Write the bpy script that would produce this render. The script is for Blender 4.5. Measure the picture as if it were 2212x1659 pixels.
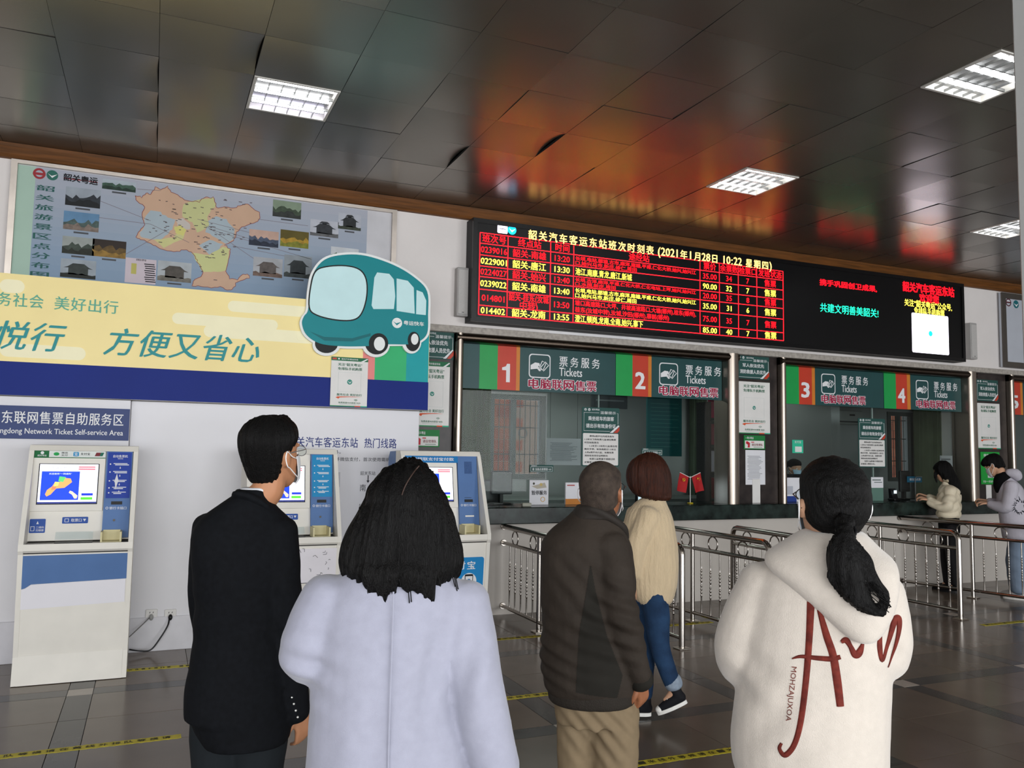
import bpy, math, random
import numpy as np
from mathutils import Vector, Matrix, noise
from mathutils.bvhtree import BVHTree
random.seed(7)
for o in list(bpy.data.objects): bpy.data.objects.remove(o)
SC = bpy.context.scene; COL = SC.collection
PI = math.pi

# ---------------------------------------------------------------- camera
CX, CY, FPX, EYE = 1106.0, 829.5, 1785.0, 1.6
MW = np.array([[0.91715, 0.04735, 0.39571], [-0.39814, 0.06688, 0.91488], [0.01686, -0.99664, 0.08019]])
def _ortho():
    v1 = np.array([329-CX, 960-CY, FPX]); v2 = np.array([5242-CX, 1043-CY, FPX])
    Y = v1/np.linalg.norm(v1); X = v2-Y*np.dot(Y, v2); X /= np.linalg.norm(X); Z = np.cross(X, Y)
    if Z[1] > 0: Z = -Z
    return np.stack([X, Y, Z])
MW = _ortho()
cam = bpy.data.cameras.new('camera'); camo = bpy.data.objects.new('camera', cam); COL.objects.link(camo)
R = Matrix(((MW[0][0], -MW[0][1], -MW[0][2]), (MW[1][0], -MW[1][1], -MW[1][2]), (MW[2][0], -MW[2][1], -MW[2][2])))
camo.matrix_world = Matrix.Translation((0, 0, EYE)) @ R.to_4x4()
cam.sensor_fit = 'HORIZONTAL'; cam.sensor_width = 36.0; cam.lens = 36.0*FPX/2212.0
cam.clip_start = 0.05; cam.clip_end = 200
SC.camera = camo
def ray(px, py): return MW @ np.array([px-CX, py-CY, FPX])
def at(px, py, Y):            # a pixel of the photograph to (x, z) on the wall-parallel plane at depth Y
    r = ray(px, py); t = Y/r[1]; return float(t*r[0]), float(EYE+t*r[2])

# ---------------------------------------------------------------- world, light, exposure
SC.view_settings.view_transform = 'Standard'; SC.view_settings.look = 'None'
SC.view_settings.gamma = 1.0; SC.view_settings.use_curve_mapping = False
SC.view_settings.exposure = 0.12
w = bpy.data.worlds.new('world'); SC.world = w; w.use_nodes = True
bg = w.node_tree.nodes['Background']; bg.inputs[0].default_value = (0.80, 0.88, 1.0, 1); bg.inputs[1].default_value = 1.0
def area(name, loc, rot, sx, sy, power, col=(1, 1, 1)):
    l = bpy.data.lights.new(name, 'AREA'); l.shape = 'RECTANGLE'; l.size = sx; l.size_y = sy; l.energy = power; l.color = col
    o = bpy.data.objects.new(name, l); COL.objects.link(o); o.location = loc; o.rotation_euler = rot; return o
# daylight entering through the glazed rear front (behind the camera); second area light at the windowless left wall
area('daylight_rear', (3.0, -6.2, 1.9), (math.radians(90), 0, 0), 15.0, 2.9, 1150, (0.97, 0.985, 1.0))
area('area_light_left', (-4.85, -2.5, 1.8), (math.radians(90), 0, math.radians(-90)), 5.5, 2.6, 150, (0.9, 0.95, 1.0))
# fluorescent light inside the ticket office
area('office_light', (4.3, 9.4, 2.72), (0, 0, 0), 2.4, 0.5, 16, (0.93, 1, 0.95))
area('office_light', (8.2, 9.4, 2.72), (0, 0, 0), 2.0, 0.5, 6, (0.93, 1, 0.95))

# ---------------------------------------------------------------- materials
def lin(h):
    h = h.lstrip('#'); o = []
    for i in (0, 2, 4):
        c = int(h[i:i+2], 16)/255; o.append(c/12.92 if c <= 0.04045 else ((c+0.055)/1.055)**2.4)
    return o
MATS = {}
def M(hexc, rough=0.5, metal=0.0, var=0.06, scale=6.0, bump=0.0, bscale=60.0, emit=0.0, sheen=0.0, spec=0.25, stretch=None, hex2=None, name=None):
    key = (hexc, rough, metal, var, scale, bump, bscale, emit, sheen, spec, stretch, hex2)
    if key in MATS: return MATS[key]
    m = bpy.data.materials.new(name or 'mat_'+hexc.strip('#')); m.use_nodes = True; nt = m.node_tree; b = nt.nodes['Principled BSDF']
    c = lin(hexc)
    b.inputs['Roughness'].default_value = rough; b.inputs['Metallic'].default_value = metal
    b.inputs['Specular IOR Level'].default_value = spec
    if sheen: b.inputs['Sheen Weight'].default_value = sheen
    tc = nt.nodes.new('ShaderNodeTexCoord'); mp = nt.nodes.new('ShaderNodeMapping')
    nt.links.new(tc.outputs['Object'], mp.inputs[0])
    if stretch: mp.inputs['Scale'].default_value = stretch
    n = nt.nodes.new('ShaderNodeTexNoise'); n.inputs['Scale'].default_value = scale; n.inputs['Detail'].default_value = 4
    nt.links.new(mp.outputs[0], n.inputs['Vector'])
    r = nt.nodes.new('ShaderNodeMapRange'); r.inputs[1].default_value = 0.3; r.inputs[2].default_value = 0.7
    mx = nt.nodes.new('ShaderNodeMix'); mx.data_type = 'RGBA'
    lo = [x*(1-var) for x in c] if hex2 is None else lin(hex2); hi = [min(1, x*(1+var)) for x in c] if hex2 is None else c
    mx.inputs[6].default_value = (*lo, 1); mx.inputs[7].default_value = (*hi, 1)
    nt.links.new(n.outputs['Fac'], r.inputs[0]); nt.links.new(r.outputs[0], mx.inputs[0]); nt.links.new(mx.outputs[2], b.inputs['Base Color'])
    if bump:
        n2 = nt.nodes.new('ShaderNodeTexNoise'); n2.inputs['Scale'].default_value = bscale; n2.inputs['Detail'].default_value = 3
        nt.links.new(mp.outputs[0], n2.inputs['Vector'])
        bp = nt.nodes.new('ShaderNodeBump'); bp.inputs['Strength'].default_value = bump; bp.inputs['Distance'].default_value = 0.01
        nt.links.new(n2.outputs['Fac'], bp.inputs['Height']); nt.links.new(bp.outputs[0], b.inputs['Normal'])
    if emit:
        b.inputs['Emission Color'].default_value = (*c, 1); b.inputs['Emission Strength'].default_value = emit
    MATS[key] = m; return m
def glass_mat(name, tint=(0.86, 0.895, 0.885), base=.008, edge=.40, rough=0.02):      # thin sheet: clear, with a reflection that grows towards grazing angles
    m = bpy.data.materials.new(name); m.use_nodes = True; nt = m.node_tree; nt.nodes.clear()
    o = nt.nodes.new('ShaderNodeOutputMaterial'); t = nt.nodes.new('ShaderNodeBsdfTransparent'); g = nt.nodes.new('ShaderNodeBsdfGlossy')
    f = nt.nodes.new('ShaderNodeLayerWeight'); f.inputs[0].default_value = .5; p = nt.nodes.new('ShaderNodeMath'); p.operation = 'POWER'; p.inputs[1].default_value = 4
    q = nt.nodes.new('ShaderNodeMath'); q.operation = 'MULTIPLY_ADD'; q.inputs[1].default_value = edge; q.inputs[2].default_value = base; mx = nt.nodes.new('ShaderNodeMixShader')
    t.inputs[0].default_value = (*tint, 1); g.inputs['Roughness'].default_value = rough
    nt.links.new(f.outputs['Facing'], p.inputs[0]); nt.links.new(p.outputs[0], q.inputs[0]); nt.links.new(q.outputs[0], mx.inputs[0]); nt.links.new(t.outputs[0], mx.inputs[1]); nt.links.new(g.outputs[0], mx.inputs[2]); nt.links.new(mx.outputs[0], o.inputs[0]); return m
GLASS = glass_mat('window_glass')
ACRYL = glass_mat('clear_plastic', (0.93, 0.96, 0.97), .03, .3, 0.05)

# ---------------------------------------------------------------- mesh builder
class Plane:
    def __init__(s, O, U=(1, 0, 0), V=(0, 0, 1)):
        s.O = Vector(O); s.U = Vector(U).normalized(); s.V = Vector(V).normalized(); s.N = s.U.cross(s.V)
    def p(s, u, v, d=0.0): return s.O + s.U*u + s.V*v + s.N*d
class MB:
    def __init__(s): s.v = []; s.f = []
    def add(s, vs, fs):
        k = len(s.v); s.v += [tuple(a) for a in vs]; s.f += [tuple(i+k for i in f) for f in fs]; return s
    def box(s, x0, x1, y0, y1, z0, z1):
        vs = [(x, y, z) for z in (z0, z1) for y in (y0, y1) for x in (x0, x1)]
        return s.add(vs, [(0, 2, 3, 1), (4, 5, 7, 6), (0, 1, 5, 4), (2, 6, 7, 3), (0, 4, 6, 2), (1, 3, 7, 5)])
    def bbox(s, x0, x1, y0, y1, z0, z1, b=0.004):
        # box with chamfered vertical and horizontal edges
        pts = []
        for (z, k) in ((z0, b), (z0+b, 0), (z1-b, 0), (z1, b)):
            pts.append([(x0+b+k, y0+k, z), (x1-b-k, y0+k, z), (x1-k, y0+b+k, z), (x1-k, y1-b-k, z), (x1-b-k, y1-k, z), (x0+b+k, y1-k, z), (x0+k, y1-b-k, z), (x0+k, y0+b+k, z)])
        vs = [p for r in pts for p in r]; fs = [tuple(range(7, -1, -1)), tuple(range(24, 32))]
        for r in range(3):
            for i in range(8): j = (i+1) % 8; fs.append((r*8+i, r*8+j, r*8+8+j, r*8+8+i))
        return s.add(vs, fs)
    def pbox(s, pl, u0, u1, v0, v1, d0, d1):
        return s.ppoly(pl, [(u0, v0), (u1, v0), (u1, v1), (u0, v1)], d0, d1)
    def ppoly(s, pl, pts, d0, d1):
        n = len(pts); vs = [pl.p(u, v, d0) for u, v in pts]+[pl.p(u, v, d1) for u, v in pts]
        fs = [tuple(range(n-1, -1, -1)), tuple(range(n, 2*n))]+[(i, (i+1) % n, n+(i+1) % n, n+i) for i in range(n)]
        return s.add(vs, fs)
    def rrect(s, pl, u0, u1, v0, v1, r, d0, d1, k=4):
        pts = []
        for (cu, cv, a) in ((u1-r, v0+r, -PI/2), (u1-r, v1-r, 0), (u0+r, v1-r, PI/2), (u0+r, v0+r, PI)):
            for i in range(k+1): t = a+PI/2*i/k; pts.append((cu+r*math.cos(t), cv+r*math.sin(t)))
        return s.ppoly(pl, pts, d0, d1)
    def frame(s, pl, u0, u1, v0, v1, t, d0, d1):
        s.pbox(pl, u0, u1, v0, v0+t, d0, d1); s.pbox(pl, u0, u1, v1-t, v1, d0, d1)
        s.pbox(pl, u0, u0+t, v0+t, v1-t, d0, d1); return s.pbox(pl, u1-t, u1, v0+t, v1-t, d0, d1)
    def disc(s, pl, u, v, r, d0, d1, n=24, ry=None):
        ry = ry or r; return s.ppoly(pl, [(u+r*math.cos(2*PI*i/n), v+ry*math.sin(2*PI*i/n)) for i in range(n)], d0, d1)
    def ring(s, pl, u, v, r0, r1, d0, d1, n=28, a0=0, a1=2*PI):
        full = abs(a1-a0-2*PI) < 1e-6; m = n if full else n+1
        vs = []
        for i in range(m):
            t = a0+(a1-a0)*i/n; c, q = math.cos(t), math.sin(t)
            vs += [pl.p(u+r0*c, v+r0*q, d1), pl.p(u+r1*c, v+r1*q, d1), pl.p(u+r1*c, v+r1*q, d0), pl.p(u+r0*c, v+r0*q, d0)]
        fs = []
        for i in range(n):
            a = 4*i; b = 4*((i+1) % m)
            for k in range(4): fs.append((a+k, a+(k+1) % 4, b+(k+1) % 4, b+k))
        return s.add(vs, fs)
    def stroke(s, pl, pts, w, d0, d1):      # flat ribbon along a polyline
        P = [Vector(p) for p in pts]; n = len(P); L = []; Rr = []
        for i in range(n):
            t = (P[min(i+1, n-1)]-P[max(i-1, 0)]).normalized(); nn = Vector((-t.y, t.x)); ww = w[i] if isinstance(w, (list, tuple)) else w
            L.append(P[i]+nn*ww/2); Rr.append(P[i]-nn*ww/2)
        for i in range(n-1): s.ppoly(pl, [Rr[i], Rr[i+1], L[i+1], L[i]], d0, d1)
        return s
    def tube(s, pts, r, n=10, caps=True, closed=False):
        P = [Vector(p) for p in pts]; m = len(P)
        t0 = (P[1]-P[0]).normalized(); up = Vector((0, 0, 1)) if abs(t0.z) < 0.9 else Vector((1, 0, 0))
        a = t0.cross(up).normalized(); vs = []; 
        for i in range(m):
            if closed: t = (P[(i+1) % m]-P[i-1]).normalized()
            else: t = (P[min(i+1, m-1)]-P[max(i-1, 0)]).normalized()
            a = (a-t*a.dot(t)).normalized(); b = t.cross(a); rr = r[i] if isinstance(r, (list, tuple)) else r
            for k in range(n): q = 2*PI*k/n; vs.append(P[i]+(a*math.cos(q)+b*math.sin(q))*rr)
        fs = []
        for i in range(m if closed else m-1):
            j = (i+1) % m
            for k in range(n): l = (k+1) % n; fs.append((i*n+k, i*n+l, j*n+l, j*n+k))
        if caps and not closed: fs += [tuple(range(n-1, -1, -1)), tuple(range((m-1)*n, m*n))]
        return s.add(vs, fs)
    def sphere(s, c, r, n=12, m=8, sc=(1, 1, 1)):
        vs = [(c[0], c[1], c[2]-r*sc[2])]
        for i in range(1, m):
            a = -PI/2+PI*i/m
            for k in range(n): q = 2*PI*k/n; vs.append((c[0]+r*sc[0]*math.cos(a)*math.cos(q), c[1]+r*sc[1]*math.cos(a)*math.sin(q), c[2]+r*sc[2]*math.sin(a)))
        vs.append((c[0], c[1], c[2]+r*sc[2])); L = len(vs)-1; fs = []
        for k in range(n):
            l = (k+1) % n; fs.append((0, 1+l, 1+k)); fs.append((L, 1+(m-2)*n+k, 1+(m-2)*n+l))
            for i in range(m-2): fs.append((1+i*n+k, 1+i*n+l, 1+(i+1)*n+l, 1+(i+1)*n+k))
        return s.add(vs, fs)
    def text(s, pl, txt, u0, u1, v0, v1, d=0.001, bold=0.0, vert=False, shear=0.0):
        vs, fs = glyphs(txt, bold, shear); xs = vs[:, 0]; ys = vs[:, 1]
        x0, x1, y0, y1 = xs.min(), xs.max(), ys.min(), ys.max()
        su = (u1-u0)/(x1-x0); sv = (v1-v0)/(y1-y0)
        return s.add([pl.p(u0+(x-x0)*su, v0+(y-y0)*sv, d+e) for x, y, e in vs], fs)
    def textr(s, pl, txt, u0, vb, h, d=0.001, bold=0.0, ratio=1.0, align='l', width=None):   # natural proportions, h = em height
        vs, fs = glyphs(txt, bold, 0.0); x0, x1 = vs[:, 0].min(), vs[:, 0].max(); wd = (x1-x0)*h*ratio
        if width: ratio *= width/wd; wd = width
        off = u0 if align == 'l' else (u0-wd/2 if align == 'c' else u0-wd)
        return s.add([pl.p(off+(x-x0)*h*ratio, vb+y*h, d+e) for x, y, e in vs], fs)
    def mesh(s, name):
        me = bpy.data.meshes.new(name); me.from_pydata(s.v, [], s.f); me.update(); return me
    def obj(s, name, mat, parent=None, smooth=False, loc=None):
        me = s.mesh(name); o = bpy.data.objects.new(name, me); COL.objects.link(o)
        if mat: me.materials.append(mat)
        if smooth:
            me.polygons.foreach_set('use_smooth', [True]*len(me.polygons))
            try: me.set_sharp_from_angle(angle=math.radians(40))
            except Exception: pass
        if parent: o.parent = parent
        if loc: o.location = loc
        if any(q in name for q in ('lettering', 'print', 'number', 'mark', 'emblem', 'grid_lines', 'badge', 'pictogram', 'line', 'stroke', 'outline', 'streak', 'photo')) and parent: o['kind'] = 'stuff'
        return o
_G = {}
def glyphs(txt, bold=0.0, shear=0.0):
    k = (txt, bold, shear)
    if k not in _G:
        cu = bpy.data.curves.new('t', 'FONT'); cu.body = txt; cu.resolution_u = 2; cu.size = 1; cu.shear = shear
        o = bpy.data.objects.new('t', cu); me = bpy.data.meshes.new_from_object(o)
        v = np.array([q.co[:2] for q in me.vertices]); f = [tuple(p.vertices) for p in me.polygons]
        if not bold: v = np.column_stack([v, np.zeros(len(v))])
        if bold:                        # heavier strokes: the outline laid down again a little to each side
            sh = [(-1, -.5), (1, .5)] if bold < .03 else [(-1, -.6), (1, .6), (-.7, .7), (.7, -.7)]
            if bold > .06: sh = [(math.cos(a*PI/4), math.sin(a*PI/4)) for a in range(8)]
            L = len(v); v = v[:, :2]; v = np.concatenate([np.column_stack([v+np.array(q)*bold, np.full(L, j_*.00035)]) for j_, q in enumerate(sh)]); f = [tuple(i+L*k_ for i in p) for k_ in range(len(sh)) for p in f]
        bpy.data.objects.remove(o); bpy.data.meshes.remove(me); bpy.data.curves.remove(cu); _G[k] = (v, f)
    return _G[k]
def empty(name, loc=(0, 0, 0), rz=0.0):
    o = bpy.data.objects.new(name, None); COL.objects.link(o); o.location = loc; o.rotation_euler = (0, 0, rz); o.empty_display_size = 0.1; return o
def tag(o, label, cat, group=None):
    o['label'] = label; o['category'] = cat
    if group: o['group'] = group
    return o
def thing(name, label, cat, loc=(0, 0, 0), rz=0.0, group=None): return tag(empty(name, loc, rz), label, cat, group)
def struct(o): o['kind'] = 'structure'; return o
def inst(src, name, loc, rot=None, parent=None, scale=None):
    o = bpy.data.objects.new(name, src.data); COL.objects.link(o); o.location = loc
    if rot: o.rotation_euler = rot
    if scale: o.scale = scale
    if parent: o.parent = parent
    return o
def copy_tree(o, parent=None, loc=None):
    c = o.copy(); COL.objects.link(c)
    if parent: c.parent = parent
    if loc: c.location = loc
    for ch in list(o.children): copy_tree(ch, c)
    return c

# ---------------------------------------------------------------- shared materials
WALLP = M('#e4dedb', 0.6, var=0.05, scale=1.5, bump=0.15, bscale=30, name='painted_plaster')
LOWW = M('#c9c2ba', 0.35, var=0.05, scale=1.2, bump=0.05, name='glazed_wall_tile')
WOOD = M('#74461c', 0.5, var=0.3, scale=5, stretch=(0.6, 8, 8), hex2='#523212', bump=0.1, bscale=40, name='varnished_wood')
STEEL = M('#978d83', 0.28, 1.0, var=0.08, scale=3, stretch=(1, 1, 0.2), name='polished_steel')
STEELD = M('#50463e', 0.32, 1.0, var=0.15, scale=3, stretch=(0.3, 1, 1), name='dull_steel')
CHROME = M('#a9a39d', 0.16, 1.0, var=0.05, name='chrome_rail')
MARBLE = M('#2a3733', 0.22, var=0.5, scale=9, hex2='#0c1210', name='dark_green_marble')
DKSTONE = M('#3a3230', 0.3, var=0.3, scale=9, hex2='#241f1e', name='brown_stone')
BLACKP = M('#101012', 0.4, name='black_plastic')
WHITEP = M('#e4e2df', 0.5, var=0.03, name='white_sheet')
PAPER = M('#e3e3e8', 0.7, var=0.02, name='paper')
INK = M('#1c1e22', 0.8, var=0.02, name='ink')
TEAL = M('#24494a', 0.35, var=0.08, scale=3, name='dark_teal_vinyl')

# ================================================================ SETTING
YW = 7.58; ZC = 3.992; XL, XR, YR = -4.95, 15.6, -6.5
TX, TY, TP = -0.075, 4.287, 0.566
def visible(x, y, z, m=120):
    q = MW.T @ np.array([x, y, z-EYE])
    if q[2] < 0.2: return False
    u = CX+FPX*q[0]/q[2]; v = CY+FPX*q[1]/q[2]; return -m < u < 2212+m and -m < v < 1659+m
# ---- floor: tile fields between dark inlay bands, white square at each crossing
FT = [M('#6c6055', 0.2, var=0.10, scale=2.2, bump=0.02, bscale=8, name='brown_floor_tile'), M('#665b50', 0.22, var=0.10, scale=2.5, bump=0.02, bscale=8), M('#716458', 0.19, var=0.10, scale=2.0, bump=0.02, bscale=8)]
FB = M('#4a4745', 0.2, var=0.12, scale=5, name='dark_inlay_tile'); FW = M('#b5aca2', 0.25, var=0.06, name='pale_inlay_tile')
fl = struct(MB().box(XL, XR, YR, 11.0, -0.15, -0.012).obj('floor', M('#4c4640', 0.5, var=0.1, name='floor_bed')))
def tilemesh(name, a, b, mats):
    o = []
    mb = MB().bbox(-a/2+0.0015, a/2-0.0015, -b/2+0.0015, b/2-0.0015, -0.012, 0.0, 0.0012)
    for m_ in mats:
        me = mb.mesh(name); me.materials.append(m_); o.append(me)
    return o
tm = tilemesh('floor_tile', 0.59, 0.5233, FT); bxm = tilemesh('inlay_tile', 0.15, 0.5233, [FB]); bym = tilemesh('inlay_tile', 0.59, 0.15, [FB]); sqm = tilemesh('corner_tile', 0.15, 0.15, [FW])
rear = MB()
def put(me, name, x, y):
    if visible(x, y, 0, 160) and y < YW+0.2 and y > 1.9:
        o = bpy.data.objects.new(name, me); COL.objects.link(o); o.parent = fl; o.location = (x, y, 0); return True
    return False
def slab(x, y, a, b):
    if y-b/2 < YW and XL < x < XR: rear.box(x-a/2+0.0015, x+a/2-0.0015, y-b/2+0.0015, y+b/2-0.0015, -0.012, 0)
rearb = MB()
for i in range(-4, 13):
    bx = -0.35+1.33*i
    for j in range(-6, 3):
        by = 4.40+1.72*j
        if by < YR or bx > XR-1: continue
        if not put(sqm[0], 'corner_tile', bx, by): rearb.box(bx-.074, bx+.074, by-.074, by+.074, -0.012, 0)
        for k in range(3):
            y = by+0.075+0.5233*(k+0.5)
            if not put(bxm[0], 'inlay_tile', bx, y): rearb.box(bx-.074, bx+.074, y-.26, y+.26, -0.012, 0) if y < 7.3 else None
            for q in range(2):
                x = bx+0.075+0.59*(q+0.5)
                if not put(random.choice(tm), 'floor_tile', x, y): slab(x, y, 0.59, 0.5233)
        for q in range(2):
            x = bx+0.075+0.59*(q+0.5)
            if not put(bym[0], 'inlay_tile', x, by): rearb.box(x-.294, x+.294, by-.074, by+.074, -0.012, 0)
o = rear.obj('floor_tile', FT[0], fl); o['kind'] = 'stuff'; o = rearb.obj('inlay_tile', FB, fl); o['kind'] = 'stuff'

# ---- ceiling: lay-in metal panels, some sprung
CM = [M(c, r, 0.7, var=0.05, scale=1.5, bump=0.05, bscale=3, name='ceiling_metal') for c, r in (('#7d786f', 0.25), ('#78746c', 0.28), ('#827c73', 0.26))]
FLG = M('#1c1b1a', .7, name='panel_flange_gap_shade')  # same metal as the panels, coloured dark for the shade in the gaps
def flange(me):
    me.materials.append(FLG); k = me['flange']
    for p in list(me.polygons)[k:]: p.material_index = 1
    me.polygons.foreach_set('use_smooth', [i < k for i in range(len(me.polygons))]); me.set_sharp_from_angle(angle=math.radians(25)); me.update()
ce = struct(MB().box(XL, XR, YR, 11.0, ZC+0.05, ZC+0.15).obj('ceiling', M('#141413', 0.9, name='ceiling_void')))  # near-black colour stands for the darkness seen through the panel gaps
def cpanel(seed, ly=TP, bow=None):
    rnd = random.Random(seed); n = 6; vs = []; a = TP/2-0.0012; b = ly/2-0.0012
    amp = rnd.uniform(-0.0035, 0.003); tx_ = rnd.uniform(-.0012, .0012); ty_ = rnd.uniform(-.0012, .0012)
    for j in range(n+1):
        for i in range(n+1):
            s, t = -1+2*i/n, -1+2*j/n; x = s*a; y = t*b
            z = amp*(1-s*s)*(1-t*t)+tx_*s+ty_*t
            if bow is not None:
                wv = (1-t*t)
                if bow == 'L' : z += -0.003*wv*max(0, -s)**3
                else: z += 0.026*wv*max(0, s)**3; x -= 0.006*wv*max(0, s)**3
            vs.append((x, y, z))
    fs = [(j*(n+1)+i, (j+1)*(n+1)+i, (j+1)*(n+1)+i+1, j*(n+1)+i+1) for j in range(n) for i in range(n)]
    # turned-up flange round the edge
    per = [i for i in range(n+1)]+[(j+1)*(n+1)-1 for j in range(1, n+1)]+[n*(n+1)+i for i in range(n-1, -1, -1)]+[j*(n+1) for j in range(n-1, 0, -1)]
    k = len(vs)
    for p in per: x, y, z = vs[p]; vs.append((x*0.9975, y*0.9975, z+0.02))
    L = len(per)
    for q in range(L): fs.append((per[q], per[(q+1) % L], k+(q+1) % L, k+q))
    me = bpy.data.meshes.new('ceiling_panel'); me.from_pydata(vs, [], fs); me.update(); me['flange'] = n*n; return me
PV = []
for q in range(6):
    me = cpanel(q); me.materials.append(CM[q % 3]); PV.append(me)
PN = []
for q in range(2):
    me = cpanel(20+q, YW-7.117); me.materials.append(CM[q]); PN.append(me)
PBL = cpanel(40, bow='L'); PBL.materials.append(CM[0]); PBR = cpanel(41, bow='R'); PBR.materials.append(CM[1])
for me in PV+PN+[PBL, PBR]: flange(me)
BOWL = {(0, 2), (0, 3), (0, 4), (1, 1), (1, 3), (2, 1), (3, 1), (4, 1), (4, 3), (5, 2)}
LAMPS = [(1, 2), (8, 2), (8, -2), (14, 2)]
for i in range(-8, 27):
    for k in range(-5, 6):
        x = TX+TP*(i+0.5); y = TY+TP*(k+0.5); narrow = (k == 5)
        if narrow: y = (7.117+YW)/2
        if (i, k) in LAMPS: continue
        if not visible(x, y, ZC, 70) or x > 13.2: continue
        if narrow: me = PN[random.randrange(2)]
        elif (i, k) in BOWL: me = PBL
        elif (i+1, k) in BOWL: me = PBR
        else: me = PV[random.randrange(6)]
        o = bpy.data.objects.new('ceiling_panel', me); COL.objects.link(o); o.parent = ce
        o.location = (x, y, ZC+random.uniform(0, 0.0015)); o.rotation_euler = (random.uniform(-.004, .004), random.uniform(-.004, .004), 0)
rc = MB()
for i in range(-9, 28):
    for k in range(-19, 6):
        x = TX+TP*(i+0.5); y = TY+TP*(k+0.5)
        if (i, k) in LAMPS: continue
        if visible(x, (7.117+YW)/2 if k == 5 else y, ZC, 70) and k >= -5 and -8 <= i and x <= 13.2: continue
        y1 = min(y+TP/2, YW)-0.0012
        if x-TP/2 < XL or x+TP/2 > XR or y-TP/2 < YR: continue
        rc.box(x-TP/2+.0012, x+TP/2-.0012, y-TP/2+.0012, y1, ZC, ZC+0.02)
o = rc.obj('ceiling_panel', CM[0], ce); o['kind'] = 'stuff'

# ---- troffer lamps
TUBE = M('#ffffff', 0.4, emit=12.0, name='lit_fluorescent_tube'); TUBE2 = M('#eeeaff', 0.4, emit=8.0, name='lit_fluorescent_tube_cool')
REFL = M('#8d8e8e', 0.3, 0.8, var=0.02, name='lamp_reflector')
def troffer(loc, label, tubes):
    t = thing('ceiling_light', label, 'ceiling light', loc, 0, 'square troffer lights in the ceiling'); h = TP/2-0.004
    m = MB()
    m.box(-h, h, -h, -h+.018, -.006, .045); m.box(-h, h, h-.018, h, -.006, .045); m.box(-h, -h+.018, -h+.018, h-.018, -.006, .045); m.box(h-.018, h, -h+.018, h-.018, -.006, .045)
    m.obj('frame', M('#d8d6d0', 0.35, name='white_metal'), t)
    m = MB(); m.box(-h+.018, h-.018, -h+.018, h-.018, .04, .046); m.obj('reflector', REFL, t)
    for q, y in enumerate((-h*2/3, 0, h*2/3)):
        MB().tube([(-h+.03, y, .026), (h-.03, y, .026)], 0.0105, 10).obj('tube', TUBE if tubes[q] else TUBE2, t, True)
    for q in range(1, 6):
        x = -h+.018+(2*h-.036)*q/6; MB().box(x-.0015, x+.0015, -h+.018, h-.018, -.004, .014).obj('louvre_fin', REFL, t)
    for y in (-h/3, h/3):
        MB().ppoly(Plane((-h+.018, y, -.004), (1, 0, 0), (0, 0, 1)), [(0, 0), (2*h-.036, 0), (2*h-.036, .02), (0, .02)], -.004, .004).obj('louvre_blade', REFL, t)
    return t
names = ['square louvred ceiling light nearest the left side, above the map board', 'louvred ceiling light just above the red departure board', 'brightest louvred ceiling light, cut by the white pillar at the top right', 'small distant louvred ceiling light beyond the far end of the departure board']
for (i, k), nm, tb in zip(LAMPS, names, ((1, 1, 0), (1, 1, 1), (1, 1, 1), (1, 1, 1))):
    troffer((TX+TP*(i+.5), TY+TP*(k+.5), ZC), nm, tb)

# ---- walls
wb = MB()
wb.box(XL, 2.20, YW, YW+.25, 0, ZC)                     # left stretch behind the self-service area
wb.box(2.20, XR, YW, YW+.35, 2.735, ZC)                 # above the ticket windows
wb.box(2.20, 2.24, YW, YW+.35, 0.0, 2.735)
struct(wb.obj('wall_back', WALLP))
struct(MB().box(2.25, XR, YW, YW+.2, 0, 0.885).obj('wall_counter', LOWW))
struct(MB().box(XL-.2, XL, YR, 7.8, 0, ZC+.1).obj('wall_left', WALLP))
struct(MB().box(XR, XR+.2, YR, 11, 0, ZC+.1).obj('wall_right', WALLP))
rw = MB(); rw.box(XL, XR, YR-.2, YR, 0, .3); rw.box(XL, XR, YR-.2, YR, 3.4, ZC+.1)
for x in (XL, 0.0, 5.0, 10.0, XR-.5): rw.box(x, x+.5, YR-.2, YR, .3, 3.4)
rw = struct(rw.obj('wall_rear', WALLP))
for n_, (x0, x1) in enumerate(((XL+.5, 0), (.5, 5), (5.5, 10), (10.5, XR-.5))):
    wf = MB(); pl = Plane((0, YR-.1, 0)); wf.frame(pl, x0, x1, .3, 3.4, .06, -.03, .03); wf.pbox(pl, (x0+x1)/2-.03, (x0+x1)/2+.03, .36, 3.34, -.03, .03)
    wo = struct(wf.obj('window_%d' % (n_+6), M('#8a8c8e', .4, .6, name='aluminium')))
    MB().pbox(pl, x0+.06, x1-.06, .36, 3.34, -.004, .004).obj('pane', GLASS, wo)
# lower wall trim line and pillars between the ticket windows
for n_, (x0, x1) in enumerate(((2.24, 2.66), (6.06, 6.655), (9.93, 10.58), (14.1, 14.8))):
    p = MB(); p.bbox(x0, x1, YW+.01, YW+.34, .885, 2.735, .006); struct(p.obj('trim_%d' % (n_+2), DKSTONE))
cor = MB(); cor.ppoly(Plane((XL, YW, 3.872), (0, 1, 0), (0, 0, 1)), [(0, 0), (-.035, .004), (-.05, .03), (-.05, .095), (-.06, .119), (0, .119)], 0, XR-XL)
struct(cor.obj('trim_1', WOOD))
struct(MB().bbox(3.168, 3.75, 1.65, 2.2, 0, ZC, .01).obj('trim_6', M('#b9bab9', 0.5, var=0.02, name='pillar_cladding')))
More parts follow.
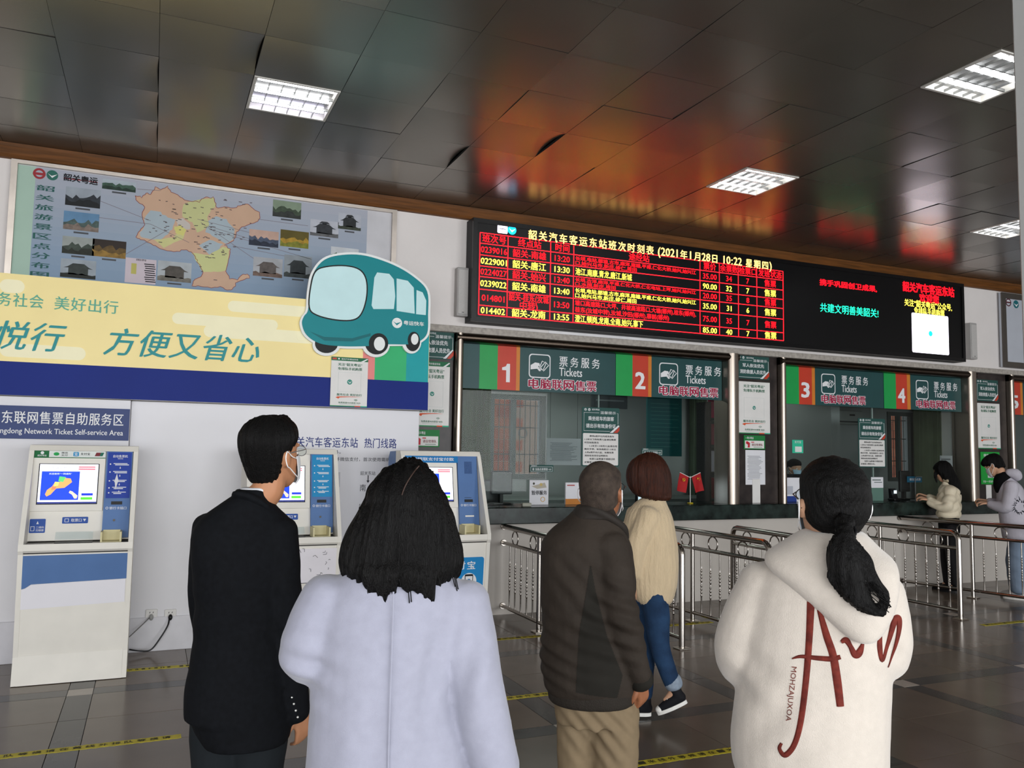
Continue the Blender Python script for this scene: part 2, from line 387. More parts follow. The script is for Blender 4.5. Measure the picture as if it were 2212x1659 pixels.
# repaired plaster strip below the departure board
pl = Plane((0, YW, 0))
x0, z0 = at(1185, 722, YW); x1, z1 = at(1480, 745, YW)
m = MB(); m.pbox(pl, x0, x1, 2.775, 2.865, 0, .006); struct(m.obj('trim_7', M('#e9e7e8', .4, name='white_patch')))
m = MB(); m.bbox(2.24, XR, YW-.055, YW, 2.735, 2.80, .004); struct(m.obj('trim_8', M('#a8a199', .5, var=.2, scale=30, name='speckled_ledge')))

# ================================================================ SIGNS, TICKET WINDOWS
def bx4(a, b, Y):                      # top-left and bottom-right corner in the photograph -> x0, x1, z0, z1 at depth Y
    x0, z1 = at(a[0], a[1], Y); x1, z0 = at(b[0], b[1], Y); return x0, x1, z0, z1
def P(h, **k): return M(h, k.pop('rough', 0.5), var=k.pop('var', 0.03), name='print', **k)
class Sheet:
    """a flat board or paper; parts are drawn in fractions of its width (from the left) and height (from the top)"""
    def __init__(s, name, label, cat, box, Y, mat, thk=0.004, group=None, board='board', rnd=0.0):
        x0, x1, z0, z1 = box; s.W = x1-x0; s.H = z1-z0; s.t = thing(name, label, cat, (x0, Y, z0), 0, group); s.pl = Plane((0, -thk, 0)); s.parts = {}
        m = MB()
        if rnd: m.rrect(s.pl, 0, s.W, 0, s.H, rnd, -thk, 0)
        else: m.pbox(s.pl, 0, s.W, 0, s.H, -thk, 0)
        m.obj(board, mat, s.t)
    def mb(s, name, mat):
        k = (name, mat.name)
        if k not in s.parts: s.parts[k] = (MB(), name, mat)
        return s.parts[k][0]
    def c(s, u, v): return u*s.W, (1-v)*s.H
    def rect(s, name, mat, u0, v0, u1, v1, d=.001):
        s.mb(name, mat).pbox(s.pl, u0*s.W, u1*s.W, (1-v1)*s.H, (1-v0)*s.H, 0, d); return s
    def poly(s, name, mat, pts, d=.001): s.mb(name, mat).ppoly(s.pl, [s.c(*p) for p in pts][::-1], 0, d); return s
    def line(s, name, mat, pts, w, d=.002): s.mb(name, mat).stroke(s.pl, [s.c(*p) for p in pts], w, 0, d); return s
    def txt(s, name, mat, t, u0, v0, u1, v1, bold=0.0, d=.0025, shear=0.0):
        s.mb(name, mat).text(s.pl, t, u0*s.W, u1*s.W, (1-v1)*s.H, (1-v0)*s.H, d, bold, shear=shear); return s
    def disc(s, name, mat, u, v, r, d=.0015): s.mb(name, mat).disc(s.pl, u*s.W, (1-v)*s.H, r, 0, d, 20); return s
    def frame(s, name, mat, u0, v0, u1, v1, t, d=.0015): s.mb(name, mat).frame(s.pl, u0*s.W, u1*s.W, (1-v1)*s.H, (1-v0)*s.H, t, 0, d); return s
    def end(s):
        for m, n, mat in s.parts.values(): m.obj(n, mat, s.t)
        if s.t.location.y > 8.5:                                     # hung inside the office on two cords from its ceiling
            for u in (.1, .9): MB().tube([(u*s.W, .003, s.H-.01), (u*s.W, .003, 2.861-s.t.location.z)], .002, 5).obj('hanging_cord', INK, s.t)
        s.parts = {}; return s.t
def bird(s, name, disc_mat, mark_mat, u, v, r, d=.0015):        # round badge with a swallow-like stroke
    s.disc(name, disc_mat, u, v, r, d); a = r/s.W; b = r/s.H
    s.poly('badge_mark', mark_mat, [(u-.75*a, v-.3*b), (u-.35*a, v-.15*b), (u-.05*a, v+.2*b), (u+.8*a, v-.35*b), (u+.1*a, v+.6*b), (u-.25*a, v+.25*b)], d+.001)
def crest(s, u, v, r, mat, mat2, d=.0015):                       # oval emblem with a bar
    s.mb('emblem', mat).ring(s.pl, u*s.W, (1-v)*s.H, r*.72, r, 0, d, 20); a = r/s.W; b = r/s.H
    s.rect('emblem', mat, u-a, v-.18*b, u+a, v+.18*b, d+.0005); s.rect('emblem', mat2, u-.6*a, v-.5*b, u+.6*a, v-.25*b, d)

# ---- steel window surrounds
bays = [(2.665, 6.055), (6.66, 9.925), (10.585, 14.09)]
for n_, (a, b) in enumerate(bays):
    w0 = struct(empty('window_%d' % (n_+1), ((a+b)/2, YW, 1.05)))
    def jamb(x0, x1, nm):
        prof = [(x0, YW+.2), (x0, YW-.035)]+[((x0+x1)/2-(x1-x0)/2*math.cos(t*PI/9), YW-.035-min((x1-x0)/2, .055)*math.sin(t*PI/9)) for t in range(1, 9)]+[(x1, YW-.035), (x1, YW+.2)]
        m = MB(); L = len(prof); vs = [(x-(a+b)/2, y-YW, z) for z in (0.0, 1.685) for x, y in prof]
        m.add(vs, [tuple(range(L)), tuple(range(2*L-1, L-1, -1))]+[(i, L+i, L+(i+1) % L, (i+1) % L) for i in range(L)]); m.obj(nm, STEEL, w0, True)
    jamb(a, a+.075, 'steel_jamb'); jamb(b-.155, b, 'steel_jamb')
    m = MB(); prof = [(.2, 1.60), (-.035, 1.60)]+[(-.035-.042*math.sin(t*PI/6), 1.6425-.0425*math.cos(t*PI/6)) for t in range(1, 6)]+[(-.035, 1.685), (.2, 1.685)]
    m.ppoly(Plane((0, 0, 0), (0, 1, 0), (0, 0, 1)), prof, a-(a+b)/2+.0, (b-a)/2); m.obj('steel_lintel', STEELD, w0, True)
    c_ = (a+b)/2
    for q in range(2):
        g0 = a+.08+(b-a-.24)*q/2; g1 = g0+(b-a-.24)/2-.006
        MB().box(g0-c_, g1-c_, .155, .163, .005, 1.6).obj('pane', GLASS, w0)
    MB().box(-.004, .004, .15, .17, .005, 1.6).obj('pane_joint', M('#9fb2ac', .2, name='glass_edge'), w0)
ct = MB(); ct.bbox(2.245, XR-.01, 7.395, 7.98, .89, 1.05, .008)
tag(ct.obj('counter', MARBLE), 'long black-green marble ticket counter running under all the ticket windows', 'counter')

# ---- ticket window signs
SY = YW+.07
def S(px, py=820): return at(px, py, SY)[0]
GRN = M('#1f9a4c', .35, var=.04, name='green_vinyl'); RED = M('#c23f2b', .35, var=.05, name='red_vinyl'); ORG = M('#cf7d2e', .35, name='orange_vinyl'); WHT = M('#e8e8ea', .45, var=.02, name='white_vinyl'); MAG = M('#a3123f', .45, name='crimson_vinyl')
def ticket_sign(num, x0, xg, xr, xo, xt, x1, label, icon_px=None, z0=2.205, z1=2.648):
    W = x1-x0; s = Sheet('ticket_window_sign', label, 'sign', (x0, x1, z0, z1), SY, TEAL, .02, 'numbered ticket signs above the windows'); H = s.H
    f = lambda x: (x-x0)/W
    s.rect('green_band', GRN, f(xg), 0, f(xr), 1); s.rect('red_band', RED, f(xr), 0, f(xo), 1); s.rect('orange_stripe', ORG, f(xo), 0, f(xt), 1)
    wr = xo-xr
    if num == '1': s.poly('window_number', WHT, [(f(xr+wr*a), b) for a, b in ((.46, .82), (.66, .82), (.66, .40), (.50, .40), (.44, .46), (.24, .49), (.24, .55), (.46, .55))], .002)
    else: s.txt('window_number', WHT, num, f(xr+wr*.16), .40, f(xr+wr*.82), .82, .03)
    k = (x1-xt)
    sx = 1.0 if x1 < 6 else .9
    i0 = xt+.10; iw = .245*sx; m = s.mb('pictogram', WHT); pl = s.pl; u0 = i0-x0
    zt, zb = H*.87, H*.87-.245
    def rr(r0, mat, nm, e, d): s.mb(nm, mat).rrect(pl, u0+e, u0+iw-e, zb+e, zt-e, r0, 0, d)
    rr(.035, WHT, 'pictogram', 0, .001); rr(.03, TEAL, 'pictogram_ground', .011, .002)
    cu, cv = u0+iw/2, (zb+zt)/2; q = iw
    m3 = s.mb('pictogram_hand', WHT)
    m3.ppoly(pl, [(cu-.42*q, cv-.16*q), (cu-.42*q, cv+.02*q), (cu-.22*q, cv+.14*q), (cu-.02*q, cv+.12*q), (cu+.0*q, cv+.02*q), (cu-.08*q, cv-.02*q), (cu+.02*q, cv-.14*q), (cu+.06*q, cv-.2*q), (cu-.02*q, cv-.22*q), (cu-.12*q, cv-.12*q), (cu-.28*q, cv-.14*q)][::-1][::-1], 0, .003)
    for dx, rot in ((0, -.45), (.09, -.75)):
        P4 = [(-.10, -.17), (.10, -.17), (.10, .17), (-.10, .17)]; c, sn = math.cos(rot), math.sin(rot)
        pts = [(cu+(.13+dx+ (a*c-b*sn))*q, cv+(.02-dx*.3+(a*sn+b*c))*q) for a, b in P4]
        m3.stroke(pl, pts+[pts[0]], .009, 0, .003)
    tx = u0+iw+.10
    for a, ch in enumerate('票务服务'):
        m.text(pl, ch, tx+a*.128*sx, tx+(a*.128+.098)*sx, H*.61, H*.61+.105, .0025, .012)
    m.text(pl, 'Tickets', tx, tx+.27*sx, H*.39, H*.39+.088, .0025, .012)
    w_ = .80*sx
    for a, ch in enumerate('电脑联网售票'):
        c0 = u0-.005+a*w_/6
        s.mb('lettering_outline', WHT).text(pl, ch, c0-.006, c0+w_/6*.93+.006, H*.06-.004, H*.06+.112, .0015, .07)
        s.mb('crimson_lettering', MAG).text(pl, ch, c0, c0+w_/6*.93, H*.06, H*.06+.106, .0055, .028)
    return s.end()
ticket_sign('1', S(988), S(1033.4), S(1072.7), S(1113), S(1120.8), S(1327), 'first ticket sign from the left, with the white figure 1 on red')
ticket_sign('2', S(1328), S(1328), S(1364), S(1398), S(1405), 5.895, 'second ticket sign from the left, above the shaven-headed man and the cream sweater')
ticket_sign('3', 6.745, S(1693), S(1723), S(1751), S(1757.5), S(1905), 'third ticket sign from the left, just right of the pillar posters')
ticket_sign('4', S(1906), S(1906), S(1932), S(1956), S(1963), 9.765, 'fourth ticket sign from the left, ending at the far bright steel column')
ticket_sign('5', 10.67, 10.70, S(2174), S(2200), S(2205), 12.4, 'last ticket sign, cut off at the right edge of the photo')

# ---- LED departure board
LY = 7.40
bxL = bx4((1022, 470), (2085, 782), LY)
lb = thing('departure_board', 'long black departure display with red and yellow timetable rows', 'display board', (bxL[0], LY, bxL[2])); lw, lh = bxL[1]-bxL[0], bxL[3]-bxL[2]
m = MB(); pl = Plane((0, 0, 0)); m.pbox(pl, 0, lw, 0, lh, -.17, -.012); m.obj('casing', M('#141416', .5, name='black_casing'), lb)
m = MB(); m.frame(pl, 0, lw, 0, lh, .045, -.012, .012); m.obj('bezel', M('#0c0c0e', .25, name='black_bezel'), lb)
m = MB(); m.pbox(pl, .045, lw-.045, .045, lh-.045, -.012, 0); m.obj('screen', M('#08080a', .35, var=.02, name='unlit_led_panel'), lb)
LR = M('#ff1420', .5, emit=3.2, var=0, name='red_led'); LRd = M('#e80a18', .5, emit=2.8, var=0, name='red_led_text'); LYw = M('#ffe850', .5, emit=1.9, var=0, name='yellow_led'); LT = M('#ffd070', .5, emit=2.2, var=0, name='warm_led'); LG = M('#20e8b0', .5, emit=1.6, var=0, name='green_led'); LW = M('#f4ecff', .5, emit=2.6, var=0, name='white_led'); LC = M('#18b8e8', .5, emit=1.6, var=0, name='cyan_led')
def lu(px, py): x, z = at(px, py, LY); return x-bxL[0], z-bxL[2]
cols = [lu(1035.4, 590)[0], lu(1096.2, 600)[0], lu(1188.6, 610)[0], lu(1238.5, 620)[0], lu(1512, 650)[0], lu(1554, 655)[0], lu(1595, 660)[0], lu(1635, 665)[0], lu(1692, 670)[0]]
rows = [lu(1035.5, y)[1] for y in (502, 524.8, 550, 574, 597, 624.3, 659, 679.2)]
g = MB()
for c in cols: g.pbox(pl, c-.004, c+.004, rows[-1], rows[0], 0, .002)
for r_ in rows: g.pbox(pl, cols[0], cols[-1], r_-.004, r_+.004, 0, .0022)
g.obj('grid_lines', LR, lb)
TT = {'r': MB(), 'y': MB(), 't': MB(), 'g': MB()}
def cell(k, txt, c, r_, frac=.62, bold=.012, dz=0.0, hh=None):
    x0, x1 = cols[c], cols[c+1]; zt, zb = rows[r_], rows[r_+1]; h = hh or .082; wmax = (x1-x0)*.93
    vs, fs = glyphs(txt, bold); wn = (vs[:, 0].max()-vs[:, 0].min())*h*1.05
    TT[k].textr(pl, txt, (x0+x1)/2, (zt+zb)/2-h*.38+dz, h*1.05, .003, bold, 1.0, 'c', min(wn, wmax))
for c, t_ in enumerate(('班次号', '终点站', '时间', '途经站', '票价', '余票数', '检票口', '发班状态')): cell('r', t_, c, 0)
DATA = [('r', '0239016', '韶关-南雄', '13:20', ('长坝,电站,都塘,古市,麻洋,南雄,平甫,仁化大桥,始兴,始兴江', '口,始兴马市,新庄,修仁,周田'), '35.00', '34', '7'),
        ('y', '0229001', '韶关-唐江', '13:30', ('池江,南康,青龙,唐江,新城',), '90.00', '32', '7'),
        ('r', '0224027', '韶关-始兴', '13:40', ('长坝,古洋,麻洋,平甫,仁化大桥,仁化电站,上坪,始兴,始兴江', '口,水围,新庄,周田'), '20.00', '35', '8'),
        ('y', '0239022', '韶关-南雄', '13:40', ('长坝,电站,都塘,古市,麻洋,南雄,平甫,仁化大桥,始兴,始兴江', '口,始兴马市,新庄,修仁,周田'), '35.00', '31', '6'),
        ('r', '014801', '韶关-桂东(汝城', '13:50', ('塘口高速路口,大坪、井坡高速路口,大塘(郴州),桂东(郴州),', '桂东(汝城中转),汝城,沙田(郴州),寨前(郴州)'), '75.00', '35', '7'),
        ('y', '014402', '韶关-龙南', '13:55', ('澄江,顿岗,龙南,全南,始兴,寨下',), '85.00', '40', '7')]
WF = lu(1506, 650)[0]-cols[3]
for i, (k, no, dest, tm_, via, pr, n1, n2) in enumerate(DATA):
    b = .02 if k == 'y' else .012
    cell(k, no, 0, i+1, bold=b)
    if i == 4: cell(k, dest, 1, i+1, bold=b, dz=.035, hh=.085); cell(k, '中转)', 1, i+1, bold=b, dz=-.045, hh=.085)
    else: cell(k, dest, 1, i+1, bold=b)
    cell(k, tm_, 2, i+1, bold=b); cell(k, pr, 4, i+1, bold=b); cell(k, n1, 5, i+1, bold=b); cell(k, n2, 6, i+1, bold=b); cell(k, '售票', 7, i+1, bold=b)
    for j, line in enumerate(via):
        zt = rows[i+1]; rh = rows[i+1]-rows[i+2]; h = (rh-.018)/2 if len(via) == 2 else .082
        zb = zt-.010-h*(j+1) if len(via) == 2 else zt-(rh+h)/2
        wd = {30: .985, 29: .985}.get(len(line), None); nat = sum(1.0 if ord(q) > 255 else .42 for q in line)*WF/26.5
        TT[k].text(pl, line, cols[3]+.02, cols[3]+.02+min(nat, WF*.975), zb, zb+h*.95, .003, b*.8)
u0, v1 = lu(1139, 497); u1, v0 = lu(1667, 579); zc = v0+.0
title = '韶关汽车客运东站班次时刻表 (2021年1月28日 10:22 星期四)'
u1 = lu(1667, 570)[0]; vb = lu(1139, 517)[1]; nat = [1.0 if ord(c) > 255 else (.34 if c in ' :()' else .52) for c in title]; tot = sum(nat); uu = u0
for ch, n_ in zip(title, nat):
    wd = (u1-u0)*n_/tot
    if ch != ' ': TT['t'].textr(pl, ch, uu+wd*.5, vb+.012, .105 if ord(ch) > 255 else .125, .003, .022, .95, 'c')
    uu += wd
a = lu(1770, 602); b = lu(1894, 632); TT['r'].text(pl, '携手巩固创卫成果,', a[0], b[0], b[1]-.0, a[1]-.0, .003, .03)
a = lu(1771, 650); b = lu(1897, 669); TT['g'].text(pl, '共建文明善美韶关!', a[0], b[0], a[1]-.13, a[1]-.02, .003, .012)
a = lu(1949, 605); b = lu(2061, 632); TT['r'].text(pl, '韶关汽车客运东站', a[0], b[0], a[1]-.14, a[1]-.01, .003, .035)
a = lu(1985, 630); b = lu(2028, 646); TT['r'].text(pl, '欢迎您', a[0], b[0], a[1]-.13, a[1]-.02, .003, .035)
a = lu(1953, 643); b = lu(2056, 665); TT['y'].text(pl, '关注“韶关粤运”公众号,', a[0], b[0], a[1]-.105, a[1]-.01, .003, .02)
a = lu(1974, 661); b = lu(2040, 676); TT['y'].text(pl, '免排队手机购票', a[0], b[0], a[1]-.10, a[1]-.01, .003, .02)
TT['r'].obj('red_lettering', LRd, lb); TT['y'].obj('yellow_lettering', LYw, lb); TT['t'].obj('title_lettering', LT, lb); TT['g'].obj('green_lettering', LG, lb)
a = lu(1969, 675); b = lu(2050, 769); m = MB(); m.rrect(pl, a[0], b[0], b[1]+.01, a[1]-.0, .02, 0, .002); m.obj('white_square', LW, lb)
m = MB(); m.disc(pl, (a[0]+b[0])/2, (a[1]+b[1])/2+.01, .035, .002, .003); m.obj('round_badge', LC, lb)
a = lu(1075, 483); b = lu(1096, 508); m = MB(); m.rrect(pl, a[0], b[0], b[1]+.012, a[1], .01, 0, .002); m.obj('white_badge', LW, lb)
m = MB(); m.pbox(pl, a[0]+.02, b[0]-.02, (a[1]+b[1])/2, (a[1]+b[1])/2+.008, .002, .003); m.obj('badge_print', P('#8a7a98'), lb)
a = lu(1106, 497); m = MB(); m.disc(pl, a[0], a[1], .046, 0, .002); m.obj('round_badge', LC, lb)
m = MB(); m.ppoly(pl, [(a[0]-.03, a[1]+.012), (a[0]-.005, a[1]-.006), (a[0]+.035, a[1]+.012), (a[0]+.0, a[1]-.022)][::-1], .002, .004); m.obj('badge_mark', LW, lb)

# ---- wall column loudspeakers
for (a, b, lab) in (((984, 577), (1013, 685), 'slim light grey column loudspeaker left of the departure board'), ((2089, 697), (2112, 777), 'slim light grey column loudspeaker right of the departure board')):
    x0, x1, z0, z1 = bx4(a, b, YW-.06)
    t = thing('wall_loudspeaker', lab, 'loudspeaker', ((x0+x1)/2, YW, z0)); hw = .062
    MB().bbox(-hw, hw, -.085, 0, 0, z1-z0, .006).obj('cabinet', M('#a9a6a4', .5, name='grey_enamel'), t)
    MB().bbox(-hw+.012, hw-.012, -.091, -.084, .02, z1-z0-.02, .003).obj('grille', M('#b9b6b3', .6, var=.12, scale=250, name='speaker_grille'), t)
    MB().box(-.012, .012, -.0925, -.0905, .035, .04).obj('badge', BLACKP, t)

# ---- notices on the stone pillars and on the glass
DT = M('#27504b', .5, var=.05, name='dark_teal_print'); CRM = M('#d9dcdd', .6, var=.02, name='pale_print')
def notice_top(box, label, lines, Y, grp):
    s = Sheet('notice_board', label, 'notice', box, Y, DT, .005, grp)
    crest(s, .10, .085, .014, CRM, CRM); bird(s, 'round_badge', CRM, DT, .21, .085, .015); s.txt('lettering', CRM, '韶关粤运', .30, .05, .52, .12, .02)
    s.txt('lettering', CRM, '温馨提示', .50, .13, .93, .25, .01)
    fr = [(.47, .2), (.06, .2), (.06, .93), (.80, .93)]; s.line('border_line', CRM, fr, .004); s.line('border_line', CRM, [(.95, .2), (.97, .2), (.97, .62)], .004)
    s.poly('corner_stroke', WHT, [(.72, .97), (.97, .62), (.99, .66), (.80, .97)]); s.poly('corner_stroke', RED, [(.82, .97), (1, .67), (1, .84), (.92, .97)])
    s.txt('lettering', CRM, lines[0], .18, .33, .84, .50, .03); s.txt('lettering', CRM, lines[1], .10, .60, .90, .78, .03)
    return s
def follow_poster(box, label, Y, grp, top=False):
    s = Sheet('follow_us_poster', label, 'poster', box, Y, WHITEP, .005, grp); T_ = M('#2f6d52', .6, name='green_print')
    if top:
        s.rect('green_band', P('#1f6b45'), 0, 0, 1, .075); s.rect('band_emblem', RED, .03, .02, .14, .055, .002); s.disc('round_badge', WHT, .2, .037, .007, .002)
        s.txt('band_lettering', WHT, '韶关汽车客运东站', .27, .022, .72, .055, .01); s.poly('corner_stroke', WHT, [(.80, .075), (.97, .01), (1, .02), (.88, .075)], .002)
    o = .085 if top else .02
    s.txt('lettering', T_, '关注“韶关粤运”', .18, o+.035, .84, o+.095, .02); s.txt('lettering', T_, '免排队手机购票', .18, o+.12, .84, o+.18, .02)
    s.frame('code_panel_border', P('#c9cfcd'), .20, .305, .82, .70, .002); bird(s, 'round_badge', P('#3f8f80'), WHT, .51, .5, .022)
    s.txt('lettering', T_, '服务社会 美好出行', .17, .735, .85, .785, .015)
    s.poly('orange_swoosh', P('#d8552a'), [(.14, .82), (.2, .80), (.6, .795), (.85, .80), (.5, .807), (.25, .82), (.22, .845)], .002)
    for r_ in (.022, .016, .010):
        s.mb('wifi_mark', T_).ring(s.pl, .69*s.W, (1-.895)*s.H, r_*s.W*3-.003, r_*s.W*3, 0, .002, 10, PI*.22, PI*.78)
    s.txt('lettering', T_, '免费高速WiFi体验 WiFi', .22, .905, .82, .94, .01); s.rect('lettering', P('#8fa39b'), .25, .955, .8, .96)
    s.rect('green_foot', P('#2b8a55'), 0, .982, 1, 1); s.rect('orange_foot', P('#d8552a'), .66, .98, .82, 1, .002); s.rect('teal_foot', P('#3ab08a'), .82, .98, 1, 1, .002)
    return s.end()
PY = YW+.008
g1 = 'priority notices on the stone pillars'; g2 = 'follow-us posters on the stone pillars'
L1 = ('军人依法优先', '消防救援人员优先')
notice_top((2.27, 2.655, 2.47, 2.74), 'dark teal priority notice on the first pillar, half hidden behind the big yellow banner', L1, PY, g1).end()
follow_poster((2.262, 2.62, 1.815, 2.445), 'white poster with green heading half hidden by the blue end of the banner', PY, g2, True)
notice_top(bx4((1590, 767), (1661, 821), PY), 'dark teal priority notice at the top of the pillar between windows 2 and 3', L1, PY, g1).end()
follow_poster(bx4((1592, 823), (1663, 938), PY), 'white poster on the pillar between windows 2 and 3', PY, g2)
notice_top(bx4((2107, 819), (2156, 868), PY), 'dark teal priority notice on the pillar beside window 5', L1, PY, g1).end()
follow_poster(bx4((2108, 870), (2161, 970), PY), 'white poster on the pillar beside window 5, above the man in the hood', PY, g2)
def queue_sign(box, label):
    s = Sheet('queue_reminder_sign', label, 'sign', box, PY, P('#1c7a3c'), .006, 'green queue reminder signs on the pillars')
    s.txt('lettering', WHT, '> 粤兴粤运', .08, .10, .45, .28, .01); s.rect('white_field', WHITEP, .05, .38, .95, .93)
    s.poly('red_pictogram', P('#c02032'), [(.10, .45), (.16, .43), (.28, .55), (.27, .88), (.17, .88), (.19, .68), (.10, .60)], .002); s.rect('red_lettering', P('#c02032'), .34, .46, .48, .52, .002)
    s.txt('red_lettering', P('#7a2028'), '请自觉排队', .36, .58, .88, .76, .015); s.rect('small_print', P('#2c6a48'), .45, .83, .86, .86, .002); return s.end()
queue_sign(bx4((1606, 940), (1652, 971), PY), 'small green sign with white field on the pillar between windows 2 and 3')
queue_sign((2.27, 2.53, 1.62, 1.785), 'small green sign with white field low on the first pillar beside the banner')
def a4(box, label, Y, nm='paper_notice', lines=12, mat=PAPER, head=None, grp=None):
    s = Sheet(nm, label, 'paper', box, Y, mat, .0015, grp); rnd = random.Random(int(box[0]*1000))
    g_ = P('#8a8d92')
    if head: s.txt('heading', INK, head, .15, .07, .85, .14, .01)
    for i in range(lines):
        v = .17+.70*i/lines; s.rect('print_lines', g_, .10+(.05 if rnd.random() < .25 else 0), v, .90-rnd.random()*.25, v+.35*.7/lines)
    return s.end()
a4(bx4((1610, 972), (1653, 1047), PY), 'white typed sheet taped to the pillar between windows 2 and 3', PY, lines=18)
t = MB(); t.box(0, .11, -.006, 0, 0, .27); o = t.obj('white_strip', WHITEP, loc=(at(1625, 1088, PY)[0], PY, 1.052)); tag(o, 'plain white vertical strip under the typed sheet on the pillar', 'strip')
t = MB(); t.box(0, .1, -.006, 0, 0, .20); o = t.obj('white_strip', WHITEP, loc=(at(2130, 1070, PY)[0], PY, 1.052)); tag(o, 'plain white vertical strip under the green payment sign on the far pillar', 'strip')
s = Sheet('payment_sign', 'bright green payment sign behind the man in the hood', 'sign', bx4((2117, 976), (2160, 1046), PY), PY, P('#1f9a3c'), .006)
s.txt('lettering', WHT, '微信支付', .15, .06, .7, .15, .01); s.rect('white_field', WHITEP, .1, .22, .85, .42); s.rect('code_field', P('#cfd4d2'), .35, .52, .85, .8); s.txt('lettering', WHT, '扫一扫付款', .1, .88, .8, .95, .01); s.end()
GY = YW+.15
def id_notice(box, label):
    x0, x1, z0, z1 = box; zs = z0+(z1-z0)*.575
    s = Sheet('id_notice', label, 'notice', box, GY, DT, .004, 'long notices hung on the window glass', rnd=.012); s.mb('x', DT); s.parts = {}
    k = .42
    crest(s, .09, .04, .014, CRM, CRM); bird(s, 'round_badge', CRM, DT, .19, .04, .015); s.txt('lettering', CRM, '韶关粤运', .26, .02, .46, .052, .02)
    s.txt('lettering', CRM, '温馨提示', .48, .06, .90, .11, .01)
    s.line('border_line', CRM, [(.45, .09), (.05, .09), (.05, .40), (.74, .40)], .004); s.line('border_line', CRM, [(.93, .09), (.96, .09), (.96, .28)], .004)
    s.poly('corner_stroke', WHT, [(.74, .425), (.97, .29), (1, .31), (.82, .425)]); s.poly('corner_stroke', RED, [(.84, .425), (1, .32), (1, .38), (.95, .425)])
    s.txt('lettering', CRM, '乘坐班车的旅客', .16, .15, .85, .225, .03); s.txt('lettering', CRM, '请出示有效身份证', .10, .275, .90, .35, .03)
    s.mb('white_field', WHITEP).rrect(s.pl, .03*s.W, .97*s.W, .02*s.H, .56*s.H, .01, 0, .001)
    tx = ['  携带6周岁以内或身高为', '1.2米以下的免票儿童请在购票', '时告知售票员', '  1.2米至1.5米的儿童请自觉', '购买半票，如身高超过1.5米以', '上的6周岁内儿童，如需免票', '须持有效身份证明核实', '  免票儿童数量不得超过核', '定载客人数的10%。']
    for i, l in enumerate(tx):
        w_ = sum(1 if ord(c) > 255 else .5 for c in l.strip())/14.2; u = .07+(.13 if l[0] == ' ' else 0)
        s.txt('small_print', INK, l.strip(), u, .472+i*.055, min(.94, u+w_*.88), .505+i*.055, .02, .003)
    return s.end()
id_notice(bx4((1257, 879), (1337, 1008), GY), 'long notice with teal top on the glass of window 2, above the shaven-headed man')
id_notice(bx4((1853, 903), (1913, 1010), GY), 'long notice with teal top on the glass between windows 3 and 4')
def small_plate(box, label, txt):
    s = Sheet('closed_notice_plate', label, 'plate', box, GY, DT, .004, 'small dark plates on the glass', rnd=.008); s.frame('border_line', CRM, .04, .25, .96, .92, .003)
    s.txt('lettering', CRM, '温馨提示', .06, .04, .3, .2, .01); s.txt('lettering', CRM, txt, .10, .42, .9, .78, .02); return s.end()
small_plate(bx4((1144, 1004), (1195, 1020), GY), 'small dark plate on the glass above the suspended-service card', '请 当面点清票款 4.0')
small_plate(bx4((1386, 968), (1431, 984), GY), 'small dark plate on the glass above the woman in the cream sweater', '请 当面点清票款 4.0')

# ================================================================ TICKET OFFICE BEHIND THE GLASS
YB = 10.6
ow = MB(); OW = M('#9c9f9e', .6, var=.05, scale=1.0, name='office_paint')
wx0, wx1, wz0, wz1 = bx4((1062, 855), (1172, 1030), YB); vx0, vx1, vz0, vz1 = bx4((1918, 893), (1971, 1036), YB)
for x0, x1, z0, z1 in ((2.0, wx0, 0, 3.0), (wx0, wx1, 0, wz0), (wx0, wx1, wz1, 3.0), (wx1, vx0, 0, 3.0), (vx0, vx1, 0, vz0), (vx0, vx1, vz1, 3.0), (vx1, XR, 0, 3.0)): ow.box(x0, x1, YB, YB+.2, z0, z1)
struct(ow.obj('wall_office_rear', OW))
m = MB(); m.box(2.0, 2.2, YW+.36, YB, 0, 3.0); struct(m.obj('wall_office_left', OW))
m = MB(); m.box(8.35, 8.5, YW+.9, YB, 0, 3.0); m2 = MB()
struct(m.obj('wall_office_partition', OW))
struct(MB().box(2.0, XR, YW+.34, YB+.2, 2.86, 2.98).obj('ceiling_office', M('#b8bcb8', .6, name='office_ceiling')))
for n_, (x0, x1, z0, z1) in enumerate(((wx0, wx1, wz0, wz1), (vx0, vx1, vz0, vz1))):
    w0 = struct(empty('window_%d' % (n_+4), (x0, YB, z0))); W, H = x1-x0, z1-z0; pl = Plane((0, .02, 0))
    MB().frame(pl, -.03, W+.03, -.03, H+.03, .07, -.03, .04).obj('frame', M('#4d5552', .4, .5, name='grey_aluminium'), w0)
    MB().pbox(pl, W*.42-.03, W*.42+.03, .04, H-.04, -.02, .05).obj('mullion', M('#4d5552', .4, .5), w0)
    MB().pbox(pl, .05, W-.05, .05, H-.05, -.004, .0).obj('pane', GLASS, w0)
    for q in range(9):
        x = .08+(W-.16)*q/8; MB().tube([(x, .1, .03), (x, .1, H-.03)], .006, 6).obj('grille_bar', M('#5e5a54', .5, .5, name='painted_iron'), w0)
    for z in (H*.28, H*.62, H*.9): MB().tube([(.03, .1, z), (W-.03, .1, z)], .008, 6).obj('grille_rail', M('#5e5a54', .5, .5), w0)
    if n_ == 0: MB().ring(Plane((0, .1, 0)), W*.66, H*.55, .055, .07, -.006, .006, 20).obj('grille_ring', M('#5e5a54', .5, .5), w0)
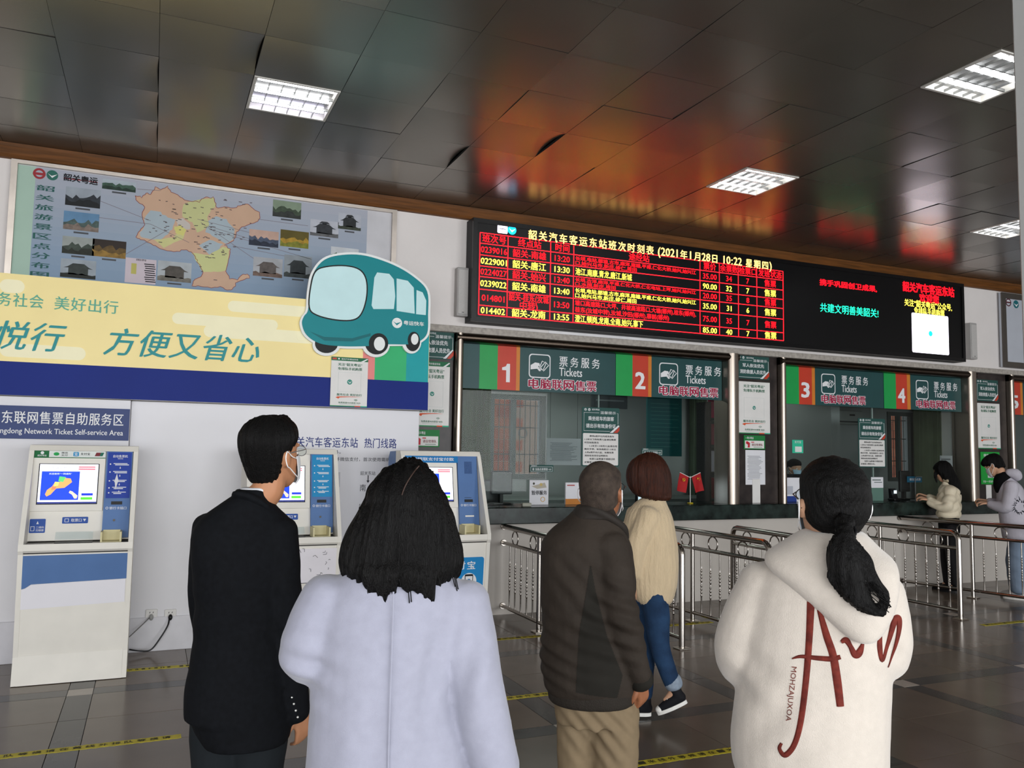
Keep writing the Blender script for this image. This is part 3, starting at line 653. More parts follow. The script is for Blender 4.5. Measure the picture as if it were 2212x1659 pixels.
# tiled building outside: a wall of terracotta panels with pale joints
bt = thing('brick_building', 'terracotta tiled building seen through the office windows', 'building', (3.4, 14.0, 0))
MB().box(0, 17, .05, 3.0, 0, 6).obj('wall', M('#b39482', .7, name='building_joint'), bt)
BT = [M(c, .6, var=.12, scale=3, name='terracotta') for c in ('#a8563a', '#9c4d34', '#b36546')]
bm_ = []
for c in BT: me = MB().bbox(.004, .336, 0, .06, .004, .196, .003).mesh('brick'); me.materials.append(c); bm_.append(me)
for q in range(46):
    for j in range(17):
        x, z = q*.34+(.17 if j % 2 else 0), .2*j+.6
        if not (q < 8 or 29 < q < 42): continue
        if z > 4.2: continue
        o = bpy.data.objects.new('brick', bm_[random.randrange(3)]); COL.objects.link(o); o.parent = bt; o.location = (x, -.008, z)
MB().bbox(.55, 1.0, -.03, .02, 1.35, 1.9, .01).obj('window', M('#e2e8ea', .3, name='pale_window'), bt)
MB().box(.76, .79, -.04, -.03, 1.35, 1.9).obj('window_bar', M('#555b5b', .4), bt)
def curtain(label, x0, x1, z0, z1, Y, hexc, folds):
    n = folds*6; m = MB(); vs = []
    for i in range(n+1):
        u = i/n; dy = .035*math.sin(u*folds*2*PI)+.012*math.sin(u*folds*4.7+1)
        for k_ in range(6): vs.append((x0+(x1-x0)*u+.01*math.sin(k_+u*9), Y+dy*(1-.25*k_/5)-.004, z1+(z0-z1)*k_/5))
    for i in range(n+1):
        u = i/n; dy = .035*math.sin(u*folds*2*PI)+.012*math.sin(u*folds*4.7+1)
        for k_ in range(6): vs.append((x0+(x1-x0)*u+.01*math.sin(k_+u*9), Y+dy*(1-.25*k_/5)+.004, z1+(z0-z1)*k_/5))
    T_ = (n+1)*6; fs = []
    for i in range(n):
        for k_ in range(5): a = i*6+k_; fs += [(a, a+1, a+7, a+6), (T_+a, T_+a+6, T_+a+7, T_+a+1)]
    m.add(vs, fs); o = m.obj('curtain', M(hexc, .85, var=.12, scale=4, name='curtain_cloth'), smooth=True); return tag(o, label, 'curtain', 'office curtains')
CB = YB-.12
a, b = at(985, 850, CB)[0], at(1062, 850, CB)[0]; curtain('wide grey-green curtain left of the office window behind window 1', a, b, 1.12, 2.855, CB, '#47523f', 7)
a, b = at(1490, 900, CB)[0], at(1526, 900, CB)[0]; curtain('narrow green curtain behind the two little red flags', a, b, .7, 2.855, CB, '#586454', 4)
a, b = at(1664, 900, 10.2)[0], at(1706, 900, 10.2)[0]; curtain('short green curtain at the left of window 3', a, b, .9, 2.855, 10.2, '#5f6c5a', 4)
a, b = at(1974, 900, CB)[0], at(2032, 900, CB)[0]; curtain('tall olive curtain right of the office window behind window 4', a, b, .7, 2.855, CB, '#5a624a', 6)
# hanging boards inside
s = Sheet('hanging_rules_board', 'teal rules board hanging inside behind window 2', 'board', bx4((1396, 855), (1470, 986), 9.6), 9.6, M('#1d6a6c', .5, var=.05, name='teal_board'), .03)
for i in range(12): s.rect('print_lines', P('#3f8f8c'), .10, .12+i*.065, .9-.2*(i % 3 == 2), .13+i*.065)
s.end()
s = Sheet('beam_sign', 'dark signboard hanging high inside behind window 2', 'board', bx4((1276, 850), (1351, 884), 9.6), 9.6, M('#2e3234', .5), .05); s.rect('print_lines', P('#5f6466'), .1, .4, .9, .5); s.end()
a4(bx4((1181, 946), (1254, 1005), 9.0), 'large white rota sheet hanging inside behind window 1', 9.0, 'paper_sheet', 16, head=None)
a4(bx4((2030, 984), (2060, 1022), 9.0), 'pale sheet hanging inside behind the woman in the cream jacket', 9.0, 'paper_sheet', 3)
# air conditioner
x0, x1, z0, z1 = bx4((1783, 884), (1861, 918), YB-.2); t = thing('air_conditioner', 'white wall air conditioner high inside behind window 3', 'air conditioner', (x0, YB-.03, z0)); W, H = x1-x0, z1-z0
MB().bbox(0, W, -.22, 0, 0, H, .02).obj('casing', M('#9fa39f', .4, name='aged_white_plastic'), t); MB().box(.05, W-.05, -.235, -.2, .03, .055).obj('air_vent', M('#33383a', .5), t); MB().box(W*.6, W*.75, -.224, -.218, H*.6, H*.72).obj('display', BLACKP, t)
# cable loop
pts = []
for i in range(19):
    u = i/18; x, z = at(1707+58*u, 885+52*math.sin(u*PI)*1.0, YB-.05); pts.append((x, YB-.03, z))
tag(MB().tube(pts, .008, 6).obj('hanging_cable', BLACKP), 'dark cable looping down the office wall behind window 3', 'cable')
pts = [(at(1718+ 20*i/6, 880+12*math.sin(i*.6), YB-.05)[0], YB-.03, at(1725, 880+18*math.sin(i*.6), YB-.05)[1]) for i in range(7)]
tag(MB().tube(pts, .006, 6).obj('hanging_cable', BLACKP), 'short thin cable beside the looping one on the office wall', 'cable')
# shelf unit with leaflets behind window 2's right edge
x0, x1, z0, z1 = bx4((1527, 868), (1560, 1092), 8.9); t = thing('leaflet_shelf', 'dark shelf of red and white leaflets at the right of window 2', 'shelf', (x0, 9.1, 0)); W = x1-x0+.25; H = z1
m = MB(); m.box(0, W, .0, .03, .0, H); m.box(0, .03, -.25, 0, 0, H); m.box(W-.03, W, -.25, 0, 0, H)
for z in (1.0, 1.35, 1.7, 2.05): m.box(.03, W-.03, -.25, 0, z-.012, z+.012)
m.obj('cabinet', M('#2b2b2c', .5, name='dark_cabinet'), t)
for z, c, lab in ((1.02, '#8a2632', 'dark red folder standing on the lowest shelf behind window 2'), (1.37, '#a8a4ae', 'pale folder standing on the shelf above the dark red folder'), (1.72, '#7c3040', 'maroon folder on the upper leaflet shelf'), (2.07, '#9c2448', 'crimson folder on top of the leaflet shelf')):
    tag(MB().bbox(0, W-.1, 0, .05, 0, .27, .004).obj('folder', M(c, .6), loc=(x0+.05, 8.9, z)), lab, 'folder', 'folders on the leaflet shelf')
s = Sheet('blue_strip_sign', 'narrow blue sign with white writing beside the leaflets at window 2', 'sign', bx4((1553, 1024), (1560, 1086), GY+.12), GY+.12, M('#2d6f9c', .5), .003)
for i, ch in enumerate('温馨提示请排队购'): s.txt('lettering', WHT, ch, .25, .03+i*.12, .8, .10+i*.12, .01)
s.end()
# office desk, just below the counter, holding the equipment
tag(MB().box(2.4, 8.3, 7.99, 8.55, .72, .76).box(2.4, 8.3, 8.0, 8.03, 0, .72).obj('office_desk', M('#5a5f5e', .5, name='desk_grey')), 'long grey clerks desk just behind the counter of windows 1 to 3', 'desk')
tag(MB().box(8.52, 13.9, 7.99, 8.55, .72, .76).box(8.52, 13.9, 8.0, 8.03, 0, .72).obj('office_desk', M('#5a5f5e', .5)), 'long grey clerks desk behind windows 4 and 5', 'desk')
tag(MB().bbox(2.6, 8.2, 9.7, 10.38, 0, .98, .01).obj('low_cabinet', M('#7f8684', .5, name='cabinet_grey')), 'long low grey cabinet along the office rear wall', 'cabinet')
DG = M('#0b0d10', .4, name='dark_monitor_plastic')
def monitor(loc, w_, h_, rz, label, lit=None):
    t = thing('monitor', label, 'monitor', loc, rz, 'monitors at the ticket windows')
    MB().bbox(-w_/2, w_/2, -.02, .02, .10, .10+h_, .006).obj('display_housing', DG, t)
    MB().bbox(-.02, .02, -.015, .035, .01, .2, .004).obj('neck', DG, t); MB().bbox(-.11, .11, -.08, .08, 0, .014, .004).obj('foot', DG, t)
    MB().box(-w_/2+.012, w_/2-.012, -.0215, -.0195, .115, .085+h_).obj('screen', M('#0c1014', .2) if not lit else M(lit, .3, emit=1.2), t)
    return t
x, z = at(1082, 1080, 7.86); monitor((x, 7.86, 1.052), .235, .24, 0, 'black monitor back at the left end of the counter by window 1')
x, z = at(1063, 1080, 8.2); monitor((x-.05, 8.25, .762), .35, .42, 0, 'dark monitor half hidden behind the one at the left end of window 1')
x, z = at(1924, 1080, 8.1); monitor((x, 7.88, 1.052), .22, .27, .2, 'black monitor on the counter at window 4')
x, z = at(1400, 1080, 8.2); monitor((x-.0, 8.2, .762), .42, .42, .3, 'monitor with a bright screen between the two people at window 2', '#c9d8e8')
x, z = at(1690, 1080, 8.3); monitor((x+.05, 8.25, .762), .46, .50, 0, 'wide black monitor in front of the masked clerk')
def card(label, nm, box, Y, mat, thk=.004): return Sheet(nm, label, 'card', box, Y, mat, thk)
def stand(bx, py, Y):  # lower a box so its foot meets the counter top
    x0, x1, z0, z1 = bx; return (x0, x1, 1.052, 1.052+(z1-z0))
YC = 7.70
s = card('white suspended-service card standing on the counter at window 1', 'service_card', stand(bx4((1144, 1030), (1184, 1083), YC), 0, YC), YC, PAPER); s.txt('lettering', INK, '暂停服务', .10, .42, .92, .60, .02)
s.disc('flower_print', P('#4a4a40'), .22, .14, .012); s.disc('flower_print', P('#c8b070'), .6, .18, .016); s.poly('flower_print', P('#b8b0a0'), [(.1, .25), (.8, .1), (.9, .3), (.4, .35)]); s.mb('flower_print', P('#c8a050')).ring(s.pl, .7*s.W, .22*s.H, .02, .026, 0, .002, 14); s.end()
s = card('white desk calendar with orange foot behind the shaven-headed man', 'desk_calendar', stand(bx4((1220, 1044), (1252, 1091), YC), 0, YC), YC, PAPER, .02); s.rect('orange_foot', P('#c07a30'), 0, .74, 1, 1); s.rect('print_lines', P('#b04040'), .1, .10, .6, .15); s.end()
s = card('red payment card standing on the counter at the left of window 3', 'payment_card', stand(bx4((1667, 1046), (1695, 1084), YC), 0, YC), YC, P('#b3202c')); s.txt('lettering', WHT, '手机银行', .25, .10, .8, .22, .01); s.rect('code_field', P('#c9a59c'), .36, .60, .66, .84, .002); s.rect('print_lines', P('#d88a80'), .25, .9, .75, .93); s.end()
s = card('white leaflet holder with blue foot beside the red payment card', 'leaflet_holder', stand(bx4((1696, 1032), (1727, 1084), YC), 0, YC), YC+.02, PAPER, .03); s.rect('blue_foot', P('#27408a'), 0, .76, .75, 1); s.rect('grey_pocket', P('#b9bcc6'), .1, .35, .5, .7); s.end()
s = Sheet('code_sticker', 'mint green payment sticker on the glass above the masked clerk', 'sticker', bx4((1711, 950), (1735, 979), GY), GY, P('#35c09a'), .002); s.txt('lettering', WHT, '支付宝', .2, .06, .8, .25); s.rect('code_field', P('#dfe6e2'), .25, .5, .85, .92, .002); s.end()
s = Sheet('blue_window_plate', 'blue plate with white lettering on the glass left of the cream jacket', 'plate', bx4((1959, 1029), (1991, 1042), GY), GY, P('#1d5f7c'), .003); s.txt('lettering', WHT, '请当面点清', .15, .3, .9, .7, .01); s.end()
s = card('pale green form with handwriting propped at window 4', 'propped_form', stand(bx4((1881, 1032), (1908, 1083), YC), 0, YC), YC, P('#5f7f74')); s.rect('white_field', PAPER, 0, 0, 1, .45); s.rect('print_lines', P('#5a6a66'), .1, .1, .8, .14, .002); s.rect('print_lines', P('#5a6a66'), .25, .2, .9, .23, .002); s.end()
# yellow label sticker
s = Sheet('yellow_label', 'small yellow label above the red payment card', 'label', bx4((1668, 1033), (1679, 1044), YC+.1), YC+.1, P('#c8c030'), .003); s.rect('print_lines', INK, .2, .3, .8, .5); s.end()
# card reader on the counter at window 4
x, z = at(1932, 1085, YC); t = thing('card_reader', 'small black card reader with lit screen on the counter at window 4', 'card reader', (x, YC, 1.051))
MB().bbox(-.055, .055, -.06, .06, 0, .03, .008).obj('base', BLACKP, t); MB().ppoly(Plane((-.045, 0, 0), (0, -1, 0), (0, 0, 1)), [(-.04, .02), (.02, .03), (-.02, .15), (-.05, .15)], -.09, 0).obj('body', DG, t)
MB().box(-.02, .02, -.022, -.012, .09, .13).obj('screen', M('#cfe0e8', .4, emit=1.0), t)
# microphone arm
pts = [(0, 0, 0), (0, 0, .28), (.02, -.0, .30), (.12, 0, .30)]; x, z = at(1978, 1085, YC)
tag(MB().tube(pts, .006, 8).add(*(lambda q: (q.v, q.f))(MB().box(-.05, .05, -.04, .04, 0, .012))).obj('microphone_stand', M('#8b9090', .4, .6), loc=(x, YC, 1.051)), 'thin grey microphone arm on the counter at window 4', 'microphone')
# the small tray at window 1
x, z = at(1137, 1093, 7.5); tag(MB().bbox(-.05, .05, -.02, .02, 0, .035, .006).obj('counter_label_block', M('#a9a99c', .5), loc=(x, 7.5, 1.051)), 'tiny pale block on the counter edge at window 1', 'block')
# desk flags
x, z = at(1491, 1090, 7.62); t = thing('desk_flags', 'pair of little red desk flags crossed on a white pole', 'flag', (x, 7.62, 1.051))
MB().tube([(0, 0, 0), (0, 0, .30)], .004, 8).obj('pole', WHITEP, t); m = MB(); m.bbox(-.025, .025, -.025, .025, 0, .012, .004); m.obj('base', P('#c9b020'), t)
m = MB().tube([(0, 0, .285), (-.135, 0, .34)], .0035, 6); m.obj('flag_arm', WHITEP, t); m = MB().tube([(0, 0, .285), (.135, 0, .34)], .0035, 6); m.obj('flag_arm', WHITEP, t)
FR = M('#a81e22', .7, var=.1, scale=20, name='red_flag_cloth'); YL = P('#d8b020')
for sgn in (-1, 1):
    n_ = 8; vs = []
    for d in (-.0015, .0015):
        for j in range(n_+1):
            for i in range(n_+1):
                u, v = i/n_, j/n_; x_ = sgn*(.02+.115*u)-sgn*(-.045)*v; vs.append((x_, d-.012*math.sin(u*5+v*2)*v, .285+.045*(.02+.115*u)/.115-.175*v-.02*u*v))
    K = (n_+1)**2; fs = []
    for j in range(n_):
        for i in range(n_): a = j*(n_+1)+i; fs += [(a, a+1, a+n_+2, a+n_+1), (K+a, K+a+n_+1, K+a+n_+2, K+a+1)]
    MB().add(vs, fs).obj('flag', FR, t, True)
fp = Plane((0, -.022, 0))
m = MB(); m.ring(fp, -.10, .262, .014, .019, 0, .002, 14, -PI*.9, PI*.45); m.stroke(fp, [(-.117, .275), (-.09, .25)], .005, 0, .002); m.stroke(fp, [(-.118, .262), (-.106, .277)], .007, 0, .002); m.obj('hammer_sickle_mark', YL, t)
st = lambda u, v, r_: [(u+(r_ if k_ % 2 == 0 else r_*.4)*math.sin(k_*PI/5), v+(r_ if k_ % 2 == 0 else r_*.4)*math.cos(k_*PI/5)) for k_ in range(10)][::-1]
m = MB(); m.ppoly(fp, st(.085, .275, .014), 0, .002)
for u, v in ((.105, .285), (.112, .275), (.112, .263), (.105, .255)): m.ppoly(fp, st(u, v, .0045), 0, .002)
m.obj('star_marks', YL, t)

# ================================================================ SELF-SERVICE AREA
PYW = 7.13
PM = M('#e3e2e6', .45, var=.03, scale=1.5, name='white_partition_panel'); 
t = MB(); t.bbox(-.165, 2.185, PYW, PYW+.35, 0, 1.938, .004); tag(t.obj('partition_wall', PM), 'long white partition wall behind the second and third ticket machines', 'partition')
t = MB(); t.bbox(-4.9, -.168, PYW-.07, PYW+.35, 0, 1.938, .004); tag(t.obj('partition_wall', PM), 'white partition wall behind the leftmost ticket machine', 'partition')
m = MB(); m.bbox(-.16, 1.5, PYW-.018, PYW, .0, .26, .004); tag(m.obj('skirting_board', M('#dcdbe0', .4, name='white_skirting')), 'wide white skirting along the foot of the partition wall', 'skirting')
m = MB(); m.bbox(-4.9, -.172, PYW-.087, PYW-.0715, .0, .30, .004); tag(m.obj('skirting_board', M('#d4d3d9', .4, name='white_skirting_2')), 'white skirting at the left of the leftmost ticket machine', 'skirting')
HY = 6.98
t = thing('banner_fascia', 'long yellow and blue banner fascia above the ticket machines', 'banner', (0, HY, 0)); pl = Plane((0, 0, 0)); hx1 = 2.213; hx0 = -4.9
zb, zm, zt = 1.942, 2.188, 2.836
MB().pbox(pl, hx0, hx1, zb, zt, -.30, 0).obj('board', M('#e4e0dc', .5, name='board_edge_white'), t)
YEL = M('#fce8a4', .45, var=.04, scale=2, name='pale_yellow_print'); YL2 = M('#faf3cc', .45, var=.02, name='cream_print'); BLU = M('#14297c', .45, spec=.12, var=.05, scale=2, name='royal_blue_print'); TL = M('#2d9396', .5, var=.03, name='teal_print')
MB().pbox(pl, hx0, hx1, zm, zt, 0, .002).obj('yellow_field', YEL, t); MB().pbox(pl, hx0, hx1, zb, zm, 0, .002).obj('blue_band', BLU, t)
def hx(px, py): return at(px, py, HY)
for nm, c, a, b in (('pink_stripe', '#e88a86', 783, 809), ('green_stripe', '#35b573', 809, 877), ('teal_stripe', '#14a0a6', 877, 925)):
    x0 = hx(a, 800)[0]; x1 = min(hx(b, 800)[0], hx1); MB().pbox(pl, x0, x1, zm, hx(850, 700)[1], .002, .0035).obj(nm, P(c), t)
m = MB()
for (a, b, h) in (((492, 664), (700, 674), .045), ((372, 683), (600, 707), .045), ((440, 713), (700, 733), .05), ((0, 609), (53, 628), .05), ((0, 750), (185, 770), .05), ((640, 720), (780, 740), .04)):
    x0, z0 = hx(*a); x1, z1 = hx(*b); zc = (z0+z1)/2; m.rrect(pl, x0, x1, zc-h, zc+h, h*.98, .002, .0025+.0004*len(m.v)/30, 5)
m.obj('cloud_streak', YL2, t)
def hanzi_row(mb, txt, x0, x1, zb_, zt_, frac=.84, **k):
    n = len(txt); w_ = (x1-x0)/n
    for i, ch in enumerate(txt):
        if ch == ' ': continue
        vs, fs = glyphs(ch, 0.0, 0.0); b0, b1 = vs[:, 1].min(), vs[:, 1].max(); c0 = x0+w_*(i+(1-frac)/2); H = zt_-zb_
        u0, u1 = vs[:, 0].min(), vs[:, 0].max(); e = w_*frac/.92
        mb.text(k.get('pl', pl), ch, c0+(u0-.04)*e, c0+(u1-.04)*e, zb_+(b0+.08)*H/.92, zb_+(b1+.08)*H/.92, k.get('d', .008), k.get('bold', 0), shear=k.get('shear', 0))
TLT = MB(); a, b = hx(33, 645), hx(257, 672); w_ = (b[0]-a[0])/6.4
zz1 = hx(119, 640)[1]; zz0 = hx(119, 669)[1]
hanzi_row(TLT, '服务社会', a[0]-w_*2.35+.03, a[0]+w_*1.75, zz0, zz1, .88, bold=.006); hanzi_row(TLT, '美好出行', hx(116, 655)[0], hx(258, 655)[0], zz0, zz1, .9, bold=.006)
TLT.obj('small_lettering', M('#5fae98', .5, name='soft_green_print'), t)
TLT = MB(); z0, z1 = hx(150, 762)[1], hx(150, 702)[1]; ch = (hx(142, 725)[0]-hx(66, 725)[0])
def slanted(mb, txt, x0, w_, z0, z1):
    for i, c in enumerate(txt):
        vs, fs = glyphs(c, .012, 0.0); H = (z1-z0)/.92; e = w_*.98
        mb.add([pl.p(x0+i*w_+vv[0]*e+.25*(vv[1]*H), z0+(vv[1]+.08)*H, .008+vv[2]) for vv in vs], fs)
slanted(TLT, '粤运悦行', hx(56, 725)[0]-3*ch+.01, ch, z0, z1); ch2 = (hx(570, 740)[0]-hx(225, 740)[0])/5.1
slanted(TLT, '方便又省心', hx(222, 740)[0], ch2, z0, z1); TLT.obj('large_slanted_lettering', TL, t)

# bus cut-out board, plain and faceless
s = thing('bus_cutout_board', 'teal cut-out board of a small bus on the end of the banner', 'cutout board', (0, HY-.036, 0)); pl2 = Plane((0, 0, 0))
def C(pts): return [at(x, y, HY-.03) for x, y in pts][::-1]
def smooth_closed(pts, n=6):
    P_ = [Vector(p) for p in pts]; L = len(P_); o = []
    for i in range(L):
        p0, p1, p2, p3 = P_[i-1], P_[i], P_[(i+1) % L], P_[(i+2) % L]
        for k_ in range(n): tt = k_/n; o.append(0.5*((2*p1)+(-p0+p2)*tt+(2*p0-5*p1+4*p2-p3)*tt**2+(-p0+3*p1-3*p2+p3)*tt**3))
    return [tuple(q) for q in o]
body = [(668, 630), (676, 592), (700, 562), (740, 551), (790, 553), (850, 573), (895, 600), (922, 630), (924, 680), (922, 720), (905, 738), (885, 744), (830, 744), (790, 748), (735, 748), (690, 742), (662, 724), (652, 700), (656, 684), (665, 670)]
bs = smooth_closed(body, 5)
def grow(pts, d):
    cx = sum(p[0] for p in pts)/len(pts); cy = sum(p[1] for p in pts)/len(pts); return [(p[0]+(p[0]-cx)/math.hypot(p[0]-cx, p[1]-cy)*d, p[1]+(p[1]-cy)/math.hypot(p[0]-cx, p[1]-cy)*d) for p in pts]
BW, BK = P('#eef0ee'), P('#101314'); BT1, BT2 = P('#12888f'), P('#cdeef0')
m = MB(); m.ppoly(pl2, C(grow(bs, 5)), -.028, 0)
def el(cx, cy, rx, ry, n=26): return [(cx+rx*math.cos(2*PI*i/n), cy+ry*math.sin(2*PI*i/n)) for i in range(n)]
for a in ((705, 745, 30, 24), (812, 744, 30, 28), (889, 738, 21, 26)): m.ppoly(pl2, C(el(*a)), -.028, -.001)
m.obj('white_backing', BW, s)
m = MB()
for a in ((705, 742, 25, 21), (813, 741, 25, 25), (891, 737, 16, 22)): m.ppoly(pl2, C(el(*a)), 0, .002)
m.obj('tyre', BK, s)
m = MB(); m.ppoly(pl2, C(bs), .002, .004); m.obj('bus_body', BT1, s)
for a in ((819, 743, 12, 15), (895, 733, 8, 12)): MB().ppoly(pl2, C(el(*a)), .005, .006).obj('wheel_hub', BW, s)
m = MB()
for a in ((817, 742, 21, 22), (893, 735, 13, 18)): m.ppoly(pl2, C(el(*a)), .004, .005)
m.obj('tyre', BK, s)
wsc = smooth_closed([(672, 620), (682, 588), (705, 578), (745, 576), (775, 584), (789, 605), (790, 640), (780, 675), (762, 690), (725, 690), (685, 680), (669, 664)], 5)
m = MB(); m.ppoly(pl2, C(grow(wsc, 3)), .004, .005); m.obj('windscreen_frame', BK, s); m = MB(); m.ppoly(pl2, C(wsc), .005, .006); m.obj('windscreen', BT2, s)
for w4 in ([(808, 600), (814, 589), (840, 592), (850, 604), (853, 640), (850, 668), (806, 668), (802, 660)], [(856, 602), (880, 607), (893, 622), (895, 678), (856, 672)], [(899, 627), (912, 632), (920, 650), (919, 681), (898, 679)]):
    m = MB(); m.ppoly(pl2, C(w4), .004, .006); m.obj('side_window', BT2, s)
m = MB(); m.ppoly(pl2, C([(668, 716), (700, 728), (760, 731), (800, 720), (800, 726), (760, 738), (700, 736)]), .004, .005); m.obj('bumper_line', P('#0c6a70'), s)
cx_, cz_ = at(857, 698, HY-.03); m = MB(); m.disc(pl2, cx_, cz_, .045, .004, .006); m.obj('round_badge', BW, s); m = MB(); m.ppoly(pl2, [(cx_-.035, cz_+.012), (cx_-.008, cz_-.004), (cx_+.038, cz_+.012), (cx_-.002, cz_-.022)][::-1], .006, .008); m.obj('badge_mark', BT1, s)
a = at(871, 693, HY-.03); b = at(915, 706, HY-.03); m = MB(); m.text(pl2, '粤运快车', a[0], b[0], b[1]+.002, a[1]+.002, .007, .022); m.obj('lettering', BW, s)

follow_poster(bx4((716, 770), (792, 880), HY-.012), 'white poster with green heading hung over the yellow and blue banner', HY-.012, 'follow-us posters on the stone pillars', True)
# self-service sign
x1, zt_ = at(281, 884, PYW-.09); zb_ = at(281, 952, PYW-.09)[1]
s = Sheet('self_service_sign', 'dark blue bilingual sign above the leftmost ticket machine', 'sign', (-3.0, x1, zb_, zt_), PYW-.075, M('#22376f', .4, name='navy_sign'), .02)
f = lambda px: (at(px, 915, PYW-.095)[0]+3.0)/s.W
c7 = (f(268)-f(-1))/10.05; hanzi_row(s.mb('lettering', WHT), '广东联网售票自助服务区', (f(268)-11*c7)*s.W, f(268)*s.W, s.H*.46, s.H*.84, .90, pl=s.pl, d=.002, bold=.012)
e = (f(267)-f(-1))*s.W; m = s.mb('lettering', WHT); m.textr(s.pl, 'Guangdong Network Ticket Self-service Area', f(267)*s.W, s.H*.16, s.H*.235, .002, .012, 1.0, 'r', e*1.09); s.end()
# writing on the partition
wl = thing('wall_lettering', 'navy lettering stuck on the white partition between the ticket machines', 'lettering', (0, PYW-.001, 0)); NV = P('#24337a'); DK = P('#2c2c34'); pl3 = Plane((0, 0, 0))
def wt(mat, txt, a, b, bold=.0, nm='lettering'):
    p0 = at(*a, PYW); p1 = at(*b, PYW); m = MB(); m.text(pl3, txt, p0[0], p1[0], p1[1]+(p0[0]-p1[0])*0, p0[1], .0015, bold); m.obj(nm, mat, wl)
A0 = at(625, 950, PYW); A1 = at(774, 958, PYW); m = MB(); zt_ = at(690, 944, PYW)[1]; zb_ = at(690, 966, PYW)[1]; hanzi_row(m, '韶关汽车客运东站', A0[0]-.02, A1[0], zb_, zt_, .9, pl=pl3, d=.0015, bold=.01)
hanzi_row(m, '热门线路', at(786, 958, PYW)[0], at(857, 958, PYW)[0], zb_, zt_, .92, pl=pl3, d=.0015, bold=.01); m.obj('heading_lettering', NV, wl)
m = MB(); z1_ = at(730, 972, PYW)[1]; hanzi_row(m, '扫描二维码。', at(662, 978, PYW)[0], at(745, 978, PYW)[0], z1_-.032, z1_, .9, pl=pl3, d=.0015)
z1_ = at(780, 988, PYW)[1]; hanzi_row(m, '并微信支付，首次使用需绑定', at(724, 992, PYW)[0], at(852, 994, PYW)[0], z1_-.034, z1_, .9, pl=pl3, d=.0015)
z1_ = at(795, 1018, PYW)[1]; hanzi_row(m, '韶关东站', at(778, 1023, PYW)[0], at(811, 1023, PYW)[0], z1_-.034, z1_, .92, pl=pl3, d=.0015)
z1_ = at(795, 1046, PYW)[1]; hanzi_row(m, '南 雄', at(777, 1053, PYW)[0], at(812, 1053, PYW)[0]+.02, z1_-.06, z1_, .98, pl=pl3, d=.0015)
z1_ = at(780, 1088, PYW)[1]; hanzi_row(m, '韶关东站', at(775, 1092, PYW)[0], at(808, 1092, PYW)[0], z1_-.034, z1_, .92, pl=pl3, d=.0015)
a, b = at(795, 1034, PYW); m.ppoly(pl3, [(a-.004, b+.03), (a-.004, b-.015), (a-.014, b-.015), (a, b-.038), (a+.014, b-.015), (a+.004, b-.015), (a+.004, b+.03)], 0, .0015); m.obj('small_lettering', DK, wl)
x0, x1, z0, z1 = bx4((727, 1020), (734, 1052), PYW); MB().pbox(pl3, x0-.1, x1, z0, z1, 0, .001).obj('code_field', P('#c9c8cd'), wl)

# outlets and cords
sk = PYW-.018
for px, lab, blk in ((327, 'white socket with a grey plug, the left one of two on the partition', 0), (368, 'white socket with a black plug, the right one of two on the partition', 1)):
    x, z = at(px, 1328, PYW); t = thing('wall_socket', lab, 'socket', (x, PYW, z), 0, 'wall sockets'); p = Plane((0, 0, 0))
    m = MB(); m.bbox(-.043, .043, -.012, 0, -.043, .043, .004); m.obj('plate', WHITEP, t)
    m = MB(); 
    for q in (-1, 1): m.ppoly(p, [(q*.012-.004, .016), (q*.012+.0, .014), (q*.012+.004, .024), (q*.012, .026)], .012, .0135)
    m.obj('socket_holes', BLACKP, t)
    MB().sphere((0, -.03, -.014), .016, 10, 8, (1, 1.2, 1.5)).obj('plug', BLACKP if blk else M('#9a9a98', .5), t, True)
def cord(label, pxs, r_, mat, ys):
    pts = [Vector((*at(px, py, y), 0)) for (px, py), y in zip(pxs, ys)]; pts = [Vector((p.x, y, p.y)) for p, y in zip(pts, ys)]; o = []
    for i in range(len(pts)-1):
        p0, p1, p2, p3 = pts[max(i-1, 0)], pts[i], pts[i+1], pts[min(i+2, len(pts)-1)]
        for k_ in range(6): tt = k_/6; o.append(0.5*((2*p1)+(-p0+p2)*tt+(2*p0-5*p1+4*p2-p3)*tt**2+(-p0+3*p1-3*p2+p3)*tt**3))
    o.append(pts[-1]); o = [Vector((q.x, q.y, max(q.z, r_+.001))) for q in o]
    return tag(MB().tube(o, r_, 8).obj('power_cord', mat, smooth=True), label, 'cord')
cord('black power cord hanging from the right socket to the floor behind the machine', [(366, 1334), (362, 1352), (345, 1380), (325, 1404), (300, 1406), (279, 1403)], .006, BLACKP, [7.10, 7.06, 7.04, 7.02, 7.01, 7.02])
cord('thin grey power cord running from the left socket towards the machine', [(325, 1332), (312, 1345), (292, 1364), (279, 1376)], .004, M('#6e6c6c', .5), [7.10, 7.07, 7.05, 7.03])

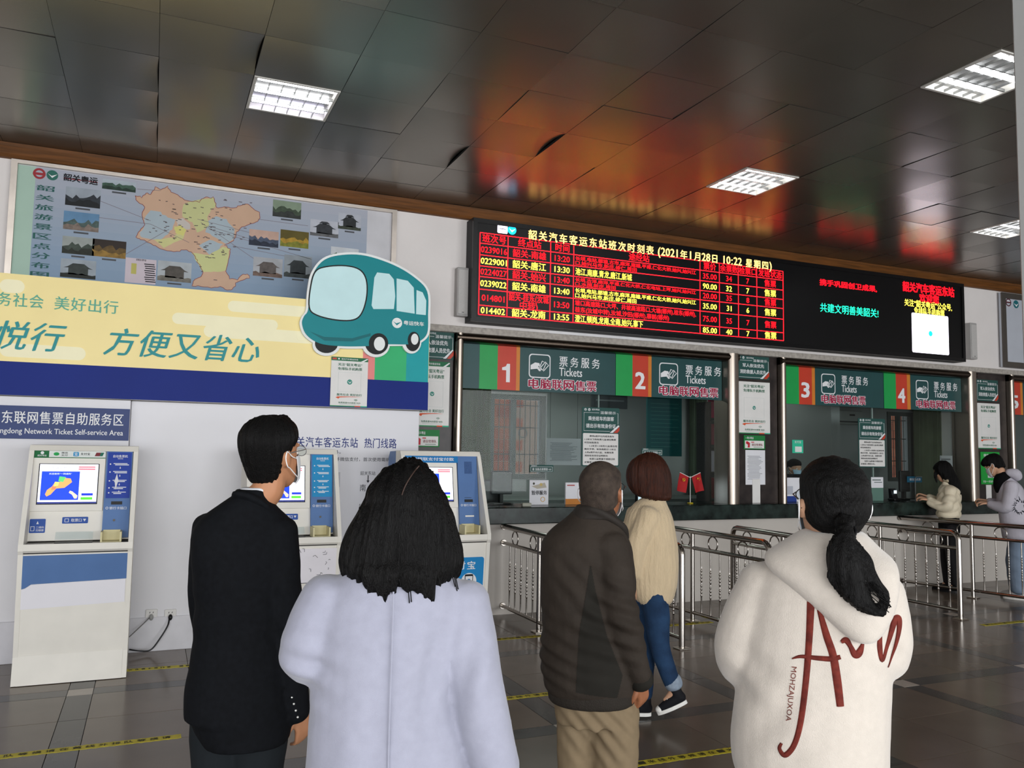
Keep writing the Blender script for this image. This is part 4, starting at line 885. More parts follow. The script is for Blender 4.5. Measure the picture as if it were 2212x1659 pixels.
# ================================================================ TICKET MACHINES
KC = M('#ebe7de', .45, var=.03, name='cream_enamel'); KB = M('#5577ab', .4, var=.05, name='steel_blue_enamel'); KD = M('#4a4744', .3, .5, name='dark_steel_tray')
def kiosk(x, y, var, label):
    t = thing('ticket_machine', label, 'ticket machine', (x, y, 0), 0, 'self-service ticket machines'); W = .687; th = .03
    prof = [(0, .004), (.022, .185), (-.042, .86), (-.058, .885), (-.058, .93), (.205, 1.545), (.235, 1.583), (.36, 1.585), (.36, .004)]
    for x0 in (0, W-th): MB().ppoly(Plane((x0, 0, 0), (0, 1, 0), (0, 0, 1)), prof, 0, th).obj('side_cheek', KC, t)
    MB().ppoly(Plane((.004, 0, 0), (0, 1, 0), (0, 0, 1)), [(.36, .0), (.36, 1.55), (.39, 1.58), (.56, 1.575), (.60, 1.52), (.62, 0)], 0, W-.008).obj('rear_cabinet', KB if var == 3 else KC, t)
    MB().ppoly(Plane((th, 0, 0), (0, 1, 0), (0, 0, 1)), [(.002, .01), (.024, .185), (-.036, .862), (.3, .862), (.3, .01)], 0, W-2*th).obj('lower_door', KC, t)
    MB().ppoly(Plane((th, 0, 0), (0, 1, 0), (0, 0, 1)), [(-.0, .004), (.02, .19), (.018, .192), (-.004, .004)][::-1], 0, W-2*th).obj('kick_plate', KC, t)
    MB().ppoly(Plane((th, 0, 0), (0, 1, 0), (0, 0, 1)), [(-.056, .885), (-.056, .928), (-.04, .928), (-.04, .915), (.30, .915), (.30, .87), (-.04, .87)][::-1], 0, W-2*th).obj('tray_lip', KC, t)
    MB().box(th, W-th, -.04, .2, .915, .922).obj('tray', KD, t)
    MB().ppoly(Plane((th, 0, 0), (0, 1, 0), (0, 0, 1)), [(.205, 1.545), (.235, 1.583), (.36, 1.585), (.36, 1.545)], 0, W-2*th).obj('top_cap', KC, t)
    F = Plane((th, .13, .93), (1, 0, 0), (0, .115, .615)); L = .625; w = W-2*th
    MB().pbox(F, 0, w, 0, L, -.06, 0).obj('face_panel', KC, t)
    MB().pbox(F, 0, .445, .20, L-.055, 0, .022).obj('screen_housing', KC, t)
    MB().pbox(F, .035, .41, .245, .53, .022, .024).obj('screen_bezel', INK, t)
    SCR = M('#f2f4ff', .3, emit=1.0, var=0, name='lit_screen'); sc = MB(); sc.pbox(F, .041, .404, .251, .525, .024, .026); sc = sc.obj('screen', SCR, t)
    E = lambda c: M(c, .3, emit=.9, var=0, name='lit_screen_print')
    def sp(nm, c, f, par=sc):
        m = MB(); f(m); m.obj(nm, E(c) if isinstance(c, str) else c, t if par is None else par)
    sp('map_print_field', '#1440c8', lambda m: m.pbox(F, .055, .29, .275, .475, .026, .0265))
    sp('map_print', '#f0a060', lambda m: m.ppoly(F, [(.095, .30), (.12, .315), (.15, .355), (.2, .36), (.245, .40), (.235, .425), (.19, .43), (.17, .40), (.14, .40), (.125, .37), (.095, .345), (.085, .315)], .0265, .027))
    sp('map_print', '#58c070', lambda m: m.ppoly(F, [(.16, .405), (.19, .40), (.205, .435), (.165, .44)], .027, .0275))
    sp('map_print', '#f0e070', lambda m: m.ppoly(F, [(.135, .37), (.16, .375), (.165, .40), (.14, .402)], .027, .0275)); sp('map_print', '#e87858', lambda m: m.ppoly(F, [(.12, .345), (.145, .35), (.15, .37), (.125, .37)], .027, .0275))
    sp('hand_print', '#f0c8b0', lambda m: m.ppoly(F, [(.28, .285), (.285, .305), (.25, .335), (.235, .34), (.23, .325), (.25, .312), (.265, .285)], .0265, .027))
    sp('screen_lettering', '#8a8aa0', lambda m: m.text(F, '广东联网售票', .085, .235, .489, .509, .0265, .0)); sp('red_print', '#e06070', lambda m: (m.pbox(F, .28, .385, .502, .51, .026, .0265), m.pbox(F, .28, .385, .487, .496, .026, .0265)))
    sp('screen_lettering', '#e8f0ff', lambda m: m.text(F, '欢迎使用“一网通购”', .10, .24, .452, .464, .0268, .0))
    for v in (.405, .335): sp('code_print_field', '#c9cad6', lambda m: m.pbox(F, .318, .372, v, v+.052, .026, .0265))
    sp('button_print', '#1030c0', lambda m: m.pbox(F, .308, .38, .305, .322, .026, .0265)); sp('button_print', '#50c830', lambda m: m.pbox(F, .305, .378, .276, .294, .026, .0265))
    sp('taskbar_print', '#102070', lambda m: m.pbox(F, .041, .404, .251, .262, .026, .0265))
    # column on the right
    MB().pbox(F, .452, w-.006, 0.01, L-.002, 0, .03).obj('control_column', KB, t)
    cm = P('#2340a0') if var == 1 else P('#1f8ec6')
    if var != 3:
        MB().pbox(F, .462, w-.012, .285, L-.012, .03, .032).obj('instruction_panel', cm, t)
        m = MB(); m.text(F, '自动售票机', .495, .59, L-.05, L-.03, .0325, .012); m.text(F, '购票流程', .525, .56, L-.062, L-.053, .0325)
        for i, v in enumerate((.52, .463, .40, .35, .315)):
            m.pbox(F, .51, .60-.01*i, v, v+.006, .032, .0325); m.pbox(F, .50, .59, v+.010, v+.015, .032, .0325); m.disc(F, .48, v+.008, .005, .032, .0325, 10)
            if i < 4: m.pbox(F, .543, .546, v-.022, v-.010, .032, .0325); m.ppoly(F, [(.539, v-.018), (.5445, v-.026), (.55, v-.018)], .032, .0327)
        m.obj('panel_lettering', WHT, t)
        if var == 1: MB().ppoly(F, [(.513, .41), (.526, .46), (.537, .41), (.522, .345)][::-1][::-1], .033, .034).obj('torn_sticker', PAPER, t)
    else:
        MB().pbox(F, .51, .575, L-.15, L-.05, .03, .032).obj('speaker_grille', M('#3d5a8a', .6, var=.3, scale=300), t); MB().pbox(F, .50, .56, .275, .278, .03, .0325).obj('slot', BLACKP, t); MB().pbox(F, .50, .575, .12, .132, .03, .035).obj('receipt_slot', KC, t)
    MB().pbox(F, .50, .57, .24, .262, .03, .036).obj('card_slot', BLACKP, t)
    m = MB(); m.text(F, '银行卡插口', .49, .60, .205, .225, .031, .008); m.ring(F, .475, .216, .006, .009, .03, .031, 12); m.obj('panel_lettering', WHT, t)
    if var != 3: MB().disc(F, .525, .13, .008, .03, .036, 14).obj('lock', KD, t)
    # labels, slot and cup
    m = MB(); m.rrect(F, .20, .36, .115, .16, .006, 0, .003); m.obj('pickup_label', P('#2f55a5'), t); m = MB(); m.text(F, '取票口', .255, .32, .126, .148, .0035, .01); m.ppoly(F, [(.328, .146), (.348, .146), (.338, .128)][::-1], .003, .0035); m.frame(F, .215, .24, .125, .15, .003, .003, .0035); m.obj('label_lettering', WHT, t)
    m = MB(); m.rrect(F, .005, .10, .055, .15, .006, 0, .003); m.obj('scanner_label', P('#2f55a5'), t); m = MB(); m.text(F, '二维码', .045, .092, .085, .10, .0035, .01); m.text(F, '扫描窗', .045, .092, .065, .08, .0035, .01); m.ppoly(F, [(.045, .115), (.06, .115), (.0525, .135)], .003, .0035); m.frame(F, .012, .036, .068, .10, .003, .003, .0035); m.obj('label_lettering', WHT, t)
    MB().box(.20, .43, .02, .12, .922, .926).obj('ticket_outlet', BLACKP, t); MB().ppoly(Plane((.20, .06, .925), (1, 0, 0), (0, .6, 1)), [(0, .02), (.23, .02), (.23, .075), (0, .075)], 0, .006).obj('outlet_flap', ACRYL, t)
    CU = M('#d8cfa4', .5, name='yellowed_plastic'); m = MB(); m.box(.48, .492, -.01, .12, .922, .995); m.box(.60, .612, -.01, .12, .922, .995); m.box(.492, .60, .10, .112, .922, 1.0); m.box(.492, .60, -.01, .1, .922, .93); m.obj('receipt_cup', CU, t)
    # top strip
    if var == 1:
        MB().pbox(F, 0, .445, L-.05, L-.005, 0, .024).obj('top_strip', P('#dfe3e0'), t); MB().pbox(F, 0, .09, L-.05, L-.005, .024, .0245).obj('green_field', P('#15693a'), t); MB().pbox(F, 0, .445, L-.055, L-.05, 0, .0245).obj('green_line', P('#15693a'), t)
        m = MB(); m.text(F, '韶关粤运', .02, .075, L-.045, L-.033, .025, .01); m.disc(F, .048, L-.02, .011, .0245, .025, 14); m.obj('strip_lettering', WHT, t)
        m = MB(); m.disc(F, .135, L-.027, .018, .024, .0245, 16, .012); m.obj('strip_emblem', P('#1fa050'), t); m = MB(); m.text(F, '微信', .165, .205, L-.025, L-.012, .025, .01); m.text(F, '支付', .165, .205, L-.042, L-.029, .025, .01); m.obj('strip_lettering', INK, t)
        m = MB(); m.rrect(F, .24, .275, L-.043, L-.012, .006, .024, .0245); m.obj('strip_emblem', P('#1b8fc4'), t); m = MB(); m.text(F, '支', .245, .27, L-.04, L-.015, .025, .01); m.obj('strip_lettering', WHT, t); m = MB(); m.text(F, '支付宝', .285, .345, L-.034, L-.016, .025, .012); m.obj('strip_lettering', INK, t)
        m = MB(); m.ppoly(F, [(.375, L-.04), (.425, L-.04), (.435, L-.014), (.385, L-.014)], .024, .0245); m.obj('strip_emblem', P('#7a2a34'), t); m = MB(); m.ppoly(F, [(.405, L-.04), (.425, L-.04), (.435, L-.014), (.415, L-.014)], .0245, .025); m.obj('strip_emblem', P('#1f6a58'), t)
    elif var == 3:
        MB().pbox(F, 0, .455, L-.06, L-.005, 0, .032).obj('top_strip', P('#1a78b8'), t); m = MB(); m.text(F, '支持银联支付宝付款', .02, .42, L-.046, L-.018, .0325, .012); m.obj('strip_lettering', WHT, t)
    # lower front graphics, on the slanting door plane
    D = Plane((th, .022, .19), (1, 0, 0), (0, -.059, .672)); 
    if var == 1:
        MB().ppoly(D, [(.0, .655), (0, .445), (.02, .45), (.055, .475), (w, .49), (w, .665), (0, .665)], 0, .004).obj('blue_band', KB, t)
        MB().ppoly(D, [(.0, .31), (w-.005, .33), (w-.005, .488), (.055, .473), (.02, .448), (0, .443)], .001, .003).obj('white_poster', P('#eceaf0', var=.01), t)
    elif var == 2:
        MB().pbox(D, 0, w, .40, .655, 0, .004).obj('white_panel', P('#eeeaf0'), t); rnd = random.Random(5); m = MB()
        for i in range(16):
            u, v = rnd.uniform(.3, .6), rnd.uniform(.43, .64); a = rnd.uniform(0, 3); l = rnd.uniform(.008, .03); m.stroke(D, [(u, v), (u+l*math.cos(a), v+l*math.sin(a)), (u+l*1.3*math.cos(a+.5), v+l*1.3*math.sin(a+.5))], .003, .004, .005)
        m.obj('ink_mark_print', INK, t); MB().pbox(D, 0, w, .396, .40, 0, .006).obj('seam_strip', INK, t)
    else:
        m = MB(); m.rrect(D, .04, w-.015, .19, .56, .02, 0, .003); m.obj('blue_poster', P('#1a86c6'), t); m = MB()
        for i, ch in enumerate('支付宝'): m.text(D, ch, .30+i*.085, .37+i*.085, .465, .53, .0035, .02)
        m.text(D, '推荐使用', .2, .5, .21, .26, .0035, .02); m.obj('poster_lettering', WHT, t); m = MB(); m.disc(D, .49, .37, .065, .003, .0035); m.obj('white_disc', WHT, t)
        m = MB(); m.rrect(D, .455, .525, .30, .425, .008, .0035, .005); m.obj('phone_print', INK, t); m = MB(); m.pbox(D, .461, .519, .318, .41, .005, .0055); m.obj('phone_screen_print', WHT, t); m = MB(); m.disc(D, .49, .375, .014, .0055, .006); m.obj('phone_mark', P('#1a78b8'), t)
    MB().box(th, W-th, -.0405, -.036, .866, .870).obj('door_gap', INK, t)
    for q in (.05, W-.08):
        MB().bbox(q, q+.03, .05, .08, 0, .012, .002).obj('foot', BLACKP, t)
    return t
kiosk(-.777, 6.38, 1, 'cream ticket machine with blue band at the far left, in full view')
kiosk(.663, 6.38, 2, 'cream ticket machine with bright blue instructions, behind the man in the black coat')
kiosk(1.84, 6.27, 3, 'ticket machine with blue sides, behind the long-haired woman in the grey coat')

# ================================================================ QUEUE RAILINGS
def bead_profile(h):
    pr = [(.0075, 0)]; n = int((h-.34)/.03); z = .16
    pr.append((.0075, z))
    for i in range(8): pr += [(.0085, z+.006), (.011, z+.014), (.0085, z+.022), (.006, z+.026)]; z += .030 if i % 4 != 3 else .05
    pr += [(.0075, z+.01), (.0075, h)]; return [p for p in pr if p[1] <= h]
def baluster_mesh(h):
    pr = bead_profile(h); n = 7; vs = [(r_*math.cos(2*PI*k/n), r_*math.sin(2*PI*k/n), z) for r_, z in pr for k in range(n)]
    fs = [(i*n+k, i*n+(k+1) % n, (i+1)*n+(k+1) % n, (i+1)*n+k) for i in range(len(pr)-1) for k in range(n)]
    me = bpy.data.meshes.new('baluster'); me.from_pydata(vs, [], fs); me.polygons.foreach_set('use_smooth', [True]*len(fs)); me.materials.append(CHROME); me.update(); return me
BAL = baluster_mesh(.60)
RING = MB().tube([(0, .066*math.cos(2*PI*i/24), .066*math.sin(2*PI*i/24)) for i in range(24)], .0065, 8, closed=True).mesh('ring'); RING.materials.append(CHROME); RING.polygons.foreach_set('use_smooth', [True]*len(RING.polygons))
def railing(A, B, nearend, farend, label, posts, ring0=.27, bal0=.08, H=.853):
    A = Vector(A); B = Vector(B); L = (B-A).length; ang = math.atan2((B-A).x, (B-A).y)   # local +y runs from the near end A to the far end B
    t = thing('queue_railing', label, 'railing', (A.x, A.y, 0), -ang, 'steel queue railings in front of the windows'); R_ = .026
    pts = []
    if nearend == 'bend': pts = [(0, 0, 0), (0, 0, H-.07), (0, .012, H-.035), (0, .035, H-.012), (0, .07, H)]
    else: pts = [(0, 0, H)]
    if farend == 'bend': pts += [(0, L-.07, H), (0, L-.035, H-.012), (0, L-.012, H-.035), (0, L, H-.07), (0, L, 0)]
    else: pts += [(0, L, H)]
    MB().tube(pts, R_, 14).obj('handrail', CHROME, t, True)
    for z, r_, nm in ((H-.158, .018, 'middle_rail'), (.085, .018, 'bottom_rail')): MB().tube([(0, .0, z), (0, L+(.015 if farend == 'wall' else 0), z)], r_, 12).obj(nm, CHROME, t, True)
    for p in posts:
        MB().tube([(0, p, 0), (0, p, H-.01)], .022, 12).obj('post', CHROME, t, True)
    feet = list(posts)+([0] if nearend == 'bend' else [])+([L] if farend == 'bend' else [])
    for p in feet: MB().bbox(-.055, .055, p-.055, p+.055, 0, .012, .004).obj('foot_plate', M('#cdc6bd', .3, 1.0, name='bright_steel'), t)
    if farend == 'wall':
        for z in (H, H-.158, .085): MB().tube([(0, L-.01, z), (0, L+.008, z), (0, L+.022, z)], [.030, .034, .034], 14).obj('wall_flange', CHROME, t, True)
    y = ring0
    while y < L-.12:
        inst(RING, 'ring', (0, y, H-.085), None, t) if False else None
        o = bpy.data.objects.new('ring', RING); COL.objects.link(o); o.parent = t; o.location = (0, y, H-.0905); y += .408
    y = bal0
    while y < L-.05:
        if all(abs(y-p) > .04 for p in posts): o = bpy.data.objects.new('baluster', BAL); COL.objects.link(o); o.parent = t; o.location = (0, y, .09)
        y += .1325
    return t
railing((3.215, 5.72), (3.215, 7.575), 'bend', 'wall', 'first steel railing, fixed to the wall beside the rightmost ticket machine', (1.03,), .35, .10)
railing((4.07, 5.80), (4.06, 7.20), 'bend', 'bend', 'steel railing with the thick near post, behind the woman in the cream sweater', (), .30, .12, .835)
railing((4.86, 5.66), (4.80, 7.30), 'bend', 'bend', 'steel railing ending in a bend just left of the white hoodie', (1.04,), .33, .11)
railing((5.47, 5.20), (5.50, 6.95), 'bend', 'bend', 'steel railing half hidden behind the white hoodie, bent down at its far end', (1.0,), .30, .10)
railing((7.46, 5.90), (7.43, 7.15), 'bend', 'bend', 'steel railing ending in a bright bent post right of the white hoodie', (.96,), .25, .11)
railing((8.98, 5.75), (8.54, 7.55), 'bend', 'wall', 'farthest steel railing, in front of the two people at the counter', (1.02,), .30, .10)

# ================================================================ FLOOR TAPES
YT = M('#d9cb36', .55, var=.08, scale=30, hex2='#c0b330', name='yellow_tape'); TI = M('#3a3a1c', .6, name='faded_black_print')
def tape(x0, x1, y, label, txt, dy=0.0, w=.062):
    t = thing('floor_tape', label, 'floor tape', (x0, y, 0), math.atan2(dy, x1-x0), 'yellow queue tapes on the floor'); L = x1-x0; rnd = random.Random(int(x0*77)); n = int(L/.022); top = []; bot = []
    for i in range(n+1):
        u = L*i/n; top.append((u, w/2+(.004 if i % 2 else 0)+rnd.uniform(-.002, .002))); bot.append((u, -w/2-(.004 if i % 2 else 0)+rnd.uniform(-.002, .002)))
    vs = [(u, v, .0012) for u, v in bot]+[(u, v, .0012) for u, v in top]+[(u, v, 0) for u, v in bot]+[(u, v, 0) for u, v in top]; K = n+1
    fs = [(i, i+1, K+i+1, K+i) for i in range(n)]+[(i+1, i, 2*K+i, 2*K+i+1) for i in range(n)]+[(K+i, K+i+1, 3*K+i+1, 3*K+i) for i in range(n)]
    MB().add(vs, fs).obj('tape', YT, t); m = MB(); pl = Plane((0, 0, 0), (1, 0, 0), (0, 1, 0)); u = .05
    k = 0
    while u+.06 < L:
        ch = txt[k % len(txt)]; k += 1
        if ch != ' ': m.text(pl, ch, u, u+(.045 if ord(ch) > 255 else .026), -.017, .019, .0018, .02)
        u += .062 if ord(ch) > 255 else .042
    if m.v: m.obj('lettering', TI, t)
    return t
tape(-1.6, .222, 5.005, 'yellow floor tape at the lower left, in front of the leftmost machine', '请在黄线外排队等候', .02)
tape(-.13, .75, 6.585, 'yellow floor tape between the leftmost machine and the man in black', 'waiting line ', -.02)
tape(1.95, 2.56, 5.043, 'yellow floor tape between the grey coat and the beige trousers', '请在一米线外')
tape(2.70, 3.20, 6.61, 'short yellow floor tape left of the first steel railing', '一米线')
tape(4.30, 4.98, 6.61, 'yellow floor tape under the railing behind the walking woman', '请在一米线')
tape(2.2, 3.10, 3.775, 'yellow floor tape at the bottom, left of the white hoodie', '请在一米线外等候', -.015)
tape(7.40, 8.25, 5.625, 'yellow floor tape at the right edge beyond the railing', '一米线外')

# ================================================================ MAP BOARD
MY = YW-.03
t = thing('tourist_map_board', 'large pale blue tourist map board with scenic photos high on the wall', 'map board', (0, MY, 0)); pl = Plane((0, 0, 0))
x0, z1 = at(26, 348, MY); x1 = at(856, 470, MY)[0]; z0 = 2.72; zt = 3.862
MB().pbox(pl, x0, x1, z0, zt, -.028, 0).obj('backing', M('#c9c8cc', .5, name='board_white'), t)
FM = M('#b9b0a8', .3, .7, var=.1, name='aluminium_frame')
for nm, a, b, c, d in (('left', x0, x0+.045, z0, zt), ('right', x1-.045, x1, z0, zt), ('top', x0+.045, x1-.045, zt-.03, zt)): MB().pbox(pl, a, b, c, d, 0, .03).obj('frame', FM, t)
def mq(cx, cy): return at(cx/2.766, 300+cy/2.766, MY)
xl = at(40, 470, MY)[0]; xr = at(792, 520, MY)[0]; N_ = 14
for i in range(N_):
    a = z0+(3.828-z0)*i/N_; b = z0+(3.828-z0)*(i+1)/N_; f_ = (i+.5)/N_; c0, c1 = (0x78, 0x93, 0xae), (0xac, 0xb0, 0xbb)
    MB().pbox(pl, xl, xr, a, b, 0, .0015).obj('blue_print_field', P('#%02x%02x%02x' % tuple(int(p+(q-p)*f_) for p, q in zip(c0, c1)), var=.01), t)
MB().pbox(pl, x0+.045, xl+.10, z0, 3.828, .0015, .002).obj('green_print_edge', P('#a9c4b4', var=.02), t)
GP = M('#2f5f5a', .6, name='green_title_print')
m = MB()
for i, ch in enumerate('韶关旅游景区点分布图'):
    a = mq(217-4*i, 272+57.5*i); b = mq(327-4*i, 322+57.5*i); m.text(pl, ch, a[0], b[0], b[1]+.004, a[1], .003, .022)
m.obj('title_lettering', GP, t)
m = MB(); a = mq(235, 208); m.ring(pl, a[0], a[1], .028, .045, .0015, .0035, 20); m.pbox(pl, a[0]-.045, a[0]+.045, a[1]-.012, a[1]+.008, .002, .004); m.obj('red_emblem', P('#9c3238'), t)
a = mq(313, 218); m = MB(); m.disc(pl, a[0], a[1], .042, .0015, .002); m.obj('round_badge', P('#2f6a5e'), t); m = MB(); m.ppoly(pl, [(a[0]-.032, a[1]+.012), (a[0]-.005, a[1]-.006), (a[0]+.036, a[1]+.012), (a[0], a[1]-.022)][::-1], .002, .0028); m.obj('badge_mark', WHT, t)
m = MB()
for i, ch in enumerate('韶关粤运'): a = mq(380+52*i, 205+8*i); b = mq(428+52*i, 255+8*i); m.text(pl, ch, a[0], b[0], b[1], a[1], .003, .03)
m.obj('black_lettering', INK, t); a = mq(378, 260); b = mq(583, 276); MB().pbox(pl, a[0], b[0], b[1]+.018, b[1]+.026, .0015, .002).obj('red_line', P('#a03840'), t)
OUT = [(810,340),(850,350),(870,325),(900,330),(930,290),(960,300),(1000,285),(1020,320),(1060,330),(1085,355),(1130,375),(1190,375),(1215,355),(1240,350),(1275,350),(1290,390),(1300,415),(1340,405),(1400,415),(1430,400),(1480,390),(1510,415),(1550,440),(1555,475),(1530,500),(1500,510),(1440,530),(1415,560),(1400,600),(1380,620),(1340,635),(1375,655),(1370,690),(1365,740),(1345,790),(1375,835),(1420,840),(1440,815),(1480,805),(1490,830),(1450,845),(1410,865),(1390,900),(1360,905),(1320,885),(1260,890),(1200,880),(1150,880),(1150,850),(1200,820),(1215,790),(1180,740),(1170,700),(1140,680),(1100,660),(1060,675),(1000,670),(940,650),(900,625),(840,600),(815,590),(835,545),(865,515),(855,480),(850,440),(865,405),(815,370)]
def rough(pts, amp, seed):
    rnd = random.Random(seed); o = []
    for i in range(len(pts)):
        a, b = Vector(pts[i]), Vector(pts[(i+1) % len(pts)])
        for k_ in range(3): q = a.lerp(b, k_/3); o.append((q.x+rnd.uniform(-amp, amp), q.y+rnd.uniform(-amp, amp)))
    return o
ro = rough(OUT, 4.5, 3); RP = [mq(*p) for p in ro]
MB().ppoly(pl, RP[::-1], .0015, .002).obj('county_print', P('#c9a68c', var=.03), t); m = MB(); m.stroke(pl, RP+[RP[0]], .005, .002, .0026); m.obj('boundary_line', P('#8a4a48'), t)
for c, pts in (('#c3c48c', [(1095,390),(1130,375),(1215,360),(1275,352),(1290,395),(1260,430),(1240,470),(1250,520),(1180,560),(1150,500),(1090,470),(1085,430)]), ('#a5b3bb', [(862,480),(900,430),(960,440),(1000,470),(1050,480),(1030,540),(1000,570),(960,600),(900,600),(842,588),(835,560),(865,520)]),
               ('#a5b3bb', [(1240,490),(1290,460),(1350,480),(1400,540),(1398,600),(1350,630),(1290,590),(1230,560)]), ('#c9c68a', [(920,600),(1040,590),(1060,560),(1040,520),(1110,535),(1090,600),(1040,620),(980,650)]),
               ('#a5b3bb', [(1190,640),(1250,600),(1330,632),(1300,665),(1250,690)]), ('#c6c88c', [(1142,680),(1250,692),(1330,645),(1372,656),(1366,690),(1361,740),(1343,788),(1280,795),(1215,798),(1182,740)]), ('#d2cc7a', [(1040,525),(1080,515),(1110,545),(1095,580),(1050,565)]), ('#c4bcb4', [(1050,480),(1090,472),(1130,500),(1140,540),(1105,545),(1060,520)])):
    MB().ppoly(pl, [mq(*p) for p in rough(pts, 4, len(pts)+int(pts[0][0]))][::-1], .002, .0023+.00005*(pts[0][0] % 7)).obj('county_print', P(c, var=.03), t)
rnd = random.Random(11); m = MB()
for i in range(150):
    u, v = rnd.gauss(1180, 190), rnd.gauss(560, 150)
    if not (870 < u < 1500 and 330 < v < 860): continue
    if v > 650 and not (1180 < u < 1350): continue
    a = mq(u, v); l = rnd.uniform(.012, .03); s_ = rnd.uniform(-.004, .004); m.stroke(pl, [(a[0], a[1]), (a[0]+l, a[1]+s_)], .006, .0028, .0032)
m.obj('place_name_print', P('#55494a'), t)
m = MB()
for (a, b) in (((600, 372), (900, 490)), ((590, 470), (900, 510)), ((900, 510), (1130, 620)), ((750, 690), (1010, 540)), ((1240, 520), (1500, 600)), ((1200, 500), (1515, 715)), ((1180, 480), (1490, 560)), ((1250, 540), (1860, 720)), ((820, 300), (960, 310)), ((1540, 480), (1840, 520)), ((1390, 640), (1700, 700))):
    p, q = mq(*a), mq(*b); m.stroke(pl, [p, q], .0035, .0024, .003)
m.obj('leader_line', P('#7a6f74'), t)
def photo(a, b, pal, seed, nm='photo_print'):
    x0, z1 = mq(*a); x1, z0 = mq(*b); W = x1-x0; H = z1-z0; rnd = random.Random(seed); sky, far, near = pal
    m = MB(); m.pbox(pl, x0, x1, z0, z1, .002, .003); m.obj(nm, P(sky, var=.12, scale=9), t)
    def ridge(base, amp, c, d):
        pts = [(x0, z0)]; n = 11
        for i in range(n): pts.append((x0+W*i/(n-1), z0+H*min(.96, max(.05, base+rnd.uniform(-amp, amp)))))
        pts.append((x1, z0)); mm = MB(); mm.ppoly(pl, pts[::-1], .003, d); mm.obj(nm, P(c, var=.35, scale=22), t)
    if seed in (34, 36, 40, 41, 42, 43):                       # a temple hall with upswept eaves
        c = x0+W*.5; mm = MB(); e = .0038
        mm.ppoly(pl, [(c-W*.42, z0+H*.52), (c-W*.30, z0+H*.60), (c-W*.16, z0+H*.78), (c+W*.16, z0+H*.78), (c+W*.30, z0+H*.60), (c+W*.42, z0+H*.52), (c+W*.30, z0+H*.53), (c-W*.30, z0+H*.53)][::-1], .003, e); mm.pbox(pl, c-W*.28, c+W*.28, z0+H*.18, z0+H*.54, .003, e-.0002)
        if seed in (41, 42): mm.ppoly(pl, [(c-W*.2, z0+H*.80), (c-W*.1, z0+H*.93), (c+W*.1, z0+H*.93), (c+W*.2, z0+H*.80)][::-1], .003, e); mm.pbox(pl, c-W*.08, c+W*.08, z0+H*.76, z0+H*.82, .003, e)
        mm.obj(nm, P(far, var=.3, scale=20), t); ridge(.22, .05, near, .0036)
    else: ridge(.55, .18, far, .0033); ridge(.3, .12, near, .0036)
    m = MB(); m.pbox(pl, x0+W*.3, x0+W*.72, z0-.026, z0-.012, .002, .003); m.obj('caption_print', P('#4a4c50'), t)
for i, (a, b, pal) in enumerate((((395,283),(597,418),('#9aa3ad','#2c3238','#15191c')), ((383,428),(588,560),('#5f86a8','#4a5b58','#7d6f66')), ((375,578),(560,700),('#9aa09c','#3c463e','#23281f')), ((555,595),(750,718),('#2e231d','#5f4a26','#8a6b30')), ((365,712),(570,842),('#9aa3ab','#343b38','#1d211c')), ((613,237),(810,322),('#a9b4bc','#3f5a4c','#24382e')),
        ((945,725),(1140,862),('#aab0b4','#4c4741','#6b675e')), ((1632,362),(1797,482),('#7f8f7a','#3d4a3a','#2f3330')), ((1490,538),(1662,652),('#c0a090','#4a5468','#252c3c')), ((1677,540),(1842,658),('#5a4f1c','#a8862c','#7b7c2a')), ((1515,703),(1685,833),('#a6a8ac','#5c5450','#6e5a50')),
        ((1855,478),(2020,595),('#b6b9c2','#33363a','#5f6062')), ((2022,440),(2155,552),('#aeb2bc','#2a2d30','#3c4238')), ((1700,690),(1860,838),('#8e969c','#2c3234','#3a4040')), ((1978,642),(2140,760),('#c4c8cc','#4f6b4c','#3a5538')))): photo(a, b, pal, 30+i)
a, b = mq(752, 708), mq(928, 872); MB().pbox(pl, a[0], b[0], b[1], a[1], .002, .003).obj('legend_print', P('#c9bcc4'), t); m = MB(); p0 = mq(815, 716); p1 = mq(872, 733); m.text(pl, '图例', p0[0], p1[0], p1[1], p0[1], .0035, .01)
for i in range(9): q = mq(862+3*(i % 3), 745+13*i); m.pbox(pl, q[0], q[0]+.08, q[1]-.008, q[1], .003, .0035)
m.obj('legend_lettering', INK, t)
q = mq(800, 765); MB().pbox(pl, q[0]-.02, q[0]+.02, q[1]-.06, q[1]+.03, .003, .0035).obj('legend_print', P('#b8b060'), t)

# route notice board at the right edge
x0, z1 = at(2157, 632, YW-.035); z0 = 2.83; s = Sheet('route_notice_board', 'framed pale notice board high on the wall at the right edge', 'notice board', (x0, x0+2.1, z0, 3.845), YW-.032, M('#b9bdc6', .4, var=.03, name='pale_blue_board'), .03)
s.frame('metal_frame', M('#5f5a55', .4, .6, name='dark_aluminium'), 0, 0, 1, 1, .075, .022); u = lambda px, py: ((at(px, py, YW-.062)[0]-x0)/s.W, 1-(at(px, py, YW-.062)[1]-z0)/s.H)
c_ = u(2176, 653); crest(s, c_[0]+.01, c_[1], .055, P('#5a2c34'), WHT); c_ = u(2192, 657); s.disc('round_badge', P('#1f6a72'), c_[0]+.012, c_[1], .055); s.poly('badge_mark', WHT, [(c_[0]-.01, c_[1]-.01), (c_[0]+.012, c_[1]+.01), (c_[0]+.035, c_[1]-.015), (c_[0]+.014, c_[1]+.035)], .003)
c_ = u(2205, 652); s.txt('lettering', INK, '韶关粤运', c_[0]+.02, c_[1]-.03, c_[0]+.32, c_[1]+.08, .03)
for i, l in enumerate(('扫描二维码进入公众号', '预购购票选择线路班次', '购车票后凭短信取票', '本站咨询电话', '发车前请提前到站')): s.txt('lettering', INK, l, .20, .36+i*.075, .20+.075*len(l), .405+i*.075, .015)
